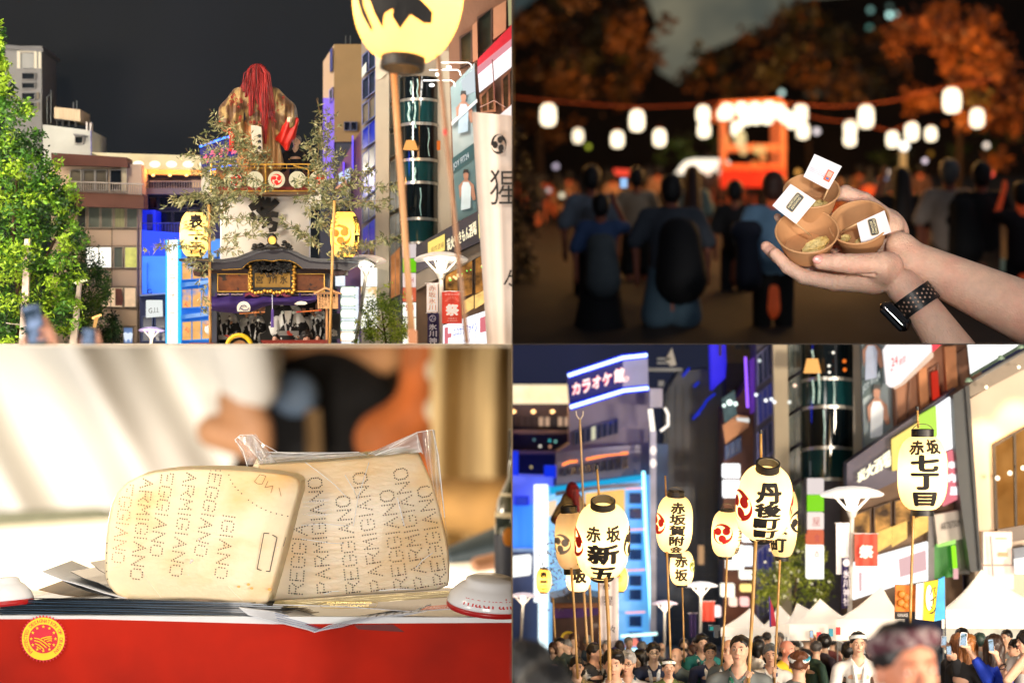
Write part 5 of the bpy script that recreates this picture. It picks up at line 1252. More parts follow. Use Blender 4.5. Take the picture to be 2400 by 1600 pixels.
def stand(label,x,yt,yf,d,shirt,pants,hair='short',hairc=(14,11,10),skirt=False,shorts=False,skin=(150,84,60),bag=None,arms=0,wide=1.0,group=None,cat='person',em=0,longh=False,strap=None):
 o=T('person',label,cat,x,yf,d,group)
 s=(yf - yt)/1.72
 tr=lambda g:put(g,x,yf,d,s)
 w=wide*.86
 sk=[('e',(0,0,1.60),(.09,.11,.12)),('c',(0,0,1.50),(0,0,1.38),.055,.065),('c',(-.09,0,.5),(-.10,0,.06),.06,.04),('c',(.09,0,.5),(.10,0,.06),.06,.04),('c',(-.10,-.02,.04),(-.11,-.12,.03),.04,.035),('c',(.10,-.02,.04),(.11,-.12,.03),.04,.035),('c',(0,0,1.35),(0,0,.5),.10,.10)]
 for q in (-1,1):
  if arms & (1 if q < 0 else 2):sk += [('c',(q*.2*w,0,1.36),(q*.28*w,.1,1.36),.045,.04),('c',(q*.28*w,.1,1.36),(q*.16,.2,1.66),.04,.03),('e',(q*.15,.2,1.72),(.035,.03,.06))]
  else:sk += [('c',(q*.2*w,0,1.36),(q*.27*w,0,1.08),.045,.04),('c',(q*.27*w,0,1.08),(q*.26*w,-.06,.82),.038,.028),('e',(q*.26*w,-.07,.76),(.03,.03,.06))]
 mk('body',tr(organic(sk,.026,.04)),mat(skin,.6,noise=.1,em=em,emc=(255,90,40)),o,smooth=True)
 sh=[('c',(0,0,1.22),(0,0,.88),.17*w,.17*w),('c',(-.15*w,0,1.36),(.15*w,0,1.36),.08,.08)]
 for q in (-1,1):
  if arms & (1 if q < 0 else 2):sh += [('c',(q*.19*w,0,1.35),(q*.27*w,.08,1.36),.075,.07)]
  else:sh += [('c',(q*.19*w,0,1.35),(q*.27*w,0,1.12),.075,.08)]
 mk('shirt',tr(organic(sh,.03,.06)),mat(tuple(min(255,int(c*1.35)) for c in shirt),.85,noise=.15,ns=8),o,smooth=True)
 if skirt:pn=[('c',(0,0,.92),(0,0,.2),.17*w,.29*w)]
 elif shorts:pn=[('c',(0,0,.92),(0,0,.85),.16*w,.17*w)] + [('c',(q*.09,0,.85),(q*.11*w,0,.44),.10*w,.12*w) for q in (-1,1)]
 else:pn=[('c',(0,0,.92),(0,0,.85),.155*w,.16*w)] + [('c',(q*.09,0,.85),(q*.11,0,.1),.10*w,.075) for q in (-1,1)]
 mk('skirt' if skirt else 'shorts' if shorts else 'trousers',tr(organic(pn,.03,.04)),mat(pants,.85,noise=.1,ns=8),o,smooth=True)
 hp=[('e',(0,-.02,1.64),(.105,.125,.11)),('e',(0,-.05,1.57),(.095,.085,.10))]
 if longh:hp += [('c',(0,-.07,1.58),(0,-.10,1.15),.10,.13)]
 mk('hair',tr(organic(hp,.025,.03)),mat(hairc,.6,noise=.3),o,smooth=True)
 if bag:
  g=organic([('c',(0,.22,1.22),(.02,.24,.86),.15*bag[1],.19*bag[1]),('c',(-.06,.2,1.3),(.06,.2,1.3),.09,.09)],.03,.05)
  V=[Vector((v[0] + (bag[2] if len(bag) > 2 else 0),-v[1] if False else -v[1],v[2] + (bag[3] if len(bag) > 3 else 0))) for v in g[0]]
  mk('bag',tr((V,[f[::-1] for f in g[1]])),mat(bag[0],.8,noise=.2),o,smooth=True)
 return o
 # far rows of the crowd first
r=random.Random(31)
fc=[(28,22,20),(90,60,40),(60,40,36),(120,90,70),(40,36,44),(130,50,30)]
LBL={'far':'person seen from behind in the far rows of the festival crowd'}
xs=[1262,1300,1335,1440,1540,1560,1660,1672,1690,1758,1785,1950,1985,2010,2040,2068,2155,2205,2262,2340,2372]
xs += [1230,1278,1318,1420,1465,1518,1640,1700,1770,2035,2085,2180,2250,2330,2355]; xs.sort()
for i,x in enumerate(xs[:28]):
 yf=520 + r.random()*50; d=gd(yf);
 c_=r.randrange(6)
 stand(f"far row festival goer, {ORD(i)} from the left, seen from behind in " + ('black','brown','maroon','tan','slate','orange')[c_],x + r.uniform(-4,4),yf - 150 - r.uniform(-8,12),yf,d,fc[c_],(20,18,20),skin=(190,100,60),em=.1,group='far rows of the festival crowd',longh=r.random() < .4)
stand('person with dark hair and grey blue shirt behind the raised phone at the left',1386,392,770,gd(735),(84,92,100),(14,14,16),wide=1.25)
stand('person in beige T shirt and dark knee shorts wearing sandals, right of the raised phone',1492,396,705,gd(705),(124,112,94),(30,32,30),shorts=True,wide=1.2,skin=(170,96,66))
stand('long haired person in pale shirt behind the man with the huge black bag',1622,392,700,gd(690),(96,110,100),(40,30,26),longh=True,hairc=(50,24,12),skin=(190,100,60))
stand('man in dark grey shirt and faded blue shorts carrying a huge black backpack',1574,414,850,gd(800),(48,52,58),(74,98,112),shorts=True,wide=1.45,bag=((8,8,10),1.27,.06,-.08))
stand('slim person dressed all in black standing alone in the middle',1722,426,745,gd(730),(14,14,15),(12,12,13),wide=1.12)
stand('person in loose steel blue shirt with navy shoulder bag, left of the cups',1812,408,850,gd(800),(74,100,122),(10,10,12),wide=1.25,bag=((14,20,38),0.66,-.26,-.1),skin=(220,110,60),em=.1,hairc=(70,40,26))
stand('woman with bun, grey backpack and long black skirt photographing with both arms up',1408,458,810,gd(800),(44,62,92),(8,8,10),skirt=True,wide=1.25,bag=((78,86,88),1.11,.0,-.12),arms=2)
stand('woman with long black hair close behind the right hand',2112,396,760,gd(720),(10,9,10),(14,14,18),longh=True,wide=1.2,arms=1)
stand('grey haired person in beige shirt with black backpack at the right',2224,378,770,gd(740),(124,112,102),(92,80,66),hairc=(96,96,94),wide=1.3,bag=((10,10,12),0.98,.12,-.05))
stand('dark haired man in black shirt and khaki trousers at the right',2300,384,770,gd(745),(12,12,14),(100,84,66),wide=1.35)
stand('person at the right edge with orange lit arms and dark top',2395,430,800,gd(760),(30,24,26),(14,16,22),wide=1.1,skin=(220,100,60),em=.15,arms=1)
o=T('phone','raised phone with pale blue screen above the woman with the grey backpack','phone',1461,440,gd(800) - .2)
mk('screen',box(1454,418,1470,440,gd(800) - .2,.01),glow((150,190,235),1.2),o); mk('case',box(1452,416,1472,442,gd(800) - .185,.01),BLACK,o)
mk('red_sign',prism([(1438,396),(1478,398),(1474,412),(1444,410)],15.4,.05),glow((240,70,50),1.2),None,label='small red lit sign behind the raised phone',cat='sign')
o=T('tent','long white lit tent roof left of the stage tower','tent',1650,420,16.4)
mk('roof',prism([(1592,398),(1606,378),(1625,373),(1700,373),(1716,386),(1708,398)],16.4,.4),glow((255,240,215),1.7),o)
for x in (1610,1635,1660,1690):mk('lamp',pball(x,404,16.3,7,10,6),glow((255,220,190),1.8),o)
mk('bench',prism([(2316,598),(2395,618),(2395,642),(2308,622)],14.3,.25),mat((150,170,150),.7,em=.12),None,label='pale green white bench top behind the right forearm',cat='bench')
for lb,x,y,rr,c,dd,s in [('teal white light at the top, brightest of the cluster',2085,36,8,(200,255,245),18.5,1.6),('teal white light right of the brightest one',2103,33,7,(190,240,230),18.5,.9),('dim teal light above the brightest one',2085,16,7,(110,140,130),18.5,.5),('teal light at the left of the upper cluster',2040,24,8,(140,190,180),18.5,.7),('teal light in the lower pair of the cluster',2038,66,8,(110,170,155),18.5,.6),('fainter teal light under the lower pair',2048,78,6,(70,100,90),18.5,.5),('orange brown light over the tower',1915,171,7,(200,130,70),18,.8),('pale mint light right above the tower roof',1832,218,8,(210,245,235),17,1.1),('white light right of the tower lanterns',1914,308,9,(250,235,235),16.5,1.3),('yellow green light below the left small lantern',1379,344,7,(180,190,60),16.5,.9),('lilac white light in the left shrub',1303,390,8,(210,195,215),16,.9),('lower left white light near the shrub',1286,446,7,(200,190,185),15,.8),('cream light beside the left shrub',1317,458,8,(235,225,190),15,1.0),('white light at the right among green bushes',2312,341,8,(255,235,215),16.5,1.4),('amber light right of the lamp post',2181,361,8,(130,90,30),16.5,.8),('pink white phone light left of the grey head',2168,377,8,(235,215,225),15,1.1),('peach light above the black haired woman',2076,403,10,(255,225,205),15,1.3),('blue white light under the peach one',2076,417,6,(150,165,200),15,.8),('amber ball light above the rear cup',1870,403,8,(235,165,80),15.5,1.0),('red tail light at the right',2323,408,8,(255,90,70),15.5,1.3),('pink light at the right edge',2396,440,8,(230,150,150),15,.9),('faint grey green light in the middle tree',1908,207,8,(110,110,80),18,.5),('second faint light in the middle tree',1914,221,8,(100,96,76),18,.5),('third faint light in the middle tree',1938,221,8,(96,84,66),18,.5),('fourth faint light in the middle tree',1892,220,8,(84,76,60),18,.5)]:
 mk('distant_light',pball(x,y,dd,rr*.8,10,6),glow(c,s*1.25),None,label='out of focus ' + lb,cat='light',group='distant lights of the park',smooth=True)
o=T('park_lamp','round white park lamp globe on a pale post right of centre','lamp',2118,420,16.2)
mk('globe',pball(2119,342,16.2,11),glow((255,250,235),2.6),o,smooth=True); mk('post',box(2111,352,2124,420,16.22,.05),mat((150,140,110),.6,em=.25),o)
# --- cups
KR=mat((188,138,92),.7,noise=.05,ns=14,bump=.15,bs=300); KRI=mat((204,152,104),.7,noise=.04,ns=14,bump=.1,bs=300)
CHS=mat((252,226,150),.4,noise=.12,ns=22,bump=1,bs=60,rgb2=(240,196,104),thr=.52,soft=.1)
def cup(label,x,y,z,r,h,tau,phi,grp='three brown paper cups'):
 """Axis: tilted tau degrees from the line of sight upwards, phi sideways."""
 o=T('paper_cup',label,'paper cup',x,y,FOC + z*.0015,grp)
 ax=Vector((sin(R(phi))*sin(R(tau)),-cos(R(tau)),cos(R(phi))*sin(R(tau)))).normalized()
 q=Vector((0,0,1)).rotation_difference(ax).to_matrix()
 d=FOC + z*.0015
 rb=r*.74
 pl=lambda g:put(g,x,y,d,1,mat4=q)
 n=56
 mk('wall',pl(lathe([(rb,-h),(r*.985,-2),(r*.97,-2),(rb*.97,-h + 3)],n,False)),KRI,o,smooth=True,angle=50)
 mk('rim',pl(lathe([(r + 2.6*cos(t),2.4*sin(t)) for t in [2*pi*i/10 for i in range(11)]],n,False)),mat((206,156,108),.55,noise=.04),o,smooth=True)
 mk('bottom',pl(lathe([(rb*.98,-h + 5),(rb*.98,-h + 3)],n)),KRI,o)
 return o,pl
cA,pA=cup('front left brown paper cup with the large cheese flake and upright black logo flag',1891,542,0,73,62,44,-6)
cB,pB=cup('rear brown paper cup holding the flag with the orange stamp',1902,447,62,65,58,50,-5)
cC,pC=cup('right brown paper cup with the upside down logo flag leaning over its rim',2013,521,30,70,62,44,-17)
def chunk(label,prims,pl,seed,k=3,amp=2.5):
 g=organic(prims,1.6,k); r=random.Random(seed)
 from mathutils import noise as N_
 V=[Vector(v) + Vector(N_.noise_vector(Vector(v)*.14))*amp + Vector(N_.noise_vector(Vector(v)*.4))*amp*.45 for v in g[0]]
 mk('cheese_piece',pl((V,g[1])),CHS,None,label=label,cat='cheese',smooth=True)
chunk('large ragged yellow cheese flake in the front left cup',[('e',(20,-8,-40),(36,15,9),(R(35),R(-8),R(22))),('e',(34,0,-38),(20,13,9),(R(20),0,R(25)))],pA,1)
chunk('crumbly smaller cheese piece below the large flake',[('e',(14,-30,-46),(32,11,10),(R(10),0,R(10))),('e',(-8,-36,-48),(15,8,8)),('e',(36,-22,-46),(12,10,9))],pA,2,2,3)
chunk('pale cheese wedge at the toothpick of the rear cup',[('e',(14,-8,-40),(25,16,12),(0,0,R(20))),('e',(24,-20,-40),(15,10,10))],pB,3)
chunk('thin cheese slice leaning on the wall of the rear cup',[('e',(-24,22,-34),(20,8,10),(R(20),0,R(-40)))],pB,4)
chunk('pale cheese block under the flag of the right cup',[('e',(2,-22,-44),(24,14,11),(0,0,R(14))),('e',(14,-16,-40),(13,12,10))],pC,5)
chunk('small cheese piece at the left rim of the right cup',[('e',(-38,-10,-34),(13,9,11),(0,R(-30),0))],pC,6)
def flag(label,q,dz,stick,kind,bow=.006):
 d=FOC + dz*.0015
 o=T('toothpick_flag',label,'flag',q[2][0],q[2][1],d,'paper flags in the cups')
 n=8; V,f=[],[]
 def at(u,v,l=0):
  x=(q[0][0]*(1 - u) + q[1][0]*u)*(1 - v) + (q[3][0]*(1 - u) + q[2][0]*u)*v
  y=(q[0][1]*(1 - u) + q[1][1]*u)*(1 - v) + (q[3][1]*(1 - u) + q[2][1]*u)*v
  return P(x,y,d - bow*sin(pi*u) - l)
 for i in range(n + 1):
  for j in range(3):V.append(at(i/n,j/2))
 m_=len(V); V += [v + Vector((0,.002,0)) for v in V]
 for i in range(n):
  for j in range(2):
   a=i*3 + j; f += [(a,a + 1,a + 4,a + 3),(m_ + a,m_ + a + 3,m_ + a + 4,m_ + a + 1)]
 mk('paper',(V,f),mat((226,226,232),.5,noise=.02),o)
 mk('stick',tube([P(stick[0][0],stick[0][1],d + .001),P(stick[1][0],stick[1][1],d + stick[2])],[.0030,.0026],8),mat((220,180,130),.6),o,smooth=True)
 return o,at
def logo(o,at,cu,cv,w,h,ang,flip=False):
 """Black rounded label with two lines of cream letters; w, h in px of the flag plane."""
 ca,sa=cos(R(ang)),sin(R(ang))
 def pos(x,y,l):
  X,Y=cu + x*ca - y*sa,cv + x*sa + y*ca
  return X,Y
 def sheet(pts,dd):return [P(*pos(x,y,0),dd) for x,y in pts]
 r=h*.22; pts=[]
 for cx,cy,a in ((w/2 - r,-h/2 + r,-90),(w/2 - r,h/2 - r,0),(-w/2 + r,h/2 - r,90),(-w/2 + r,-h/2 + r,180)):
  pts += [(cx + r*cos(R(a + t)),cy + r*sin(R(a + t))) for t in (0,30,60,90)]
 dd=OFF[o.name][1] - .0105
 pts=[(x,y - h*.10*cos(pi*x/w)) for x,y in pts]
 big=[(x*1.05,y*1.1) for x,y in pts]
 n=len(pts)
 mk('label_border',(sheet(big,dd + .0007),[tuple(range(n))]),mat((190,160,90),.4),o)
 mk('label',(sheet(pts,dd),[tuple(range(n))]),mat((14,14,12),.5,noise=0),o)
 for s,y0 in (('PARMIGIANO',-.36),('REGGIANO',.04)):
  tw=w*(.86 if s[0] == 'P' else .74)
  V,f=text2d(s,0)
  V2=[((u - .5)*tw,(y0 + (1 - v)*.30)*h - h*.10*cos(pi*(u - .5)*tw/w)) for u,v in V]
  mk('lettering',(sheet(V2,dd - .0009),f),mat((240,225,170),.5,em=.1),o)
o,at=flag('upright paper flag with black two line logo over the front left cup',[(1853,431),(1912,470),(1866,525),(1810,482)],-30,((1864,522),(1901,553),.05),1)
logo(o,at,1863.5,474.5,45,19,-52)
o,at=flag('paper flag tilted up with small orange stamp over the rear cup',[(1909,361),(1973,390),(1942,445),(1883,414)],30,((1941,442),(1929,471),.03),2)
dd=OFF[o.name][1]
def rot(pts,c,a):return [(c[0] + x*cos(R(a)) - y*sin(R(a)),c[1] + x*sin(R(a)) + y*cos(R(a))) for x,y in pts]
mk('stamp',(PX(rot([(-8,-12),(8,-12),(8,15),(-8,15)],(1943,411),28),dd - .0105),[(0,1,2,3)]),mat((232,96,50),.6),o)
mk('stamp_white',(PX(rot([(-5.5,-9.5),(5.5,-9.5),(5.5,4),(-5.5,4)],(1943,411),28),dd - .0112),[(0,1,2,3)]),mat((236,170,150),.6),o)
mk('stamp_blue',(PX(rot([(-3.5,6),(3.5,6),(3.5,11),(-3.5,11)],(1943,411),28),dd - .0112),[(0,1,2,3)]),mat((40,110,170),.6),o)
gq=[]
for s,k in (('PARMIGIANO REGGIANO',0),('CONSORZIO DEL FORMAGGIO',4),('PARMIGIANO REGGIANO',8)):
 q=rot([(-20,k - 4),(20,k - 4),(20,k - 1.6),(-20,k - 1.6)],(1916,402),24); gq.append(write(s,q,dd,0,.0108))
mk('small_lettering',J(*gq),mat((170,172,190),.7),o)
o,at=flag('paper flag with upside down black logo leaning out of the right cup',[(2008,523),(2073,493),(2089,544),(2019,570)],-8,((2009,524),(1975,541),.05),3)
logo(o,at,2046.5,532,38,18,76)
# --- hands
SKH=mat((232,192,168),.48,noise=.09,ns=7,ns2=34,sss=.2,rgb2=(236,172,150),thr=.6,soft=.14,bump=.5,bs=130)
NAIL=mat((226,160,148),.25,noise=.02,coat=.4)
c2=lambda g,d=10.0:([P(v[0],v[2],d + v[1]*.0015) for v in g[0]],[t[::-1] for t in g[1]])
hp=T('person','person reaching in from the right with both bare forearms, cupped hands holding the cups','person',2300,806,10)
pr=[('c',(2150,12,705),(2290,5,905),41,62),('c',(2118,10,672),(2150,12,705),42,41),('e',(2062,18,648),(58,40,38),(0,R(22),0)),('e',(2075,-14,628),(44,30,38),(0,R(20),0)),('c',(2068,-26,622),(1994,-40,618),32,23,8),('c',(1994,-40,618),(1962,-40,615),23,21.5,6),('c',(1962,-40,615),(1924,-34,613),21.5,18.5,4),('c',(2050,12,662),(1955,6,662),26,20,8),('c',(1955,6,662),(1884,4,649),20,17.5,4),('c',(1884,4,649),(1846,6,626),17.5,16,4),('c',(1846,6,626),(1816,10,594),16,14,3),('c',(2040,40,655),(1930,52,650),26,19,8),('c',(1930,52,650),(1858,54,630),19,16,4),('c',(1858,54,630),(1822,50,602),16,15,3),('c',(1822,50,602),(1796,46,578),15,13.5,3),('c',(2040,74,645),(1930,92,640),25,18,8),('c',(1930,92,640),(1850,92,615),18,15,4),('c',(2040,100,630),(1930,122,622),22,16,8),('-c',(2010,-6,688),(1905,-14,682),3,2,6),('-c',(1960,-63,602),(1963,-63,630),2.6,2.6,3),('-c',(1966,-63,604),(1969,-63,628),2.2,2.2,3),('-c',(1953,-16,648),(1957,-16,680),2.6,2.6,3),('-c',(1882,-15,636),(1887,-15,664),2.6,2.6,3),('-c',(2050,-46,642),(1950,-30,640),4,4,7),('-c',(2112,-34,640),(2138,-34,668),2.4,2.4,4),('-c',(2104,-34,652),(2128,-34,684),2.4,2.4,4)]
mk('left_hand',c2(organic(pr,2.1,10)),SKH,hp,smooth=True)
pr=[('c',(2138,62,612),(2440,30,748),47,76),('e',(2118,64,590),(40,34,50),(0,R(30),0)),('e',(2072,128,546),(58,30,62),(0,R(35),0)),('c',(2092,96,528),(2026,112,472),28,21,10),('c',(2026,112,472),(1982,124,452),21,18,5),('c',(1982,124,452),(1950,140,460),18,14,4),('c',(2070,140,540),(1990,158,510),24,20,8),('c',(1990,158,510),(1880,150,530),20,15,6),('c',(1880,150,530),(1832,100,524),14,10,4),('c',(1832,100,524),(1822,70,508),10,8.5,3),('c',(2070,140,570),(1960,150,580),24,18,8),('c',(2110,60,600),(2096,50,640),24,18,14)]
pr += [('-c',(2112,14,560),(2104,10,640),3,3,5),('-c',(2124,12,566),(2118,8,640),2.6,2.6,5)]
mk('right_hand',c2(organic(pr,2.5,12)),SKH,hp,smooth=True)
def nail(x,z,y,rx,rz,ang,yaw=0):mk('fingernail',c2(organic([('e',(x,z,y),(rx,3,rz),(0,R(ang),0))],.9,1)),NAIL,hp,smooth=True)
nail(1917,-52,608,13,10,10)
# watch
wt=T('watch','black sports watch with perforated rubber strap on the front wrist','watch',2120,780,10)
RUB=mat((20,21,23),.45,noise=.1,bump=.1)
ax0=Vector((2149,12,704)); axd=(Vector((2290,5,905)) - Vector((2150,12,705))).normalized()
e1=Vector((axd.z,0,-axd.x)).normalized(); e2=axd.cross(e1)
def strap(t,l,off=0):
 q=(l + 0)/245.0; rr=49.5 + off + l*.08
 v=ax0 + axd*l + (e1*cos(t) + e2*sin(t))*rr
 return P(v.x,v.z,10 + v.y*.0015)
HW=23
holes=[]
nt,nl=60,12
V,f=[],[]
bm=bmesh.new()
T0,T1=0,2*pi
grid=[[bm.verts.new(strap(T0 + (T1 - T0)*i/nt,-HW + 2*HW*j/nl)) for j in range(nl + 1)] for i in range(nt)]
bm.verts.ensure_lookup_table()
for i in range(nt):
 for j in range(nl):
  bm.faces.new((grid[i][j],grid[(i + 1)%nt][j],grid[(i + 1)%nt][j + 1],grid[i][j + 1]))
bm.normal_update()
bmesh.ops.solidify(bm,geom=bm.faces[:],thickness=-.0045)
bm.verts.index_update()
mk('strap',([v.co.copy() for v in bm.verts],[tuple(v.index for v in f.verts) for f in bm.faces]),RUB,wt,smooth=True,angle=50); bm.free()
hs=[]
for i in range(13):
 t=R(-142 + i*10.5)
 for j in range(3):
  if (i%2) and j == 2:continue
  l=(-12 + j*12) + (6 if i%2 else 0)
  a=[strap(t + .045*cos(u),l + 2.7*sin(u),4.6) for u in [2*pi*k/10 for k in range(10)]]
  hs.append((a,[tuple(range(10))]))
mk('strap_holes',J(*hs),mat((196,160,138),.7,noise=.05),wt,kind='stuff')
g=organic([('c',(2074,2,720),(2118,-4,764),12,13),('c',(2078,20,722),(2120,16,764),12,12),('c',(2088,2,716),(2128,-2,752),10,10)],1.5,5)
mk('case',c2(g),mat((10,10,12),.12,metal=.3,noise=0,coat=1),wt,smooth=True)
g=organic([('c',(2068,-6,728),(2110,-10,771),6,6)],1.2,1)
mk('glass',c2(g),mat((30,36,42),.04,metal=.4,noise=0,coat=1),wt,smooth=True)
mk('crown',put(lathe([(5,0),(5,4),(3.5,5)],14),2186,682,10.0,1,rot=(R(30),R(58),0)),mat((16,16,18),.3),wt,smooth=True,angle=40)
# ================================================================ SET 3 (lower left): cheese on a market table
QUAD=3
mk('backdrop',box(-2200,806,1200,3200,34,.02),mat((130,96,60),.9,noise=.3,ns=.5),kind='structure')
CLOTH=mat((250,245,234),.85,noise=.03,ns=1)
o=T('person','blurred vendor in loose cream clothes leaning over the table at the upper left','person',300,1300,26)
def sheet(pts_fn,nu,nv):
 V=[pts_fn(i/nu,j/nv) for i in range(nu + 1) for j in range(nv + 1)]
 return V,[(i*(nv + 1) + j,i*(nv + 1) + j + 1,(i + 1)*(nv + 1) + j + 1,(i + 1)*(nv + 1) + j) for i in range(nu) for j in range(nv)]
def cloth(u,v):
 xr=640 - 150*max(0,v - .35)*1.6 if v > .35 else 640 + 20*sin(v*6)
 x=-200 + (xr + 200)*u; y=700 + 520*v
 a=(x + y*-.62) ; w=sin(a*.016 + .6) + .22*sin(a*.041 + y*.004) ; lean=.5 + .5*sin(u*3.1)
 return P(x,y,26 - .42*w*lean)
mk('apron',sheet(cloth,90,30),CLOTH,o,smooth=True)
cv=lambda g,d,k=.004:([P(v[0],v[2],d + v[1]*k) for v in g[0]],[t[::-1] for t in g[1]])
mk('sleeve',cv(organic([('c',(560,-40,790),(585,-60,900),80,70)],8,12),26),CLOTH,o,smooth=True)
mk('forearm',cv(organic([('c',(500,-60,1010),(600,-80,1040),40,42),('c',(600,-80,1000),(560,-60,940),40,50)],8,20),26),mat((196,142,100),.6,noise=.1),o,smooth=True)
mk('lower_cloth',prism([(-200,1225),(300,1205),(620,1180),(640,1420),(-200,1420)],22,.3),mat((244,230,200),.85,noise=.08,ns=1.5),kind='structure')
mk('shadow_gap',prism([(-100,1205),(220,1192),(330,1212),(-100,1240)],21.6,.2),mat((96,96,76),.9,noise=.2),None,label='dark strip painted as the shadow between the cream cloths at the left',cat='cloth')  # dark sheet standing in for the shadow between the cloths
o=T('person','blurred figure in black with orange trim behind the wrapped cheese','person',780,1300,28)
mk('jacket',cv(organic([('c',(760,0,950),(780,0,1250),170,190),('c',(640,-20,980),(640,-20,1200),60,90)],12,30),28),mat((22,20,20),.8,noise=.3,ns=1),o,smooth=True)
mk('shoulder',cv(organic([('c',(600,-60,800),(900,-60,830),50,48)],10,20),28),mat((196,140,90),.7,noise=.15,ns=2),o,smooth=True)
mk('stripe',prism([(715,960),(750,960),(760,1180),(720,1180)],26.4,.2),mat((110,82,44),.8),o)
mk('blue_ball',cv(organic([('e',(692,-200,925),(56,40,52))],8,6),28),mat((120,142,168),.6,noise=.2,ns=2),None,label='blurred grey blue round object beside the cream sleeve',cat='ball',smooth=True)
o=T('person','blurred figure in orange clothing right of the dark one','person',960,1300,24)
mk('sleeve',cv(organic([('c',(990,0,790),(985,0,960),50,50),('c',(985,0,960),(900,0,1030),60,65),('c',(900,0,1030),(990,10,1090),60,55)],8,30),24),mat((176,84,14),.8,noise=.2,ns=2,rgb2=(120,70,30),thr=.55,soft=.2),o,smooth=True)
mk('ornament',J(cv(ball((1020,-60,868),(24,10,28)),24),cv(ball((1018,-60,960),(24,10,30)),24)),mat((170,158,130),.6,noise=.5,ns=6),o,smooth=True)
def khaki(u,v):
 x=1010 + 260*u; return P(x,780 + 520*v,23 - .22*sin(x*.05 + .5*sin(v*3)))
mk('hanging_cloth',sheet(khaki,30,12),mat((176,148,100),.85,noise=.2,ns=2,stretch=(3,1,.4)),None,label='hanging khaki cloth at the right edge behind the bottle',cat='cloth',smooth=True)
mk('basket',cv(organic([('c',(1010,0,1180),(1180,0,1190),60,70),('c',(900,0,1160),(960,0,1180),50,50)],9,30),21),mat((150,112,58),.8,noise=.3,ns=2),None,label='blurred brown basket at the right behind the wrapped cheese',cat='basket',smooth=True)
mk('white_cloth',cv(organic([('c',(1080,0,1370),(1200,0,1360),60,70)],8,30),19),mat((250,240,220),.8),None,label='blurred white cloth behind the right lid',cat='cloth',smooth=True)
o=T('bottle','dark green bottle with pale label cut off by the right edge','bottle',1195,1330,12.2)
mk('glass',put(lathe([(56,-150),(56,20),(50,60),(26,110),(22,220),(24,226)],40),1216,1230,12.2),mat((40,46,14),.08,noise=.3,coat=1),o,smooth=True)
mk('label',put(lathe([(57,-120),(57.5,-20)],40,False),1216,1230,12.2),mat((26,34,60),.5,noise=.2),o,smooth=True)
mk('neck_label',put(lathe([(57,20),(44,76)],40,False),1216,1230,12.2),mat((220,205,170),.5,noise=.2),o,smooth=True)
mk('seal',pball(1192,1258,11.9,(14,4,22),16,10),mat((240,150,30),.5),o,smooth=True)
mk('cap_object',cv(organic([('c',(1060,0,1300),(1170,0,1272),22,40)],5,10),14.5),mat((50,66,72),.6),None,label='dark grey blurred cap in front of the bottle',cat='cap',smooth=True)
mk('hand_blur',cv(organic([('c',(1120,0,1322),(1170,0,1312),18,20)],4,10),13.8),mat((220,160,120),.6),None,label='blurred tan roll lying under the dark cap',cat='roll',smooth=True)
# table, red cloth
V=[P(-300,1452,9.9),P(1200,1462,9.9),P(1200,1385,13.5),P(-300,1380,13.5)]
mk('table_top',(V,[(0,1,2,3)]),mat((232,228,220),.4,noise=.05),kind='structure')
REDC=mat((190,30,0),.95,noise=.16,ns=1.3,rgb2=(92,6,1),thr=.62,soft=.2,ns2=4)
o=T('display_box','long bright red display table front along the bottom with a thin white top edge','table',600,1600,9.84)
mk('front',prism([(-300,1451),(200,1450),(640,1462),(1300,1458),(1300,1700),(-300,1700)],9.84,.05),REDC,o)
mk('top_edge',prism([(-300,1440),(1300,1447),(1300,1459),(640,1463),(200,1451),(-300,1452)],9.845,.04),mat((222,226,228),.4,noise=.05),o)
mk('dark_patch',prism([(830,1464),(920,1462),(948,1480),(840,1474)],9.838,.003),mat((110,10,4),.6),o)
# leaflets
DKP=mat((16,30,42),.22,noise=.4,ns=4,coat=.5); DKP2=mat((42,66,88),.25,noise=.3,ns=5,coat=.5); PAP=mat((230,234,242),.5,noise=.03); TANP=mat((150,112,62),.35,noise=.4,ns=5)
def leaf(label,fr,bk,d0,d1,m,th=2.2,top=None,cat='leaflet',grp='glossy leaflets under the cheese'):
 n=len(fr); A=PX(fr,d0); B=PX(bk,d1); lift=Vector((0,0,th*FOC/F))
 V=A + B + [v + lift for v in A] + [v + lift for v in B]; f=[]
 for i in range(n - 1):f += [(i,i + 1,2*n + i + 1,2*n + i),(2*n + i,2*n + i + 1,3*n + i + 1,3*n + i),(n + i,3*n + i,3*n + i + 1,n + i + 1),(i,n + i,n + i + 1,i + 1)]
 f += [(0,2*n,3*n,n),(n - 1,2*n - 1,4*n - 1,3*n - 1)]
 return mk('leaflet',(V,f),m,None,label=label,cat=cat,group=grp,smooth=False)
r=random.Random(9)
for i in range(22):
 t=i/21; y0=1448 - 46*t; x0=-30 + r.uniform(-20,120)*t; x1=640 + 80*r.random() - 60*t
 sl=20 - 10*t
 fr=[(x0 + (x1 - x0)*k/8,y0 + sl*(k/8) ** 1.3 + 3*sin(k*.8 + i)*.4 - (8 - 5*t)*max(0,.3 - k/8)) for k in range(9)]
 bk=[(p[0] + 60,p[1] - 10) for p in fr]
 leaf(f'dark glossy leaflet, {ORD(i)} up from the red table edge in the flat stack',fr,bk,9.88 + .02*t,10.3,(DKP,DKP,DKP2,DKP,PAP if i < 4 else DKP2)[i%5],1.7)
fan=[((98,1340),(190,1372),(300,1404),1),((130,1352),(210,1386),(330,1412),0),((165,1340),(230,1366),(300,1396),0),((212,1318),(250,1346),(290,1380),0),((90,1382),(200,1400),(330,1416),3),((60,1400),(200,1408),(360,1420),0),((20,1412),(220,1416),(400,1426),2)]
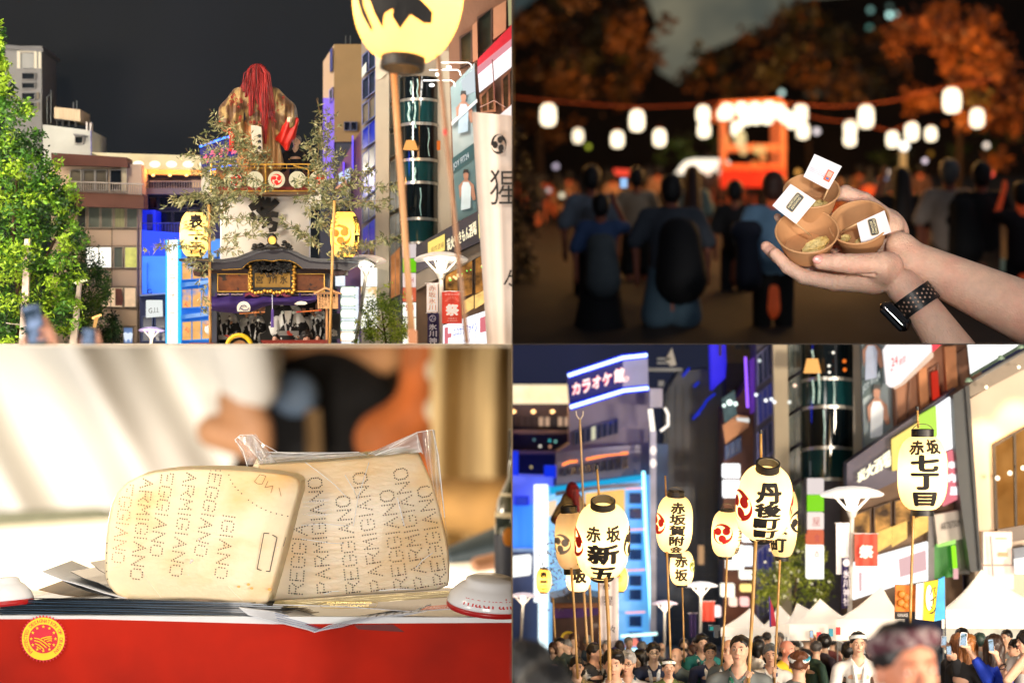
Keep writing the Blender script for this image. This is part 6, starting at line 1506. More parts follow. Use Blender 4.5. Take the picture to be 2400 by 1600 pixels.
for i,(a,b,c,k) in enumerate(fan):
 q=[a,((a[0] + b[0])/2,(a[1] + b[1])/2 + 3),b,((b[0] + c[0])/2,(b[1] + c[1])/2 + 2),c]
 leaf(('topmost pale curling leaflet fanned out left of the cheese','dark leaflet just under the pale curling one','dark leaflet corner rising behind the fan','uppermost dark leaflet corner against the cheese side','tan printed leaflet low in the fan','long dark leaflet lying flat beside the left lid','blue grey leaflet running under the left lid')[i],q,[(p[0] + 70,p[1] - (26 if i in (0,4) else 12)) for p in q],9.95 + .02*i,10.6,(DKP,PAP,DKP2,TANP)[k],1.8)
for i in range(9):
 t=i/8; q=[(560 + 20*t,1424 + 2*i),(640 + 10*t,1434 + 3*i),(710 + 8*t,1452 + 2.8*i),(770 - 4*i,1472 + 1.2*i),(830 - 8*i,1470 - i*.3),(910 - 14*i,1450 + i),(1000 - 20*i,1432 + 2*i)]
 leaf(f'white page curling over the table edge, {ORD(i)} from the top of the curl',q,[(p[0] + 10,p[1] - 16 + 1.2*i) for p in q],9.80 + .008*(8 - i),10.1,PAP,1.2,grp='white curling pages')
 if i%2:leaf(f'dark blue print line on the {ORD(i)} white page of the curl',[(p[0] + 2,p[1] - 1.2) for p in q[1:5]],[(p[0] + 6,p[1] - 3) for p in q[1:5]],9.797 + .008*(8 - i),9.9,mat((70,100,160),.5),.5,grp='blue lines of the white pages')
o=T('leaflet','gold and brown printed leaflet under the wrapped cheese with a crest and orange strip','leaflet',900,1440,9.9)
q=[(640,1416),(800,1420),(960,1432),(1060,1426),(1200,1408)]
mk('paper',J(*[(PX(q + [(1160,1380),(1040,1376),(640,1400)],lambda x,y:9.92 + (1432 - y)*.012),[tuple(range(8))])]),mat((96,74,46),.18,noise=.45,ns=4,metal=.4),o)
mk('edge',ptube(q,9.915,1.1,6),mat((225,228,235),.5),o)
mk('crest_outline',ptube([(745,1416),(760,1410),(840,1407),(886,1412),(880,1421),(800,1425),(755,1423),(745,1416)],9.98,.8,5),mat((230,200,120),.3,metal=.5),o)
mk('lettering',J(write('PARMIGIANO',[(768,1409),(870,1409),(872,1414),(766,1414)],9.98,0,.01),write('REGGIANO',[(775,1416),(866,1416),(862,1421),(772,1421)],9.97,0,.01)),mat((230,200,120),.3,metal=.4),o)
mk('orange_strip',(PX([(985,1429),(1062,1425),(1072,1414),(1000,1420)],9.93),[(0,1,2,3)]),mat((206,110,66),.4),o)
mk('strip_lettering',write('FAMIGLIA',[(1000,1421),(1064,1417),(1060,1424),(994,1428)],9.93,0,.01),mat((240,200,170),.4),o)
for lab,x,y,w,h,tx in (('round white lid with red rim and red handwriting at the right edge',1150,1390,100,44,'maurain'),('round white lid with red rim cut by the left edge',5,1388,72,40,None)):
 o=T('lid',lab,'lid',x,y + h,9.9,'round white lids with red rims')
 k=w; rt=(R(9 if tx else -4),R(5 if tx else -6),0)
 mk('dome',put(lathe([(k,-h*.55),(k*1.01,-h*.4),(k*.93,0),(k*.75,h*.4),(k*.62,h*.55),(k*.6,h*.75),(k*.5,h*.86),(k*.1,h*.9)],56),x,y,9.95,1,rot=rt),mat((240,242,246),.18,noise=.02,coat=.6),o,smooth=True)
 mk('rim',put(lathe([(k*.98,-h*.82),(k*1.02,-h*.7),(k*1.01,-h*.52),(k*.96,-h*.52)],56,False),x,y,9.95,1,rot=rt),mat((178,26,28),.3,noise=.05),o,smooth=True)
 if tx:
  V,f=text2d('maurain',0,8); Mx=Euler(rt).to_matrix(); g=[]
  for u,v in V:
   ph=-pi/2 + (u - .5)*1.35; zz=-h*.28 + v*h*.5; rr=k*(1.01 - max(0,(zz + h*.4))/h*.26) + 1.5
   g.append((rr*cos(ph),rr*sin(ph),zz))
  mk('lettering',put((g,f),x,y,9.95,1,rot=rt),mat((206,40,40),.5),o)
  # --- seal on the red front
o=T('seal_sticker','round yellow and red origin seal with saw tooth rim on the red table front','sticker',103,1550,9.83)
SR=mat((214,24,50),.5,noise=0,em=.12); SY=mat((250,214,30),.5,noise=0,em=.12)
cx,cy=101.5,1496
mk('toothed_rim',prism([(cx + (56 if k%2 else 49.5)*cos(pi*k/42),cy + (56 if k%2 else 49.5)*sin(pi*k/42)) for k in range(84)],9.83,.003),SR,o)
mk('yellow_ring',prism(circ(cx,cy,50,n=64),9.828,.002),SY,o)
mk('red_disc',prism(circ(cx,cy,34,n=48),9.826,.002),SR,o)
def star(x,y,r_):return prism([(x + (r_ if k%2 == 0 else r_*.42)*sin(pi*k/5),y - (r_ if k%2 == 0 else r_*.42)*cos(pi*k/5)) for k in range(10)],9.824,.001)
for k in range(12):mk('star',star(cx + 28.5*sin(pi*k/6),cy - 28.5*cos(pi*k/6),4),SY,o)
gs=[]
for pts in ([(80,1494),(90,1496),(103,1503),(114,1512),(117,1515)],[(80,1500),(92,1503),(104,1512),(109,1517)],[(82,1507),(92,1511),(100,1518),(103,1521)],[(86,1514),(92,1518),(95,1520)],[(96,1496),(108,1492),(121,1491)],[(103,1499),(112,1496),(122,1496)],[(110,1502),(117,1500),(122,1501)],[(113,1507),(119,1509)]):
 gs.append(ptube(pts,9.8235,1.3,6))
mk('furrows',J(*gs),SY,o)
gs=[]; tx='PROTECTED DESIGNATION OF ORIGIN'
for i,ch in enumerate(tx):
 if ch == ' ':continue
 a=-pi/2 + (i - (len(tx) - 1)/2)*.158
 V,f=text2d(ch,0); wd={'I':2,'O':7.5,'G':7.5,'N':7}.get(ch,6); g=[]
 for u,v in V:
  rr=37.8 + v*8; tt=a + (u - .5)*wd/42; g.append(P(cx + rr*cos(tt),cy + rr*sin(tt),9.826))
 gs.append((g,f))
mk('lettering',J(*gs),SR,o)
# --- cheese
RIND=mat((253,230,192),.4,noise=.04,ns=5,ns2=16,sss=.1,rgb2=(246,196,120),thr=.6,soft=.14,bump=.18,bs=60,coat=.1,stretch=(.8,1,1.2))
PASTE=mat((248,226,184),.5,noise=.05,ns=20,sss=.25,bump=.6,bs=70)
DOT=mat((44,28,22),.8,noise=.2); DOTF=mat((150,98,58),.8,noise=.1); DOTM=mat((84,54,36),.8,noise=.1)
LET={'A':[[(0,0),(.5,1),(1,0)],[(.22,.42),(.78,.42)]],'R':[[(0,0),(0,1),(.75,1),(1,.8),(.75,.52),(0,.52)],[(.5,.5),(1,0)]],'M':[[(0,0),(.1,1),(.5,.4),(.9,1),(1,0)]],'I':[[(.5,0),(.5,1)]],'G':[[(1,.85),(.8,1),(.2,1),(0,.8),(0,.2),(.2,0),(.8,0),(1,.2),(1,.45),(.55,.45)]],'N':[[(0,0),(.05,1),(.95,0),(1,1)]],'O':[[(.25,1),(.75,1),(1,.75),(1,.25),(.75,0),(.25,0),(0,.25),(0,.75),(.25,1)]],'E':[[(1,1),(0,1),(0,0),(1,0)],[(0,.52),(.7,.52)]],'P':[[(0,0),(0,1),(.8,1),(1,.78),(.8,.5),(0,.5)]]}
def dots(text,a,b,H,up,rad,inside,d,fill=.74):
 """Pin-dot letters from pixel a to b, letter height H along direction sign up."""
 L=math.hypot(b[0] - a[0],b[1] - a[1]); wt=[.42 if c == 'I' else 1 for c in text]; unit=L/sum(wt); pos=0; ux,uy=(b[0] - a[0])/L,(b[1] - a[1])/L
 nx,ny=uy*up,-ux*up
 V,f=[],[]
 for i,ch in enumerate(text):
  adv=unit*wt[i]; ctr=pos + adv/2; pos += adv; w=unit*fill*(.3 if ch == 'I' else 1)
  for pl in LET[ch]:
   for k in range(len(pl) - 1):
    p,q=pl[k],pl[k + 1]
    l=math.hypot((q[0] - p[0])*w,(q[1] - p[1])*H); m=max(1,round(l/6.1))
    for s in range(m + (k == len(pl) - 2)):
     t=s/m; X=ctr + (p[0] + (q[0] - p[0])*t - .5)*w; Y=(p[1] + (q[1] - p[1])*t - .5)*H
     x=a[0] + ux*X + nx*Y; y=a[1] + uy*X + ny*Y
     if not inside(x,y):continue
     c0=len(V); V += [P(x + rad*cos(pi*j/3),y + rad*sin(pi*j/3),d(x,y) - .0016) for j in range(6)]; f.append(tuple(range(c0,c0 + 6)))
 return V,f
def inpoly(poly):
 def g(x,y):
  c=False; j=len(poly) - 1
  for i in range(len(poly)):
   if (poly[i][1] > y) != (poly[j][1] > y) and x < (poly[j][0] - poly[i][0])*(y - poly[i][1])/(poly[j][1] - poly[i][1]) + poly[i][0]:c=not c
   j=i
  return c
 return g
def smooth_loop(p,k=2):
 for _ in range(k):
  q=[]
  for i in range(len(p)):
   a,b=p[i],p[(i + 1)%len(p)]
   q += [(a[0]*.75 + b[0]*.25,a[1]*.75 + b[1]*.25),(a[0]*.25 + b[0]*.75,a[1]*.25 + b[1]*.75)]
  p=q
 return p
def wedge(par,front,back_shift,bevel,dfn,th,m1,m2):
 """Cheese block: bulged rind face, rounded edge, cut side."""
 cx=sum(p[0] for p in front)/len(front); cy=sum(p[1] for p in front)/len(front)
 fr=smooth_loop(front,1); n=len(fr)
 loops=[]
 def ins(k):
  out=[]
  for x,y in fr:
   L=math.hypot(x - cx,y - cy); out.append((x - (x - cx)/L*k,y - (y - cy)/L*k))
  return out
 V=[]; f=[]
 rows=[(bevel,0),(bevel*.5,.15),(bevel*.15,.5),(0,1.0)]
 for k,t in rows:V += [P(x,y,dfn(x,y) + t*bevel*.0016) for x,y in ins(k)]
 base=len(V) // n
 for r_ in range(base - 1):f += [(r_*n + i,(r_ + 1)*n + i,(r_ + 1)*n + (i + 1)%n,r_*n + (i + 1)%n) for i in range(n)]
 inner=ins(bevel)
 f.append(tuple(range(n)))
 mk('rind',(V,f),m1,par,smooth=True,angle=60)
 V2=[P(x,y,dfn(x,y) + bevel*.0016) for x,y in fr]
 for s in (.5,1):V2 += [P(x + back_shift[0]*s + rnd.uniform(-1,1),y + back_shift[1]*s + rnd.uniform(-1,1),dfn(x,y) + bevel*.0016 + th*s) for x,y in fr]
 f2=[(r_*n + i,(r_ + 1)*n + i,(r_ + 1)*n + (i + 1)%n,r_*n + (i + 1)%n) for r_ in (0,1) for i in range(n)] + [tuple(range(3*n - 1,2*n - 1,-1))]
 mk('cut_side',(V2,f2),m2,par,smooth=True,angle=50)
 return inner
C2=lambda X,Y:(220 + X/3.919,1050 + Y/3.919)
f1=[C2(*p) for p in [(180,440),(350,270),(620,205),(1000,185),(1400,205),(1700,230),(1860,260),(1905,330),(1840,560),(1760,860),(1640,1300),(1590,1440),(1400,1435),(1100,1395),(800,1385),(400,1405),(280,1390),(180,1320),(120,1230),(100,1150),(105,900),(130,650)]]
o1=T('cheese_wedge','front left cheese wedge with brown pin dot lettering and dark rectangle on its rind','cheese',450,1415,9.95)
d1=lambda x,y:9.96 + .00000045*(x - 480) ** 2
in1=wedge(o1,f1,(20,-9),8,d1,.14,RIND,PASTE)
ip=inpoly(in1)
for s,a,b,m_ in (('EGGIANO',(310,320),(215,1060),DOTF),('ARMIGIANO',(490,260),(385,1215),DOTM),('EGGIANO',(680,215),(565,1000),DOT),('ARMIGIANO',(890,205),(745,1185),DOT),('EGGIANO',(1120,225),(970,1000),DOT),('IGIANO',(1245,600),(1160,1205),DOT)):
 mk('pin_dots',dots(s,C2(*a),C2(*b),27,-1 if 0 else 1,1.75 if m_ is not DOTF else 1.5,ip,d1),m_,o1,kind='stuff')
g=[]
for p in [(1075,205),(1120,205),(1160,205),(1240,245),(1255,290),(1275,325),(1297,355),(1325,384),(1357,415),(1420,475),(1457,500),(1496,526),(1537,548),(1580,568),(1626,585),(1676,600),(1728,612),(1780,623),(120,870),(118,960),(115,1050),(118,1130),(125,1200)]:
 x,y=C2(*p); g.append((PX(circ(x,y,1.55,n=6),d1(x,y) - .0016),[tuple(range(6))]))
mk('pin_dots',J(*g),DOT,o1,kind='stuff')
def line(pts,w,m_,nm,par,dfn,conv=C2):mk(nm,J(*[prism([(a[0] + nx,a[1] + ny),(b[0] + nx,b[1] + ny),(b[0] - nx,b[1] - ny),(a[0] - nx,a[1] - ny)],dfn(*a) - .0018,.001) for a,b in [(conv(*pts[i]),conv(*pts[i + 1])) for i in range(len(pts) - 1)] for L in [math.hypot(b[0] - a[0],b[1] - a[1]) or 1] for nx,ny in [(-(b[1] - a[1])/L*w,(b[0] - a[0])/L*w)]]),m_,par)
BURN=mat((54,44,46),.8,noise=.2)
line([(1610,782),(1562,778),(1500,1108),(1540,1120)],.95,BURN,'burnt_outline',o1,d1); line([(1640,795),(1682,818),(1616,1130),(1580,1126)],.95,BURN,'burnt_outline',o1,d1)
line([(1765,815),(1740,900)],.5,DOTM,'burnt_mark',o1,d1)
line([(1525,240),(1580,255),(1545,330),(1500,325),(1475,305),(1525,240)],.55,DOTF,'faint_letter',o1,d1); line([(1600,300),(1570,360),(1645,345),(1625,410)],.55,DOTF,'faint_letter',o1,d1); line([(1700,360),(1720,440)],.5,DOTF,'faint_letter',o1,d1)
line([(440,1110),(480,1190),(540,1270),(620,1370)],.6,mat((255,244,220),.5),'knife_mark',o1,d1); line([(1235,1265),(1290,1330),(1380,1410)],.6,mat((255,244,220),.5),'knife_mark',o1,d1)
mk('stain',J(*[(PX(circ(*C2(x,y),r_,r_*.7,n=10),9.9585),[tuple(range(10))]) for x,y,r_ in ((1330,1270,4),(1420,1250,4.5),(1450,1285,4),(1615,1295,5),(900,1035,0.1))]),mat((236,180,90),.5),o1)
mk('crumb',J(*[pball(*C2(x,y),9.955,(q,q,q*.8),6,4) for x,y,q in ((968,832,3),(900,1030,4.5),(888,1050,3),(1120,770,1.5),(1690,910,1.8),(1222,728,1.5),(867,1160,1.5))]),mat((240,236,232),.3),o1)
C3=lambda X,Y:(520 + X/3.0157,980 + Y/3.0157)
f2=[C3(*p) for p in [(215,330),(420,318),(800,300),(1070,275),(1380,240),(1420,300),(1500,500),(1560,720),(1600,900),(1612,1100),(1596,1205),(1300,1230),(900,1250),(400,1290),(180,1300),(170,800)]]
o2=T('cheese_wedge','right cheese block sealed in clear plastic film with upward reading pin dot lettering','cheese',820,1405,10.1)
d2=lambda x,y:10.08 + .0000003*(x - 760) ** 2
RIND2=mat((255,236,206),.35,noise=.03,ns=3,ns2=14,sss=.1,rgb2=(246,196,116),thr=.56,soft=.12,bump=.3,bs=40,coat=.1,stretch=(.6,1,1.6))
in2=wedge(o2,f2,(-6,-14),7,d2,.2,RIND2,PASTE)
ip2=inpoly(in2)
for s,a,b,m_ in (('REGGIA',(520,1250),(560,740),DOT),('PARMIGIANO',(725,1240),(655,410),DOT),('REGGIANO',(930,1240),(850,540),DOT),('PARMIGIANO',(1105,1225),(970,375),DOTM),('REGGIANO',(1270,1215),(1160,500),DOTM),('PARMIGIANO',(1415,1205),(1255,345),DOTM),('REGGIANO',(1550,1180),(1425,470),DOTM)):
 mk('pin_dots',dots(s,C3(*a),C3(*b),31,1,1.75,ip2,d2),m_,o2,kind='stuff')
FILM=mat((250,250,255),.12,noise=0,alpha=.30,coat=1); FILM2=mat((255,255,255),.2,noise=0,alpha=.62)
def film(pts,amp,seed,n=18,d=10.02,m_=FILM,nm='film'):
 a,b,c,e_=pts; r=random.Random(seed); ph=r.random()*6
 def fn(u,v):
  x=(a[0]*(1 - u) + b[0]*u)*(1 - v) + (e_[0]*(1 - u) + c[0]*u)*v; y=(a[1]*(1 - u) + b[1]*u)*(1 - v) + (e_[1]*(1 - u) + c[1]*u)*v
  return P(x,y,d + amp*(sin(u*9 + ph + v*4) + .6*sin(v*13 + u*5 + ph)))
 mk(nm,sheet(fn,n,n),m_,o2,smooth=True)
film([C3(92,150),C3(240,110),C3(390,310),C3(180,330)],.02,2,16,10.06)
film([C3(110,130),C3(215,118),C3(330,250),C3(270,300)],.03,3,12,10.04,FILM2)
film([C3(370,235),C3(980,240),C3(1040,262),C3(230,322)],.02,4,18,10.12,FILM2)
film([C3(1030,250),C3(1380,95),C3(1420,240),C3(1100,262)],.02,5,14,10.1,FILM2)
film([C3(1380,90),C3(1500,78),C3(1560,720),C3(1490,480)],.02,6,16,10.1)
film([C3(1490,90),C3(1505,78),C3(1612,1000),C3(1600,900)],.01,7,10,10.08,FILM2)
film([C3(380,1285),C3(1600,1215),C3(1640,1262),C3(340,1345)],.01,8,16,9.99,mat((240,220,160),.06,noise=.2,alpha=.7,coat=1,metal=.3))
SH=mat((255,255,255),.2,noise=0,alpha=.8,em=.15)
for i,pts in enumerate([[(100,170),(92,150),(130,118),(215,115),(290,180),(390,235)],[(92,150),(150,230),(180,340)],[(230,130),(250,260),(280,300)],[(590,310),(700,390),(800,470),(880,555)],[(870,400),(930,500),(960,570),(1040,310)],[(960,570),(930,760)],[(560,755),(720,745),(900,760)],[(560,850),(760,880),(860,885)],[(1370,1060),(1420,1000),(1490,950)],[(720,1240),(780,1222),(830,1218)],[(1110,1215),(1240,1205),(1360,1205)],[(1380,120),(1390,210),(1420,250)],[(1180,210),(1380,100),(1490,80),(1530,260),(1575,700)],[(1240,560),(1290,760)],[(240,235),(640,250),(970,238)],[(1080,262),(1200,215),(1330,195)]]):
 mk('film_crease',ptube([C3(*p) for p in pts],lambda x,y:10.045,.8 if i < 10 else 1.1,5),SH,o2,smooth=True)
r=random.Random(5)
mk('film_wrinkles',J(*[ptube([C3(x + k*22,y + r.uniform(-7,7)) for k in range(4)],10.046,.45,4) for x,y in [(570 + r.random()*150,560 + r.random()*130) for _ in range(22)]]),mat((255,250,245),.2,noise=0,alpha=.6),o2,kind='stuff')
# ================================================================ SET 4 (lower right): lantern procession in the same street
QUAD=4
mk('sky',box(1200,700,2900,1900,13.6,.02),glow((34,38,48),.9,noise=.06,ns=.6,rgb2=(44,46,76),thr=.55,soft=.2),kind='structure')
D=12.9
o=T('hotel_building','dark hotel with glowing cream eaves strip left of the karaoke sign','building',1250,1300,D)
mk('wall',box(1150,945,1345,1300,D,.3),mat((54,54,84),.8,noise=.15,ns=3),o)
mk('eaves',box(1150,903,1335,946,D - .15,.25),glow((255,226,170),1.25,noise=.1,ns=6,rgb2=(255,240,205),thr=.5,soft=.15),o)
for x in (1204,1250,1295,1336):
 mk('downlight',pball(x,964,D - .12,(5,4,4)),glow((255,200,130),4),o)
 light('downlight_lamp','POINT',P(x,955,D - .15),.3,(255,170,80),size=.01)
for x0 in range(1202,1330,15):win(o,(x0,976,x0 + 12,999),D - .02,glow((220,180,150),.8) if x0 in (1262,1277,1307,1322) else mat((60,60,90),.3),mat((48,46,66),.6),1)
for y in (1008,1056):mk('band',box(1150,y,1345,y + 8,D - .06,.08),mat((110,108,130),.8),o)
for i,(x,y,c) in enumerate(((1252,1030,(90,130,140)),(1288,1032,(70,190,200)),(1302,1034,(130,200,190)),(1266,1045,(255,245,230)),(1289,1046,(220,160,130)),(1245,1094,(200,180,120)))):mk('room_light',pball(x,y,D - .08,3,8,6),glow(c,1.2),o)
D=12.6
o=T('blue_lit_building','low building glowing deep blue behind the tall white sign','building',1240,1500,D)
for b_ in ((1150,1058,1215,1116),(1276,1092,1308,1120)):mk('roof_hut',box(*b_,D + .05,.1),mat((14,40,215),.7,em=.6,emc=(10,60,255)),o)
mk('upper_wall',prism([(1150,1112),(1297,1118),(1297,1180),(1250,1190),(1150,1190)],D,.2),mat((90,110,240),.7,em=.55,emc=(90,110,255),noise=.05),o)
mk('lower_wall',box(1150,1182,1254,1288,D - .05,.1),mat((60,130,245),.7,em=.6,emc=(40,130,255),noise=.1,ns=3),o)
win(o,(1206,1162,1240,1184),D - .06,mat((40,70,200),.3,em=.3,emc=(40,80,255)),mat((20,50,210),.5,em=.3,emc=(0,40,255)),3)
mk('lower_front',box(1150,1286,1260,1560,D - .03,.2),mat((60,70,110),.7,noise=.2,ns=4),o)
mk('ledge',box(1150,1284,1256,1292,D - .08,.1),mat((130,160,210),.6),o)
s=T('sign','white glowing rounded square sign low at the left edge','sign',1224,1352,D - .2); mk('panel',prism([(1190,1306),(1242,1300),(1246,1306),(1244,1344),(1240,1347),(1190,1353)],D - .2,.05),glow((255,255,248),1.5),s)
s=T('sign','very tall white cyan vertical sign left of the leftmost lanterns','sign',1270,1520,D - .15)
mk('panel',box(1252,1137,1284,1410,D - .15,.08),glow((250,255,255),1.8),s); mk('panel',box(1262,1400,1292,1520,D - .13,.08),glow((230,250,255),1.6),s); mk('edge',box(1285,1140,1291,1500,D - .12,.05),glow((60,190,250),1.2),s)
# karaoke building
D=12.4
KW=mat((128,120,134),.7,noise=.15,ns=3)
o=T('karaoke_building','rounded grey karaoke building with blue neon sign box, orange strips and cyan lit lower floors','building',1420,1560,D)
mk('upper_wall',prism([(1333,955),(1462,914),(1522,909),(1522,1150),(1305,1150),(1305,1060),(1335,1040)],D,.3),KW,o)
for i in range(8):win(o,[(1346 + i*13,1012 - i*4),(1358 + i*13,1008 - i*4),(1358 + i*13,1040 - i*3.6),(1346 + i*13,1044 - i*3.6)],D - .03,mat((38,46,70),.1,noise=.3) if i != 3 else glow((230,225,190),.9),mat((80,82,110),.5),1.2)
for k,(y0,y1) in enumerate(((1052,1062),(1064,1070),(1140,1150))):
 V=[]; n=14; f=[]
 for yy in (y0,y1):
  for i in range(n + 1):
   u=i/n; V.append(P(1302 + 200*u,yy + 12 - 38*u + 16*u*u,D - .1 - .08*sin(pi*u)))
 mk('ledge',(V,[(i,n + 1 + i,n + 2 + i,i + 1) for i in range(n)]),mat((136,134,150),.6),o,smooth=True)
for a,b in (((1318,1089),(1353,1080)),((1374,1076),(1472,1061))):mk('orange_strip',ptube([a,((a[0] + b[0])/2,(a[1] + b[1])/2 - 3),b],D - .15,3.4),glow((255,130,60),2.2),o)
for i in range(9):win(o,[(1320 + i*17,1098 - i*3.6),(1335 + i*17,1095 - i*3.4),(1335 + i*17,1112 - i*2),(1320 + i*17,1116 - i*2)],D - .03,mat((52,60,84),.1,noise=.3),mat((80,84,110),.5),1.2)
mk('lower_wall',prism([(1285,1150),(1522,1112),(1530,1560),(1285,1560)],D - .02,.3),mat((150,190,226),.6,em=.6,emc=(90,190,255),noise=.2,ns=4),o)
mk('cyan_wash',prism([(1290,1142),(1510,1112),(1512,1122),(1290,1158)],D - .06,.04),glow((30,170,225),1.0),o)
mk('warm_panel',prism([(1372,1156),(1464,1146),(1464,1200),(1372,1205)],D - .06,.04),glow((255,196,110),1.2,noise=.15,ns=8),o)
mk('warm_panel',prism([(1285,1176),(1304,1172),(1304,1206),(1285,1210)],D - .06,.04),glow((255,220,180),1.1),o)
for y in (1144,1240,1335,1434):mk('pink_strip',ptube([(1466,y + 1),(1512,y - 1)],D - .1,2.2),glow((255,170,160),1.6),o)
for y in (1152,1188,1246,1284,1345,1378,1440,1478):win(o,(1472,y,1506,y + 30),D - .05,mat((44,78,130),.1,noise=.4),mat((120,190,240),.5,em=.4,emc=(60,160,255)),2.5)
mk('neon_tube',ptube([(1508,1104),(1514,1250),(1528,1470)],D - .12,4.5),glow((150,230,255),3.5),o)
mk('storefront',J(ptube([(1455,1490),(1540,1484)],D - .15,4),ptube([(1460,1524),(1505,1522)],D - .15,4)),glow((210,255,250),2),o)
mk('shop_sign',prism([(1464,1500),(1492,1496),(1500,1512),(1466,1516)],D - .16,.03),glow((255,140,120),1.1),o)
s=T('neon_sign','karaoke neon sign box with red outlined characters between two blue white tubes','neon sign',1430,960,D - .2)
mk('board',prism([(1330,880),(1460,836),(1460,916),(1336,958)],D - .2,.2),mat((4,6,60),.6,em=.35,emc=(0,10,130)),s)
mk('side_panel',prism([(1460,842),(1518,836),(1520,906),(1460,913)],D - .2,.2),mat((150,150,168),.7,noise=.05),s)
for pts in ([(1331,880),(1460,838),(1517,832)],[(1336,954),(1462,915),(1520,909)]):
 mk('neon_halo',ptube(pts,D - .2,9),glow((0,40,255),1.3),s); mk('neon_tube',ptube(pts,D - .26,4.6),glow((190,215,255),3.2),s)
for ch,x,y,w,h in (('カ',1341,896,19,30),('ラ',1364,888,20,34),('オ',1388,880,20,32),('ケ',1412,872,22,34),('館',1439,862,24,36),('。',1462,882,12,14)):
 q=[(x,y + 3),(x + w,y - 3),(x + w,y + h - 4),(x,y + h)]
 mk('letter_edge',write(ch,q,D - .2,.085,.012),glow((255,20,70),1.9),s); mk('neon_letter',write(ch,q,D - .2,.035,.02),glow((255,232,226),1.7),s)
light('neon_lamp','POINT',P(1400,830,D - .6),.8,(30,60,255),size=.05); light('neon_lamp','POINT',P(1440,975,D - .5),.8,(30,60,255),size=.05)
# dark glass tower and bits
D=12.7
o=T('dark_glass_tower','dark navy glass tower with faint blue streaks in the middle distance','building',1640,1500,D)
mk('wall',prism([(1560,920),(1590,872),(1665,862),(1705,880),(1720,1560),(1540,1560)],D,.3),mat((60,76,94),.3,noise=.25,ns=2,rgb2=(34,46,60),thr=.5,soft=.2,stretch=(3,1,.5)),o)
for x in range(1565,1720,18):mk('mullion',box(x,900,x + 1.5,1560,D - .01,.01),mat((24,32,44),.4),o)
for y in range(930,1560,52):mk('floor_line',box(1552,y,1716,y + 2,D - .012,.01),mat((40,52,66),.4),o)
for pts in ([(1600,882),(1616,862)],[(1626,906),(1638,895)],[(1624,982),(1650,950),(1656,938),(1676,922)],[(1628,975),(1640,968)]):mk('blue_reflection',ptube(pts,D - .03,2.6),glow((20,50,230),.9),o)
mk('lit_window',box(1637,1278,1650,1322,D - .03,.02),glow((230,180,130),.7),o)
o=T('blue_violet_tower','block glowing blue violet at the top edge beside tan wall','building',1680,920,12.5)
mk('wall',prism([(1664,780),(1699,780),(1702,850),(1700,885),(1668,915)],12.5,.1),mat((60,50,235),.6,em=.6,emc=(50,40,255),noise=.3,ns=6),o)
mk('notch',box(1685,800,1691,834,12.48,.02),mat((110,80,40),.6),o)
mk('tan_wall',box(1699,780,1790,850,12.52,.1),mat((90,72,36),.7),o); mk('dark_wall',box(1699,850,1790,960,12.54,.1),mat((40,34,36),.7),o)
mk('window',J(box(1723,780,1738,818,12.5,.02),box(1744,780,1758,818,12.5,.02)),mat((14,14,24),.3),o)
o=T('rooftop_equipment','pale rooftop dish and frame above the dark glass tower','equipment',1570,880,12.45)
mk('dish',prism([(1560,842),(1575,815),(1585,855),(1572,858)],12.45,.06),mat((170,168,160),.5),o); mk('frame',J(box(1540,838,1572,843,12.45,.02),box(1540,848,1566,853,12.44,.02),box(1518,862,1600,870,12.5,.1),box(1543,892,1556,905,12.45,.05)),mat((120,124,126),.5),o)
o=T('sign_pillar','pale sign pillar with glowing white tubes right of the karaoke building','sign pillar',1535,1480,12.2)
mk('box',box(1523,910,1553,955,12.2,.08),mat((170,166,170),.6),o)
mk('glow_tube',J(ptube([(1524,958),(1528,990),(1530,1010)],12.15,7),ptube([(1558,955),(1566,970),(1566,996),(1548,1010)],12.15,4)),glow((255,244,230),1.5),o)
for y in (1055,1085):mk('lamp',pball(1531,y,12.15,(8,5,11)),glow((255,240,230),1.3),o,smooth=True)
mk('pillar',box(1524,1010,1538,1480,12.25,.06),mat((180,178,190),.6,em=.15,noise=.2),o)
mk('blue_side',box(1538,1040,1566,1480,12.3,.04),mat((34,66,110),.5,noise=.4,ns=4),o)
# middle shops
D=12.2
o=T('brown_shop_building','narrow brown building with lit balcony room and blue window band in the middle distance','building',1720,1500,D)
mk('wall',prism([(1696,960),(1735,925),(1760,880),(1775,860),(1775,1500),(1696,1500)],D,.3),mat((140,92,62),.7,noise=.2,ns=3,rgb2=(96,62,60),thr=.5,soft=.1),o)
mk('lit_room',prism([(1693,935),(1722,915),(1728,975),(1700,990)],D - .05,.04),glow((90,110,110),.8,noise=.5,ns=10),o)
for x,y,r_ in ((1697,950,4),(1710,943,7),(1724,946,5)):mk('lamp',pball(x,y,D - .1,r_),glow((235,255,245),2),o)
mk('balcony',prism([(1694,996),(1728,972),(1755,975),(1755,1000),(1700,1040)],D - .08,.1),mat((200,140,96),.6),o)
mk('white_edge',(prism([(1726,978),(1756,980),(1756,990),(1728,986)],D - .1,.02)),glow((230,230,225),1),o)
win(o,[(1699,1045),(1738,1020),(1738,1058),(1699,1080)],D - .05,mat((60,80,120),.2,noise=.5,em=.2),mat((50,70,120),.5),2.5,cross=2)
mk('light_strip',prism([(1745,836),(1750,836),(1756,955),(1750,955)],D - .1,.02),glow((150,90,255),1.8),o)
mk('purple_wall',prism([(1757,845),(1775,830),(1775,960),(1760,970)],D - .06,.04),mat((110,60,130),.6,em=.25,emc=(110,50,220)),o)
o=T('glass_office_building','blue glass office with cream pier and greenish side bays behind the tallest lantern','building',1820,1560,12.0)
mk('wall',box(1772,780,2040,1560,12.05,.3),mat((100,96,110),.7,noise=.1),o)
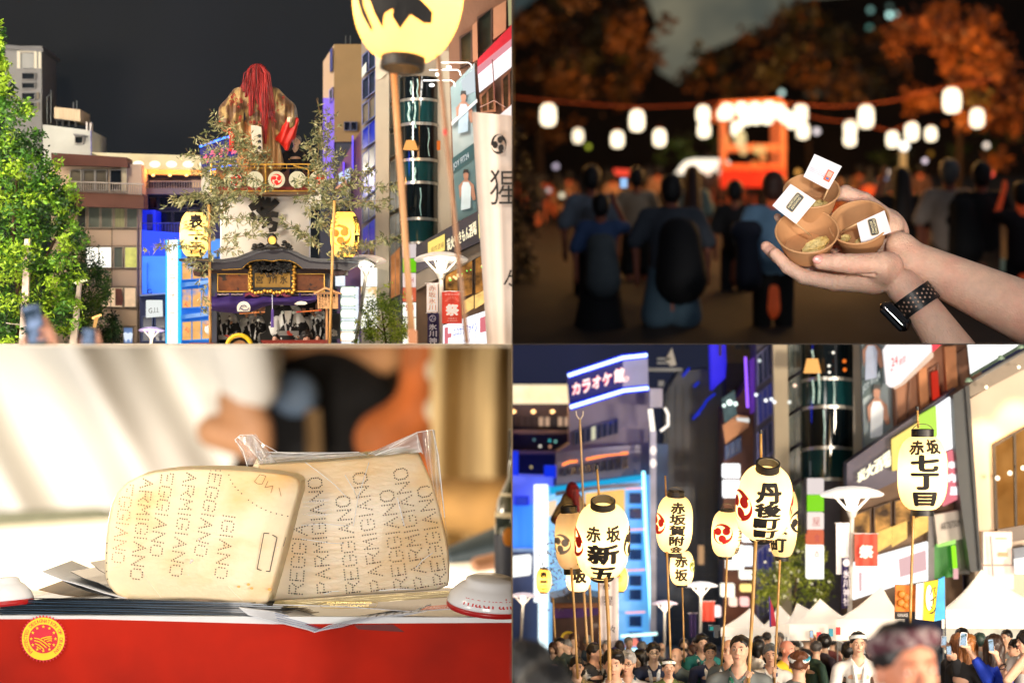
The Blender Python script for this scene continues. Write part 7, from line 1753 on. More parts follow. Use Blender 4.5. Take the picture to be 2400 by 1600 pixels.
for i in range(7):win(o,[(1774,832 + i*92),(1812,800 + i*92),(1814,876 + i*92),(1776,905 + i*92)],12.0,mat((70,78,130),.12,noise=.3,em=.12,emc=(60,70,220)) if i%2 else mat((52,60,100),.12,noise=.3),mat((110,112,170),.4),2.5,cross=2)
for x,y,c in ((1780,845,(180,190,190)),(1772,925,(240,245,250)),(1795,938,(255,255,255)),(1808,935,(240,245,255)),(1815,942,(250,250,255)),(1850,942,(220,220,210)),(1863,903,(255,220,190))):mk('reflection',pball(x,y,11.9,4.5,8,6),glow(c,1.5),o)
mk('cream_pier',prism([(1811,780),(1845,780),(1858,1560),(1826,1560)],11.9,.1),mat((190,176,150),.6,noise=.06),o)
for i in range(7):win(o,[(1848,810 + i*84),(1880,790 + i*84),(1880,862 + i*84),(1849,884 + i*84)],11.95,mat((78,88,84),.2,noise=.4),mat((120,126,118),.4),2,cross=1)
mk('grey_pier',box(2000,780,2022,1120,11.85,.1),mat((186,178,164),.6,noise=.06),o)
o=T('round_glass_tower','curved teal glass tower with silver bands and orange lamp above the procession','building',1940,1120,11.9)
for y0,y1,m_ in ((770,882,GD),(890,948,GT),(956,1044,GD),(1052,1125,GT)):mk('glass_band',cyl(1945,y0,y1,66,12.0,.2,dip=8,n=18),m_,o,smooth=True)
for y in (886,952,1048,1122):mk('metal_band',cyl(1945,y - 4,y + 4,67,11.995,.205,dip=8,n=18),mat((190,188,180),.3,metal=.7),o,smooth=True)
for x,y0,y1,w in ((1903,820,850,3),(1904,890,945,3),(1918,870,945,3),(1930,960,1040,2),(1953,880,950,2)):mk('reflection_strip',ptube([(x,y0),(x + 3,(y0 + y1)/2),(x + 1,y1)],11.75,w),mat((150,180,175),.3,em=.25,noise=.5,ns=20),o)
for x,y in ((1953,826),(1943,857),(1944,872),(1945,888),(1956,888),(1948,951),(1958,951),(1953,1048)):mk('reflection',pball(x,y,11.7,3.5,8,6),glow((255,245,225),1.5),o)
mk('lamp_shade',put(lathe([(13,17),(21,-17)],20),1904,857,11.7),glow((255,182,100),1.2),o,smooth=True)
mk('orange_glow',J(pball(1979,846,11.7,5),pball(1980,866,11.7,5)),glow((230,110,30),1.1),o)
# billboard
o=T('billboard','blurred pale teal gym billboard with two people behind the white sign','billboard',2055,1070,11.7)
mk('panel',prism([(2018,780),(2085,780),(2096,905),(2100,1025),(2026,1066)],11.7,.05),mat((140,160,166),.6,noise=.2,ns=4,rgb2=(176,190,196),thr=.5,soft=.15),o)
mk('name_band',prism([(2020,890),(2066,850),(2068,905),(2022,935)],11.69,.005),mat((60,84,88),.5),o)
mk('lettering',write('JOY FIT24',[(2021,905),(2062,868),(2063,892),(2022,924)],11.69,.02,.01),glow((240,245,240),.9),o)
posterman(2055,925,1.7,(226,232,236),o,11.67); posterman(2042,795,1.6,(190,200,220),o,11.67)
# right hand buildings
D=11.6
o=T('brown_building','brown stone building with deep window bays between the white signs at the upper right','building',2180,1100,D)
mk('wall',prism([(2090,780),(2300,780),(2300,1010),(2240,930),(2100,1010)],D,.3),mat((160,112,84),.7,noise=.15,ns=3),o)
for q,g_ in (([(2097,905),(2136,890),(2128,985),(2103,1005)],mat((70,48,36),.4)),([(2173,870),(2200,850),(2203,935),(2180,952)],mat((96,70,50),.4)),([(2240,830),(2272,806),(2276,905),(2248,915)],glow((240,180,140),.8))):
 win(o,q,D - .02,g_,mat((120,80,58),.6),4,th=.04)
mk('red_panel',prism([(2184,873),(2198,868),(2203,938),(2188,950)],D - .05,.02),glow((226,50,30),.8),o)
mk('pier',J(prism([(2214,812),(2240,810),(2246,920),(2220,925)],D - .06,.08),prism([(2153,862),(2172,860),(2178,960),(2158,968)],D - .06,.08)),mat((190,126,82),.7),o)
s=T('sign','large rounded white lit sign with small red characters at the top right','sign',2120,908,11.45)
mk('panel',prism([(2076,820),(2090,800),(2180,780),(2186,822),(2110,900),(2092,908),(2084,900)],11.45,.1),glow((255,246,244),1.15),s)
mk('panel_side',prism([(2092,908),(2110,900),(2186,822),(2188,836),(2120,900),(2098,912)],11.44,.08),mat((200,180,170),.6),s)
mk('red_corner',prism([(2183,780),(2214,780),(2214,800),(2185,826)],11.44,.05),mat((220,30,60),.6,em=.3),s)
mk('lettering',J(write('24',[(2088,840),(2104,832),(2104,852),(2090,860)],11.45,.01,.012),write('時間',[(2108,842),(2122,832),(2122,848),(2108,858)],11.45,.0,.012),write('F',rect(2088,864,2094,870),11.45,.0,.012)),mat((224,40,60),.6),s)
s=T('sign','huge blank white lit sign board in the top right corner with green edge lamps below','sign',2340,878,11.3)
mk('panel',prism([(2274,780),(2420,780),(2420,800),(2385,815),(2284,877)],11.3,.1),glow((255,255,250),1.4),s)
mk('edge',ptube([(2275,880),(2400,806),(2420,795)],11.25,4),mat((60,80,66),.5),s)
for x,y in ((2270,890),(2345,838),(2392,812)):mk('bracket_lamp',J(pball(x,y,11.2,(7,5,6)),ptube([(x - 8,y + 4),(x + 10,y + 2)],11.2,2)),mat((120,146,126),.4),s)
o=T('beige_building','beige building with spotlit wall and amber windows at the right edge','building',2340,1560,11.4)
mk('wall',prism([(2272,935),(2420,850),(2420,1500),(2290,1500)],11.4,.3),mat((218,196,174),.7,noise=.05,ns=3),o)
mk('cornice',prism([(2266,905),(2290,890),(2420,815),(2420,855),(2272,932)],11.32,.12),mat((150,136,120),.7),o)
for x,y in ((2312,915),(2388,868)):
 L=light('wall_spot','SPOT',P(x,y - 8,11.2),14,(255,210,150),aim=P(x - 4,y + 150,11.38),size=.02,spot=50,blend=.8); mk('spot_fitting',pball(x,y - 8,11.24,4,8,6),glow((255,235,200),3),o)
win(o,[(2327,1040),(2430,985),(2430,1250),(2334,1250)],11.37,glow((236,176,100),.8,noise=.25,ns=5,rgb2=(200,140,70),thr=.5,soft=.1),mat((66,54,40),.6),6,th=.05,cross=1)
for x,y in ((2338,1120),(2367,1108),(2398,1096)):mk('bulb',pball(x,y,11.3,6),glow((255,236,200),2.4),o,smooth=True)
mk('lower_window',prism([(2338,1240),(2430,1225),(2430,1260),(2342,1275)],11.34,.02),mat((90,70,50),.4),o)
mk('sign_board',box(2305,1246,2372,1322,11.3,.04),mat((236,214,196),.6,em=.45),o); mk('sign_board',box(2305,1326,2376,1380,11.3,.04),mat((240,216,200),.6,em=.45),o)
mk('sign_marks',J(box(2340,1294,2362,1304,11.29,.005),box(2334,1260,2360,1263,11.29,.005)),mat((230,160,120),.6),o)
mk('sign_pole',ptube([(2322,1255),(2328,1350)],11.27,2.2),mat((170,165,170),.5),o)
mk('awning',prism([(2375,1285),(2430,1275),(2430,1330),(2380,1335)],11.25,.05),mat((120,125,135),.6),o)
mk('shop_glow',prism([(2378,1310),(2430,1302),(2430,1345),(2380,1345)],11.22,.02),glow((255,252,245),1.4),o)
o=T('dark_column','tall dark grey column between the shop signs and the beige building','column',2280,1340,11.3)
mk('column',prism([(2234,925),(2265,905),(2275,1000),(2300,1338),(2275,1340),(2252,1180),(2240,1050)],11.3,.25),mat((46,50,52),.5,noise=.1),o)
mk('column_edge',prism([(2262,905),(2272,903),(2300,1330),(2296,1335)],11.28,.05),mat((24,26,28),.5),o)
# shop signs along the fascia
D=11.55
o=T('restaurant_building','restaurant floor with dark slanted fascia and glowing cream letters above amber windows','shop front',2100,1450,D)
mk('wall',prism([(1990,1100),(2240,930),(2260,1450),(1990,1450)],D,.3),mat((104,80,60),.7,noise=.2),o)
mk('fascia',prism([(1985,1085),(2238,908),(2240,925),(2250,1060),(1985,1180)],D - .1,.12),mat((66,58,78),.5,noise=.1),o)
mk('sign_lettering',write('炭火酒場',[(2008,1108),(2088,1050),(2090,1090),(2008,1134)],D - .12,.07,.012),glow((255,246,210),1.6),o)
for q,c,s_ in (([(2092,1030),(2155,990),(2158,1085),(2094,1103)],(255,226,120),1.25),([(2155,975),(2194,952),(2197,1020),(2158,1040)],(196,240,90),1.1),([(2195,952),(2235,925),(2242,1047),(2200,1062)],(255,255,255),1.5),([(2215,1062),(2243,1050),(2251,1166),(2212,1186)],(240,130,140),1.05)):
 mk('sign_panel',prism(q,D - .15,.05),glow(c,s_),o)
mk('white_glyphs',J(write('串',rect(2222,1080,2240,1098),D - .15,.06,.012),write('肉',rect(2222,1108,2240,1130),D - .15,.06,.012),write('屋',rect(2226,1140,2244,1160),D - .15,.06,.012)),glow((255,250,250),1.4),o)
for i,x0 in enumerate((2000,2048,2096,2140)):win(o,[(x0,1205 - i*16),(x0 + 42,1190 - i*16),(x0 + 42,1250 - i*14),(x0,1266 - i*14)],D - .04,glow((235,168,90),.9,noise=.5,ns=14,rgb2=(96,70,50),thr=.56,soft=.1),mat((70,50,36),.6),3)
for x0 in (2056,2092,2142):mk('lit_blind',prism([(x0,1248 - (x0 - 2056)*.36),(x0 + 34,1234 - (x0 - 2056)*.36),(x0 + 34,1274 - (x0 - 2056)*.36),(x0,1294 - (x0 - 2056)*.36)],D - .09,.02),glow((255,205,110),1.3,noise=.2,ns=14),o)
mk('pharmacy_panel',prism([(2000,1320),(2175,1270),(2175,1360),(2100,1372),(2000,1405)],D - .12,.05),glow((255,255,252),1.5),o)
for q in ([(2106,1310),(2170,1288),(2172,1335),(2110,1352)],[(2013,1342),(2020,1340),(2020,1384),(2014,1386)]):mk('pink_block',prism(q,D - .13,.008),glow((240,196,196),1.0),o)
mk('lettering',write('ココカラ',[(2030,1336),(2074,1326),(2074,1336),(2030,1346)],D - .12,0,.01),glow((120,150,230),1),o)
s=T('sign','grey beige shop sign with dark capital letters over a green lit doorway','sign',2230,1275,11.42)
mk('panel',prism([(2190,1206),(2268,1192),(2272,1258),(2198,1276)],11.42,.05),mat((190,180,168),.6,em=.12),s)
mk('lettering',write('ARTISTSUMED',[(2205,1226),(2264,1213),(2265,1228),(2206,1243)],11.42,.01,.01),mat((70,66,66),.6),s)
mk('lit_edge',prism([(2198,1276),(2240,1264),(2240,1274),(2200,1282)],11.41,.05),glow((180,240,120),1.2),s)
mk('doorway',prism([(2188,1278),(2236,1272),(2238,1350),(2190,1356)],11.5,.03),mat((40,110,44),.5,noise=.3,em=.25,emc=(60,160,50)),s)
mk('green_tube',prism([(2232,1280),(2240,1278),(2244,1330),(2236,1332)],11.4,.03),glow((150,240,40),1.4),s); mk('door_frame',J(box(2176,1200,2190,1372,11.45,.05),box(2240,1262,2272,1345,11.46,.05)),mat((110,106,106),.6),s)
mk('pink_foot',box(2236,1332,2246,1356,11.4,.02),glow((250,190,190),1),s)
# sign towers
s=T('sign_tower','stack of lit sign boxes, white green white orange white, left of the big dish lamp','sign',1915,1360,11.5)
for y0,y1,g_ in ((1122,1158,glow((236,222,218),1)),(1161,1198,glow((136,222,36),1.05)),(1202,1240,glow((255,236,225),1.05)),(1243,1276,glow((236,120,84),.95)),(1278,1356,glow((255,252,236),1.6))):mk('sign_box',box(1893,y0,1931,y1,11.5,.08),g_,s)
mk('frame',box(1888,1120,1893,1250,11.53,.05),mat((60,56,56),.5),s)
mk('lettering',J(write('屋',rect(1904,1212,1922,1232),11.5,.0,.012),write('食',rect(1908,1250,1922,1270),11.5,.02,.012),write('酒',rect(1906,1290,1920,1306),11.5,0,.012)),glow((225,110,96),.9),s)
for i,(x0,y0,x1,y1,c) in enumerate([(1694,1087,1735,1120,(255,255,255)),(1695,1125,1736,1166,(255,255,255)),(1740,1250,1766,1270,(250,255,255)),(1702,1278,1744,1334,(255,252,240)),(1734,1337,1766,1357,(255,250,230)),(1736,1370,1764,1386,(255,222,130)),(1690,1368,1722,1398,(255,246,225)),(1740,1280,1765,1326,(240,245,250)),(1710,1400,1728,1420,(255,214,190)),(1736,1400,1756,1420,(255,190,180)),(1660,1420,1690,1445,(255,225,220))]):
 mk('lit_sign',prism([(x0 + 2,y0),(x1 - 2,y0),(x1,y0 + 2),(x1,y1 - 2),(x1 - 2,y1),(x0 + 2,y1),(x0,y1 - 2),(x0,y0 + 2)],11.9 + .02*i,.05),glow(c,1.6),None,label=('upper of two big white box signs left of the tallest lantern','lower of two big white box signs left of the tallest lantern','small white sign behind the tallest lantern pole','square white sign under the red crest lantern','oval cream sign left of the tree','yellow rimmed sign low left of the tree','tilted white sign left of the lantern poles','tall pale sign strip left of the tree','peach sign spot low in the middle','pink sign spot low in the middle','pale pink sign low beside the red festival banner')[i],cat='sign')
 # lamps
dish_lamp('large bright dish lamp in front of the restaurant floor',1997,1158,150,1990,1500,11.2,(255,246,235),3,pw=6)
dish_lamp('bright dish lamp low in the middle of the street',1643,1372,80,1640,1540,11.5,(255,250,245),3,pw=4)
dish_lamp('pinkish dish lamp left of the middle one',1558,1414,62,1556,1560,11.6,(240,215,222),2.4,pw=3.5)
dish_lamp('dish lamp with triangular bracket at the left edge',1226,1396,66,1216,1580,11.6,(240,220,222),2.4,pw=4)
o=banner('blurred orange red festival banner beside the large dish lamp',2004,1250,2057,1326,11.15,mat((206,76,56),.7,em=.35,emc=(225,80,60))); mk('lettering',write('祭',rect(2013,1276,2048,1308),11.15,.07,.02),mat((250,230,220),.7,em=.4),o)
o=banner('dark purple festival banner with white circle and characters right of the tree',1972,1306,1996,1425,11.2,mat((50,38,92),.7)); mk('crest',prism(circ(1984,1318,9),11.18,.002),mat((225,220,235),.7),o); mk('lettering',column('氷川神社',1976,1334,1992,1420,11.2,.04,.1,.02),mat((225,220,235),.7),o)
o=banner('white lit banner above the purple one',1960,1225,1992,1345,11.25,mat((255,246,235),.7,em=.6))
o=banner('small orange red banner low in the middle distance',1643,1408,1675,1455,11.55,mat((206,70,50),.7,em=.35,emc=(225,80,60)))
o=banner('small purple banner left of the low orange one',1616,1436,1632,1492,11.6,mat((60,44,100),.7))
o=T('flag','narrow red and blue flag hanging beside a lantern pole','flag',1810,1470,10.9); mk('cloth',prism([(1803,1396),(1812,1420),(1820,1466),(1806,1468)],10.9,.01),mat((170,20,50),.7),o); mk('blue_edge',prism([(1802,1396),(1805,1400),(1808,1468),(1804,1470)],10.89,.01),mat((50,40,120),.7),o)
tree('blurred yellow green tree lit from behind between the lanterns and the sign tower',[(1880,1290,55,55),(1830,1360,60,60),(1900,1370,50,60),(1800,1410,40,30)],11.7,41,[(106,124,30),(140,152,44),(170,176,70)],10,4200,[([(1860,1480),(1862,1400),(1870,1330)],[4,3,2])],dep=.15)
for i in range(34):
 x,y=rnd.uniform(1790,1950),rnd.uniform(1270,1450); mk('gap_light',pball(x,y,11.9,rnd.uniform(2,4.5),8,6),glow((255,240,200),1.6),None,label=f'warm light spot shining through the blurred tree, {ORD(i)} of them',cat='light',group='light spots through the tree')
 # tents
TENT=mat((245,236,222),.8,noise=.04,ns=2,em=.6,emc=(255,236,212))  # emission put in to stand for the light on the canvas
def tent(label,x0,x1,ye,xp,yp,yb,d):
 o=T('tent',label,'tent',xp,yb,d,'white festival tents')
 a,b,c,e_=P(x0,ye,d),P(x1,ye,d),P(x1 - (x1 - x0)*.1,ye - 4,d + .5),P(x0 + (x1 - x0)*.1,ye - 4,d + .5); n=10
 pk=P(xp,yp,d + .25); V,f=[],[]
 ring_=[]
 for (s,t) in ((a,b),(b,c),(c,e_),(e_,a)):
  for i in range(n):ring_.append(s.lerp(t,i/n))
 m_=8; N=len(ring_)
 for j in range(m_ + 1):
  t=j/m_
  for p in ring_:
   q=p.lerp(pk,t); sag=-.10*sin(pi*t)*(p - pk).length*.45; V.append(q + Vector((0,0,sag)))
 for j in range(m_):f += [(j*N + i,j*N + (i + 1)%N,(j + 1)*N + (i + 1)%N,(j + 1)*N + i) for i in range(N)]
 mk('canopy',(V,f),TENT,o,smooth=True)
 mk('valance',prism([(x0,ye),(x1,ye),(x1,yb),(x0,yb)],d,.01),TENT,o)
 for x in (x0 + 3,x1 - 3):mk('leg',ptube([(x,ye),(x,yb + 120)],d + .01,1.8),mat((150,150,150),.4),o)
tent('small white tent peak farthest left behind the main bearer',1690,1800,1470,1758,1424,1490,11.3)
tent('white tent peak third from the left',1790,1880,1464,1826,1416,1488,11.2)
tent('white tent peak right under the tree',1840,1990,1462,1868,1412,1490,11.1)
tent('white tent with sharp tall peak left of the purple banner',1850,2010,1462,1922,1402,1500,11.0)
tent('white tent behind the orange food poster',1960,2120,1450,2066,1372,1500,10.9)
tent('large white tent with broad roof at the right',2208,2470,1428,2300,1334,1472,10.7)
for i,(x,y,c) in enumerate([(1920,1490,(220,60,60)),(1948,1482,(60,150,170)),(1965,1478,(220,60,60)),(1978,1488,(230,200,60)),(2000,1484,(220,50,50)),(1935,1496,(240,235,225)),(1910,1496,(240,200,140))]):
 mk('stall_sign',box(x - 5,y - 9,x + 5,y + 9,10.85 + .02*i,.02),mat(c,.6,em=.4),None,label=('red round fan sign under the tents','teal slip sign under the tents','small red slip sign under the tents','yellow slip sign under the tents','red sign next to the white headband woman','cream menu sheet under the tents','tan menu sheet under the tents')[i],cat='sign')
mk('stall_glow',prism([(1700,1488),(2110,1488),(2110,1530),(1700,1530)],11.35,.02),glow((255,240,215),1.0,noise=.25,ns=10),None,label='bright stall fronts under the row of white tents',cat='stall')
mk('stall_glow',prism([(2215,1470),(2470,1470),(2470,1530),(2215,1530)],10.9,.02),glow((255,238,205),1.0,noise=.25,ns=8),None,label='bright stall front under the large right tent',cat='stall')
o=T('poster','orange and black fried food poster on a pole beside the bamboo','poster',2122,1450,10.5); mk('panel',prism([(2099,1370),(2146,1371),(2146,1450),(2098,1448)],10.5,.02),mat((226,120,20),.6,noise=.4,ns=8,rgb2=(120,60,14),thr=.58,soft=.1,em=.25),o); mk('food',J(*[pball(x,y,10.49,(r_,3,r_)) for x,y,r_ in ((2114,1392,9),(2126,1400,10),(2112,1412,9),(2124,1418,8))]),mat((214,126,40),.5,noise=.3,em=.2),o,smooth=True); mk('dark_band',box(2098,1433,2146,1450,10.49,.01),mat((40,28,24),.6),o); mk('lettering',write('KARAAGE',rect(2104,1437,2128,1445),10.49,.01,.012),mat((230,225,220),.6),o)
o=T('poster','white yellow and blue drink poster with black katakana beside the food poster','poster',2182,1455,10.45); mk('panel',prism([(2148,1368),(2170,1364),(2166,1452),(2146,1450)],10.45,.02),mat((240,238,235),.6,em=.4),o); mk('yellow',prism([(2167,1364),(2202,1358),(2190,1455),(2164,1452)],10.44,.02),mat((245,205,20),.6,em=.3),o); mk('white_bowl',prism(circ(2178,1400,8,30,20),10.43,.005),mat((250,245,230),.6,em=.3),o); mk('blue',prism([(2200,1357),(2214,1350),(2215,1450),(2190,1455)],10.435,.02),mat((60,160,220),.6,noise=.3,em=.3),o); mk('lettering',column('パイン',2180,1372,2194,1440,10.44,.02,.1,.012),mat((30,26,20),.6),o); mk('pole',ptube([(2214,1350),(2216,1520)],10.46,1.8),mat((80,80,90),.5),o)
# distant float and figure
D=11.4
o=T('festival_float','distant blurred float with dark roof, purple drape and red haired doll behind the left lanterns','float',1350,1560,D)
mk('doll_robe',pv(organic([('c',(1340,0,1175),(1345,0,1260),26,34),('c',(1318,0,1190),(1302,0,1216),14,12),('c',(1362,0,1190),(1378,0,1212),14,12)],2.5,8),D),BRO,o,smooth=True)
mk('doll_hair',pv(organic([('e',(1341,0,1148),(15,14,20)),('c',(1346,-6,1150),(1354,-10,1195),12,5)],2,6),D - .04),RH,o,smooth=True)
mk('sleeve',pball(1308,1222,D - .05,(9,6,13)),RED,o,smooth=True)
mk('foliage',leaves([P(1310 + rnd.gauss(0,22),1330 + rnd.gauss(0,40),D - .1) for _ in range(260)],12,.5,.3,0,3),mat((110,96,66),.5,noise=.3),o,kind='stuff')
mk('roof',prism([(1290,1402),(1320,1396),(1350,1378),(1382,1396),(1420,1402),(1420,1412),(1290,1412)],D - .1,.3),mat((40,36,40),.4),o)
mk('body',box(1296,1410,1412,1540,D,.2),mat((70,46,40),.7,noise=.5,ns=8,rgb2=(180,170,165),thr=.62,soft=.05),o)
mk('carved_panel',box(1302,1400,1400,1424,D - .03,.02),mat((130,76,40),.6,noise=.3,ns=14),o)
mk('drape',prism([(1296,1426),(1412,1424),(1412,1438),(1360,1446),(1296,1448)],D - .06,.02),mat((60,26,96),.7),o)
mk('drum_rim',put(lathe([(13,0),(18,0),(18,4),(13,4),(13,0)],24,False),1332,1496,D - .12,1,rot=(R(90),0,0)),mat((220,185,40),.5),o); mk('drum_head',put(lathe([(13,0),(13,3)],24),1332,1496,D - .11,1,rot=(R(90),0,0)),mat((130,96,60),.6),o)
mk('orange_bench',box(1318,1510,1348,1530,D - .1,.05),mat((210,96,66),.6),o)
o=banner('tall white cloth banner with faint dark characters behind the front lantern pole',1404,1352,1450,1540,10.9,mat((236,220,214),.8,em=.15)); mk('crest',crest(1422,1374,8,10.9,.5,lift=.03),mat((90,84,84),.7),o); mk('lettering',J(write('猩',rect(1416,1396,1436,1418),10.9,.02,.03),write('々',rect(1430,1464,1442,1482),10.9,.02,.03)),mat((90,84,84),.7),o)
# ---------- lanterns in focus
G4='paper lanterns carried high on bamboo poles'
CRM=(255,236,194)
lantern('foreground lantern with black characters 赤坂 over 新五, red crest at its left edge',1412,1266,10.0,124,178,24,0,0,G4,chars=[('赤',-24,46,36,38,.045),('坂',24,46,36,38,.045),('新',0,-4,76,52,.055),('五',0,-58,68,40,.06)],crests=[(-78,6,36,(216,34,30),.3),(80,6,36,(16,16,18),2.2)],paper=CRM,watts=4.0,ro=.45,hoops=(1.5,.8),shape=3.0)
lantern('tallest lantern with four stacked black characters and a big red crest on its left',1791,1178,9.95,128,176,26,3,4,G4,chars=[('丹',0,56,64,46,.06),('後',0,16,64,38,.06),('町',0,-20,62,30,.06),('町',0,-50,60,26,.06),('会',0,-72,56,14,.06)],crests=[(-66,8,38,(214,34,32),.8),(84,4,34,(214,34,32),0)],paper=CRM,watts=3.7,ro=.42,hoops=(1.8,.8),shape=3.0)
lantern('rightmost lantern with characters 赤坂 above 七丁目 high before the shop signs',2162,1108,9.9,116,172,1,0,-2,G4,chars=[('赤',-21,62,38,34,.05),('坂',22,64,38,34,.05),('七',0,26,68,40,.07),('丁',0,-16,66,40,.07),('目',0,-58,58,34,.07)],paper=CRM,watts=3.3,ro=.43,hoops=(1.6,1.3),shape=3.2)
lantern('medium lantern with one column of five black characters and red crest at its left',1581,1228,10.15,84,132,8,2,6,G4,chars=[('赤',0,46,36,26,.05),('坂',0,20,38,26,.05),('賀',0,-6,38,26,.05),('附',0,-31,36,24,.05),('会',0,-53,34,18,.05)],crests=[(-72,4,25,(222,44,30),.3)],paper=CRM,watts=3.6,ro=.46,hoops=(1.6,1.2),shape=3)
lantern('medium lantern turned to show its whole red three comma crest, left of the tallest lantern',1702,1250,10.2,68,106,5,2,0,G4,chars=[('赤',0,40,18,16,.05,58),('坂',0,22,18,16,.05,60),('五',0,3,18,18,.05,60),('丁',0,-18,17,16,.05,58),('目',0,-37,15,16,.05,52)],crests=[(-20,4,24,(214,30,26),.6)],paper=CRM,watts=3.6,ro=.46,hoops=(.8,1),shape=3)
lantern('lantern half hidden behind the tallest one with black crest and characters at its foot',1836,1224,10.25,66,160,4,2,-14,G4,chars=[('赤',-2,50,38,26,.05),('坂',-4,20,38,26,.05),('本',-4,-14,38,30,.05),('町',-6,-50,40,34,.05)],crests=[(78,6,26,(18,18,20),1.2)],paper=CRM,watts=3.6,ro=.46,hoops=(1,1),shape=3)
lantern('small lantern hanging below the column lettered one with two black characters',1598,1330,10.35,56,80,2,0,-6,G4,chars=[('赤',0,18,30,28,.05),('坂',0,-14,30,30,.05)],crests=[(70,6,15,(120,140,60),.4)],paper=CRM,watts=4.0,ro=.46,hoops=(1,1),shape=3)
lantern('unlit looking beige lantern with grey crest partly behind the front left lantern',1337,1266,10.1,72,132,3,-3,22,G4,chars=[('赤',8,36,30,26,.05,20),('二',8,-46,36,18,.06,16)],crests=[(-60,-4,24,(150,142,132),.3)],paper=(236,216,186),watts=1.4,ro=.52,hoops=(1.8,1.6),shape=3)
lantern('small bright lantern below the beige one with a single black character',1355,1352,10.3,56,66,2,0,0,G4,chars=[('坂',2,6,34,34,.06)],paper=CRM,watts=4.0,ro=.46,hoops=(.6,.6),shape=3)
lantern('distant yellow orange lantern with black characters at the left edge of the procession',1274,1360,11.2,36,54,2,0,0,'distant lanterns on the far float',chars=[('表',0,15,16,15,.05),('一',0,0,16,7,.08),('二',0,-13,16,10,.08)],paper=(255,206,110),watts=6.5,ro=.5)
lantern('distant round yellow lantern just right of the front lantern base',1454,1356,11.2,34,56,2,0,0,'distant lanterns on the far float',crests=[(-20,4,10,(222,150,60),.5)],paper=(255,206,110),watts=6.5,ro=.5)
def pole(label,pts,r_,d,**k):bamboo('bamboo_pole',pts,d,r_,label=label,cat='bamboo pole',group='bamboo poles of the lantern bearers',**k)
pole('thick jointed bamboo pole under the front left lantern',[(1420,1352),(1427,1480),(1430,1640)],4.4,9.9,node=36)
pole('bamboo stub rising out of the front left lantern with dark tip',[(1399,1093),(1405,1175)],(2.6,3.2),10.05)
pole('bamboo pole under the beige lantern',[(1339,1330),(1346,1430),(1354,1590)],2.9,10.05)
pole('second bamboo pole behind the beige lantern base',[(1368,1380),(1374,1470),(1380,1560)],3.2,10.4,node=50,m=mat((206,166,116),.5,noise=.1))
pole('third paler bamboo pole left of the white banner',[(1382,1370),(1390,1540)],3.4,10.45,node=60,m=mat((206,166,116),.5,noise=.1))
pole('thin bamboo pole directly left of the white banner',[(1403,1360),(1408,1570)],2.2,10.3)
pole('distant bamboo pole at the left of the far float',[(1296,1400),(1303,1530)],2.4,10.9)
pole('bamboo pole under the column lettered lantern',[(1563,1292),(1568,1430),(1573,1575)],2.6,10.1)
pole('bamboo stick standing out of the column lettered lantern',[(1559,1114),(1561,1162)],2.2,10.2)
pole('thin bamboo pole at the left of the teal coat man',[(1599,1372),(1604,1550)],2.0,10.4)
pole('bamboo pole under the red crest lantern',[(1704,1306),(1700,1420),(1691,1560)],2.6,10.1)
pole('thick jointed bamboo pole under the tallest lantern held by the young man',[(1771,1268),(1765,1400),(1754,1600)],4.2,9.8,node=40)
pole('bamboo stub rising out of the tallest lantern with black tip',[(1783,1010),(1784,1080)],(3.2,3.4),10.0)
pole('bamboo pole under the half hidden lantern held by the grey haired man',[(1828,1312),(1822,1440),(1814,1620)],2.8,10.05)
pole('bamboo pole under the rightmost lantern',[(2141,1196),(2137,1320),(2133,1470)],3.4,9.95,node=36)
pole('bamboo stub on top of the rightmost lantern',[(2150,955),(2152,1002)],2.6,9.95)
o=T('forked_pole','tall bamboo pole with white Y shaped fork standing above the far float','pole',1368,1220,10.6); bamboo('shaft',[(1359,982),(1364,1100),(1370,1260)],10.6,2.6,o,m=mat((214,176,130),.5,noise=.1)); mk('fork',J(ptube([(1359,984),(1351,973),(1350,963)],10.6,1.5),ptube([(1359,984),(1366,973),(1367,963)],10.6,1.5)),mat((220,205,185),.5),o)
for x,y in ((1399,1093),(1783,1010),(2150,955)):mk('black_binding',ptube([(x - .5,y - 3),(x + .5,y + 6)],9.94,3.8),BLACK,None,label='black binding tape at the tip of the bamboo stub over the ' + {1399:'front left lantern',1783:'tallest lantern',2150:'rightmost lantern'}[x],cat='tape')
# ---------- people
SK=lambda a=0,b=0,c=0:mat((218 + a,170 + b,142 + c),.5,noise=.05,sss=.1)
COATP=[(24,24,28),(38,42,58),(120,116,110),(60,72,64),(90,40,40),(150,150,150),(40,60,80),(80,66,56)]
r=random.Random(77)
V=[P(1100,1700,9.4),P(2600,1700,9.4),P(2600,1500,13),P(1100,1500,13)]
mk('road',(V,[(0,1,2,3)]),mat((120,112,104),.9,noise=.2),kind='structure')
bgx=[(1312,1524),(1328,1528),(1505,1532),(1520,1540),(1600,1546),(1622,1536),(1632,1524),(1780,1520),(1798,1510),(1826,1512),(1862,1510),(1890,1515),(1905,1506),(1950,1520),(1968,1530),(1988,1512),(2005,1540),(2040,1528),(2228,1500),(2276,1512),(2300,1502),(2318,1518),(2352,1508),(2366,1496),(1452,1528),(1378,1520),(1296,1532)] + [(1345 + i*62 + (i*37)%23,1516 + (i*13)%22) for i in range(17)]
bgx.sort()
desc=['dark haired','grey haired','brown haired','short haired','long haired','bald headed']
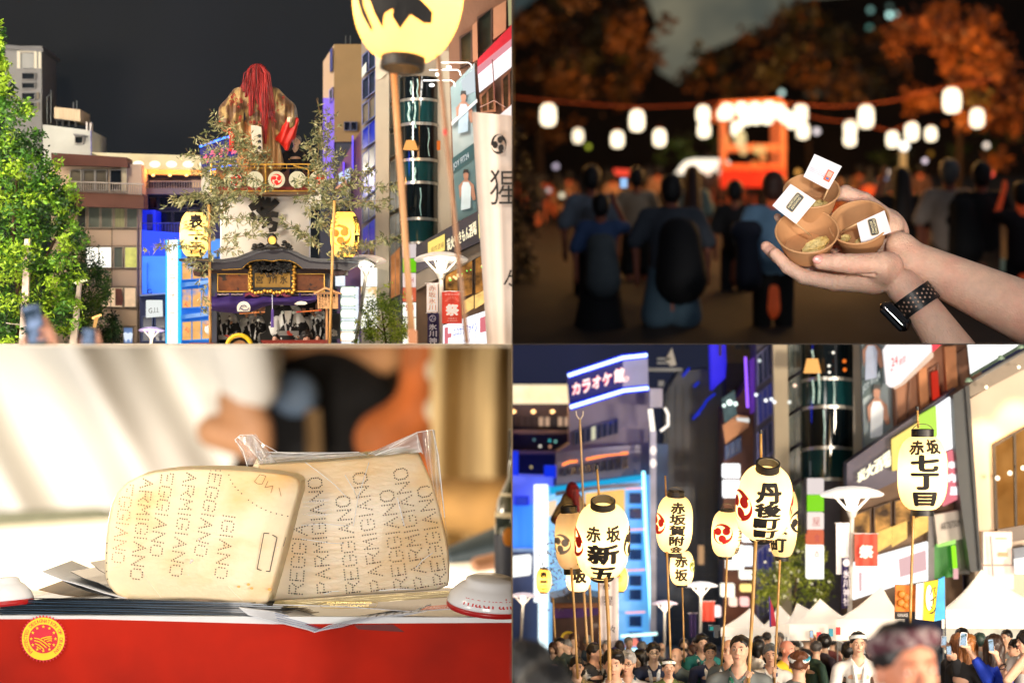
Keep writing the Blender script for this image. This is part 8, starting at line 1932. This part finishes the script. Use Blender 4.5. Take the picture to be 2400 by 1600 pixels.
for i,(x,y) in enumerate(bgx):
 k=r.randrange(6); hs=('short','short','bob','parted','long','bald')[k]; hc=((18,14,13),(120,118,114),(70,42,26),(24,20,18),(40,26,20),(150,120,100))[k]; yw=r.choice([0,20,-30,60,-70,150,180])
 bust(x,y,r.uniform(26,33),10.8 + .012*i,f'{desc[k]} person, {ORD(i)} from the left in the far crowd, ' + ('facing away' if abs(yw) > 100 else 'turned sideways' if abs(yw) > 50 else 'facing the camera'),yaw=yw,hair=hs,hairc=hc,coat=COATP[r.randrange(8)],skin=SK(-10),face=False,group='far crowd behind the lantern bearers',res=.05)
B=bust
B(1395,1548,40,10.35,'dark haired man in profile with dark vest over white shirt left of the main pole',62,'parted',coat=(28,30,36),coat2=(226,224,220),thr=.56,skin=SK())
B(1352,1584,44,10.15,'woman with swept black hair behind the pole of the beige lantern',10,'bun',coat=(110,100,70),skin=SK(-6))
B(1438,1589,66,9.98,'black haired man in pale coat holding the front lantern pole, looking right',-6,'parted',coat=(212,206,198),collar=(240,240,240),skin=SK())
B(1470,1580,53,10.12,'elderly man with grey hair and black rimmed glasses right of the front pole',-12,'parted',(176,172,168),coat=(216,212,206),collar=(16,70,96),lens=True,skin=SK(4,2,0))
B(1499,1562,40,10.4,'black haired person in side view wearing dark clothes behind the grey haired man',-50,'bob',coat=(30,30,36),skin=SK(-12))
B(1532,1549,42,10.25,'bespectacled black haired man in navy coat with white patterned collar',6,'parted',coat=(24,34,60),collar=(200,204,208),lens=True,skin=SK(-14))
B(1584,1558,40,10.35,'bald man behind the white headband woman',-30,'bald',(90,84,80),coat=(90,110,124),skin=SK(-4))
B(1567,1585,41,10.05,'young woman with green white headband in olive coat holding the column lantern pole',4,'short',coat=(92,104,56),band=(120,150,90),skin=SK())
B(1645,1526,40,10.45,'dark haired man in teal coat left of the main bearer',12,'parted',coat=(30,120,120),collar=(20,50,60),skin=SK(-8))
B(1664,1548,40,10.3,'black haired man in navy coat with white pattern collar beside the teal coat man',2,'parted',coat=(26,38,74),collar=(200,204,208),skin=SK(-8))
B(1708,1546,48,10.2,'balding man with thin glasses and teal patterned scarf behind the main bearer',-48,'bald',(70,64,60),coat=(100,110,112),collar=(24,120,110),lens=True,skin=SK(2))
B(1733,1556,66,9.95,'young man with cropped black hair in grey coat looking up, holding the thick pole',-16,'short',coat=(112,118,118),collar=(20,110,88),skin=SK(6,4,4),tilt=-9)
B(1778,1536,38,10.45,'person with black bob in white shirt seen from behind right of the thick pole',160,'bob',coat=(226,222,218),skin=SK())
B(1806,1556,46,10.12,'grey haired man in white lettered coat holding the thinner pole',-4,'parted',(84,88,92),coat=(222,218,212),collar=(40,66,110),skin=SK())
B(1846,1542,42,10.4,'pink faced bald man in yellow top in profile',50,'bald',(190,150,130),coat=(222,190,40),skin=mat((226,150,126),.5,noise=.05))
B(1914,1538,36,10.35,'man with thinning hair in green coat seen from behind',160,'short',(60,56,54),coat=(34,62,50),skin=SK(-6))
B(1932,1524,38,10.5,'person with round black hair in purple dark coat seen from behind',175,'ball',coat=(44,34,48),skin=SK(-10))
B(1873,1588,62,9.9,'woman seen from behind with brown gathered hair and cyan patterned headscarf',172,'bun',(92,50,28),coat=(120,126,122),band=(50,140,165),skin=SK(0),face=False)
B(1992,1548,44,10.3,'person in black cap and black jacket behind the white coat woman',160,'ball',coat=(24,24,28),skin=SK(-10))
B(2012,1534,52,9.98,'young woman in white lettered happi coat and white folded headband',0,'short',coat=(230,224,216),collar=(222,218,212),band=(240,236,230),skin=SK(8,6,4))
B(2246,1530,46,10.25,'person with light brown bob holding a phone at the left of the right crowd',165,'bob',(170,110,70),coat=(30,30,34),skin=SK())
B(2254,1508,36,10.45,'black haired head just under the large tent',180,'ball',coat=(20,20,22),skin=SK(-6),face=False)
B(2268,1540,54,10.1,'woman with very long golden brown hair in black top seen from behind',176,'long',(150,94,48),coat=(20,20,24),face=False,skin=SK())
B(2296,1520,36,10.5,'person in dark green cap behind the phone holders',170,'ball',(40,60,54),coat=(210,205,200),face=False,skin=SK(-6))
B(2330,1545,58,10.05,'woman with long straight dark hair in bright blue top seen from behind',168,'long',(50,32,24),coat=(10,50,170),face=False,skin=SK())
B(2358,1512,36,10.5,'dark haired person with pale face far right of the blue top woman',-40,'short',coat=(120,120,118),skin=SK())
B(2378,1540,42,10.3,'person with black hair tied back and white mask near the right edge',-70,'bun',coat=(230,226,222),skin=SK())
B(2402,1526,48,10.15,'person with curly black hair in profile at the right edge',-68,'ball',coat=(214,208,200),skin=SK())
B(2110,1516,30,10.6,'small dark figure with phone behind the blurred foreground head',150,'short',coat=(26,28,34),skin=SK(),face=False)
# hands on poles, arms with phones
def grip(label_o,x,y,d,s,rz=0,m_=None,rx=0,flip=1):
 g=hand_geo(); V=[Vector((v[0]*flip,v[1],v[2])) for v in g[0]]; f=g[1] if flip > 0 else [t[::-1] for t in g[1]]
 o=T('person',label_o,'person',x,y + s,d)
 mk('hand',put((V,f),x,y,d,s,rot=(R(rx),R(rz),0)),m_ or SK(),o,smooth=True)
 return o
grip('fist of the young man closed round the thick bamboo pole',1756,1580,9.8,34,30)
grip('fist of the grey haired man on his bamboo pole',1815,1568,10.03,26,10)
grip('hands of the olive coat woman on the column lantern pole',1573,1574,10.0,22,20)
grip('fist at the bottom edge on the front lantern pole',1430,1600,9.9,28,20)
def holdphone(label,x,y,w,h,hx,hy,ex,ey,sl,d,scr=True,ang=0):
 ph=T('phone','phone held up, ' + label,'phone',x,y + h/2,d,'phones raised by the crowd')
 M=Euler((0,R(ang),0)).to_matrix(); mk('case',put(prism_local(w,h,w*.2,w*.16),x,y,d,1,mat4=M),mat((225,225,228) if scr == 2 else (20,20,24),.3),ph)
 mk('screen',put(prism_local(w*.84,h*.9,w*.14,.4,-w*.1),x,y,d,1,mat4=M),glow((190,215,235),1.0,noise=.25,ns=60,rgb2=(40,80,70),thr=.56,soft=.05),ph)
 o=T('person','arm of the person holding the phone, ' + label,'person',ex,ey,d)
 cvv=lambda g:([P(v[0],v[2],d + v[1]*.0015) for v in g[0]],[t[::-1] for t in g[1]])
 pr=[('c',(ex,14,ey),(hx,8,hy),9,5.5),('e',(hx,4,hy - 3),(7,5,8))]
 for q in range(4):pr.append(('c',(x + w*.5,2,y + h*.1 + q*5),(x + w*.25,5,y + h*.12 + q*5),2.4,2,1));
 pr += [('c',(hx,4,hy - 4),(x + w*.4,4,y + h*.4),5,4),('c',(x - w*.3,-2,y + h*.45),(hx - 3,2,hy - 4),2.8,3.4,2)]
 mk('arm',cvv(organic(pr,1.4,4)),SK(),o,smooth=True)
 if sl:mk('sleeve',cvv(organic([('c',(ex + (ex - hx)*.5,16,ey + (ey - hy)*.5),(ex*.65 + hx*.35,12,ey*.65 + hy*.35),17,12)],2,3)),mat(sl,.8,noise=.1,bump=.3,bs=20),o,smooth=True)
holdphone('white rimmed, by the blue sleeve',2258,1498,16,34,2270,1520,2300,1565,(10,50,170),9.95,2,5)
holdphone('dark rimmed, by the bare arm with bracelet',2323,1512,13,32,2334,1534,2362,1592,None,9.9,1,-6)
holdphone('small one low left of the right crowd',2224,1524,12,24,2236,1540,2244,1560,(30,30,34),10.05,1,-4)
holdphone('pale one above the lowest phone',2212,1502,13,26,2222,1516,2228,1540,None,10.2,2,3)
holdphone('thin one before the stall, centre right',1902,1486,9,20,1906,1500,1908,1520,None,10.5,1,0)
mk('bracelet',put(lathe([(9,-2),(10,0),(9,2)],20,False),2350,1562,9.88,1,rot=(R(20),R(-35),0)),mat((60,24,22),.4),None,label='thin dark bracelet on the bare arm holding a phone',cat='bracelet')
o=T('person','forearm crossing at the lower right corner below the blue top woman','person',2390,1600,9.85)
mk('arm',pv(organic([('c',(2362,0,1592),(2405,0,1540),12,13)],1.6,3),9.85),SK(),o,smooth=True)
o=T('video_camera','dark video camera raised on a rig left of the red crest lantern pole','camera',1672,1490,10.5); mk('body',J(box(1662,1466,1688,1478,10.5,.05),box(1674,1478,1684,1494,10.5,.04)),mat((22,26,30),.4),o); mk('screen',box(1664,1468,1672,1476,10.49,.01),glow((40,160,150),.8),o)
# foreground heads, out of focus
B(2132,1664,200,7.2,'large blurred head with maroon and grey headband close to the camera at the lower right',18,'short',coat=(120,70,60),band=(70,30,40),band2=(120,104,104),bandh=1.35,skin=mat((190,122,92),.55,noise=.06),roll=-4)
B(1232,1660,150,7.4,'black blurred head at the lower left corner, seen from behind',175,'ball',(3,2,2),coat=(14,12,14),face=False,skin=mat((40,30,26),.7))
B(1282,1712,150,7.0,'second black blurred head low at the left bottom edge',180,'ball',(3,2,2),coat=(10,8,8),face=False,skin=mat((40,30,26),.7))
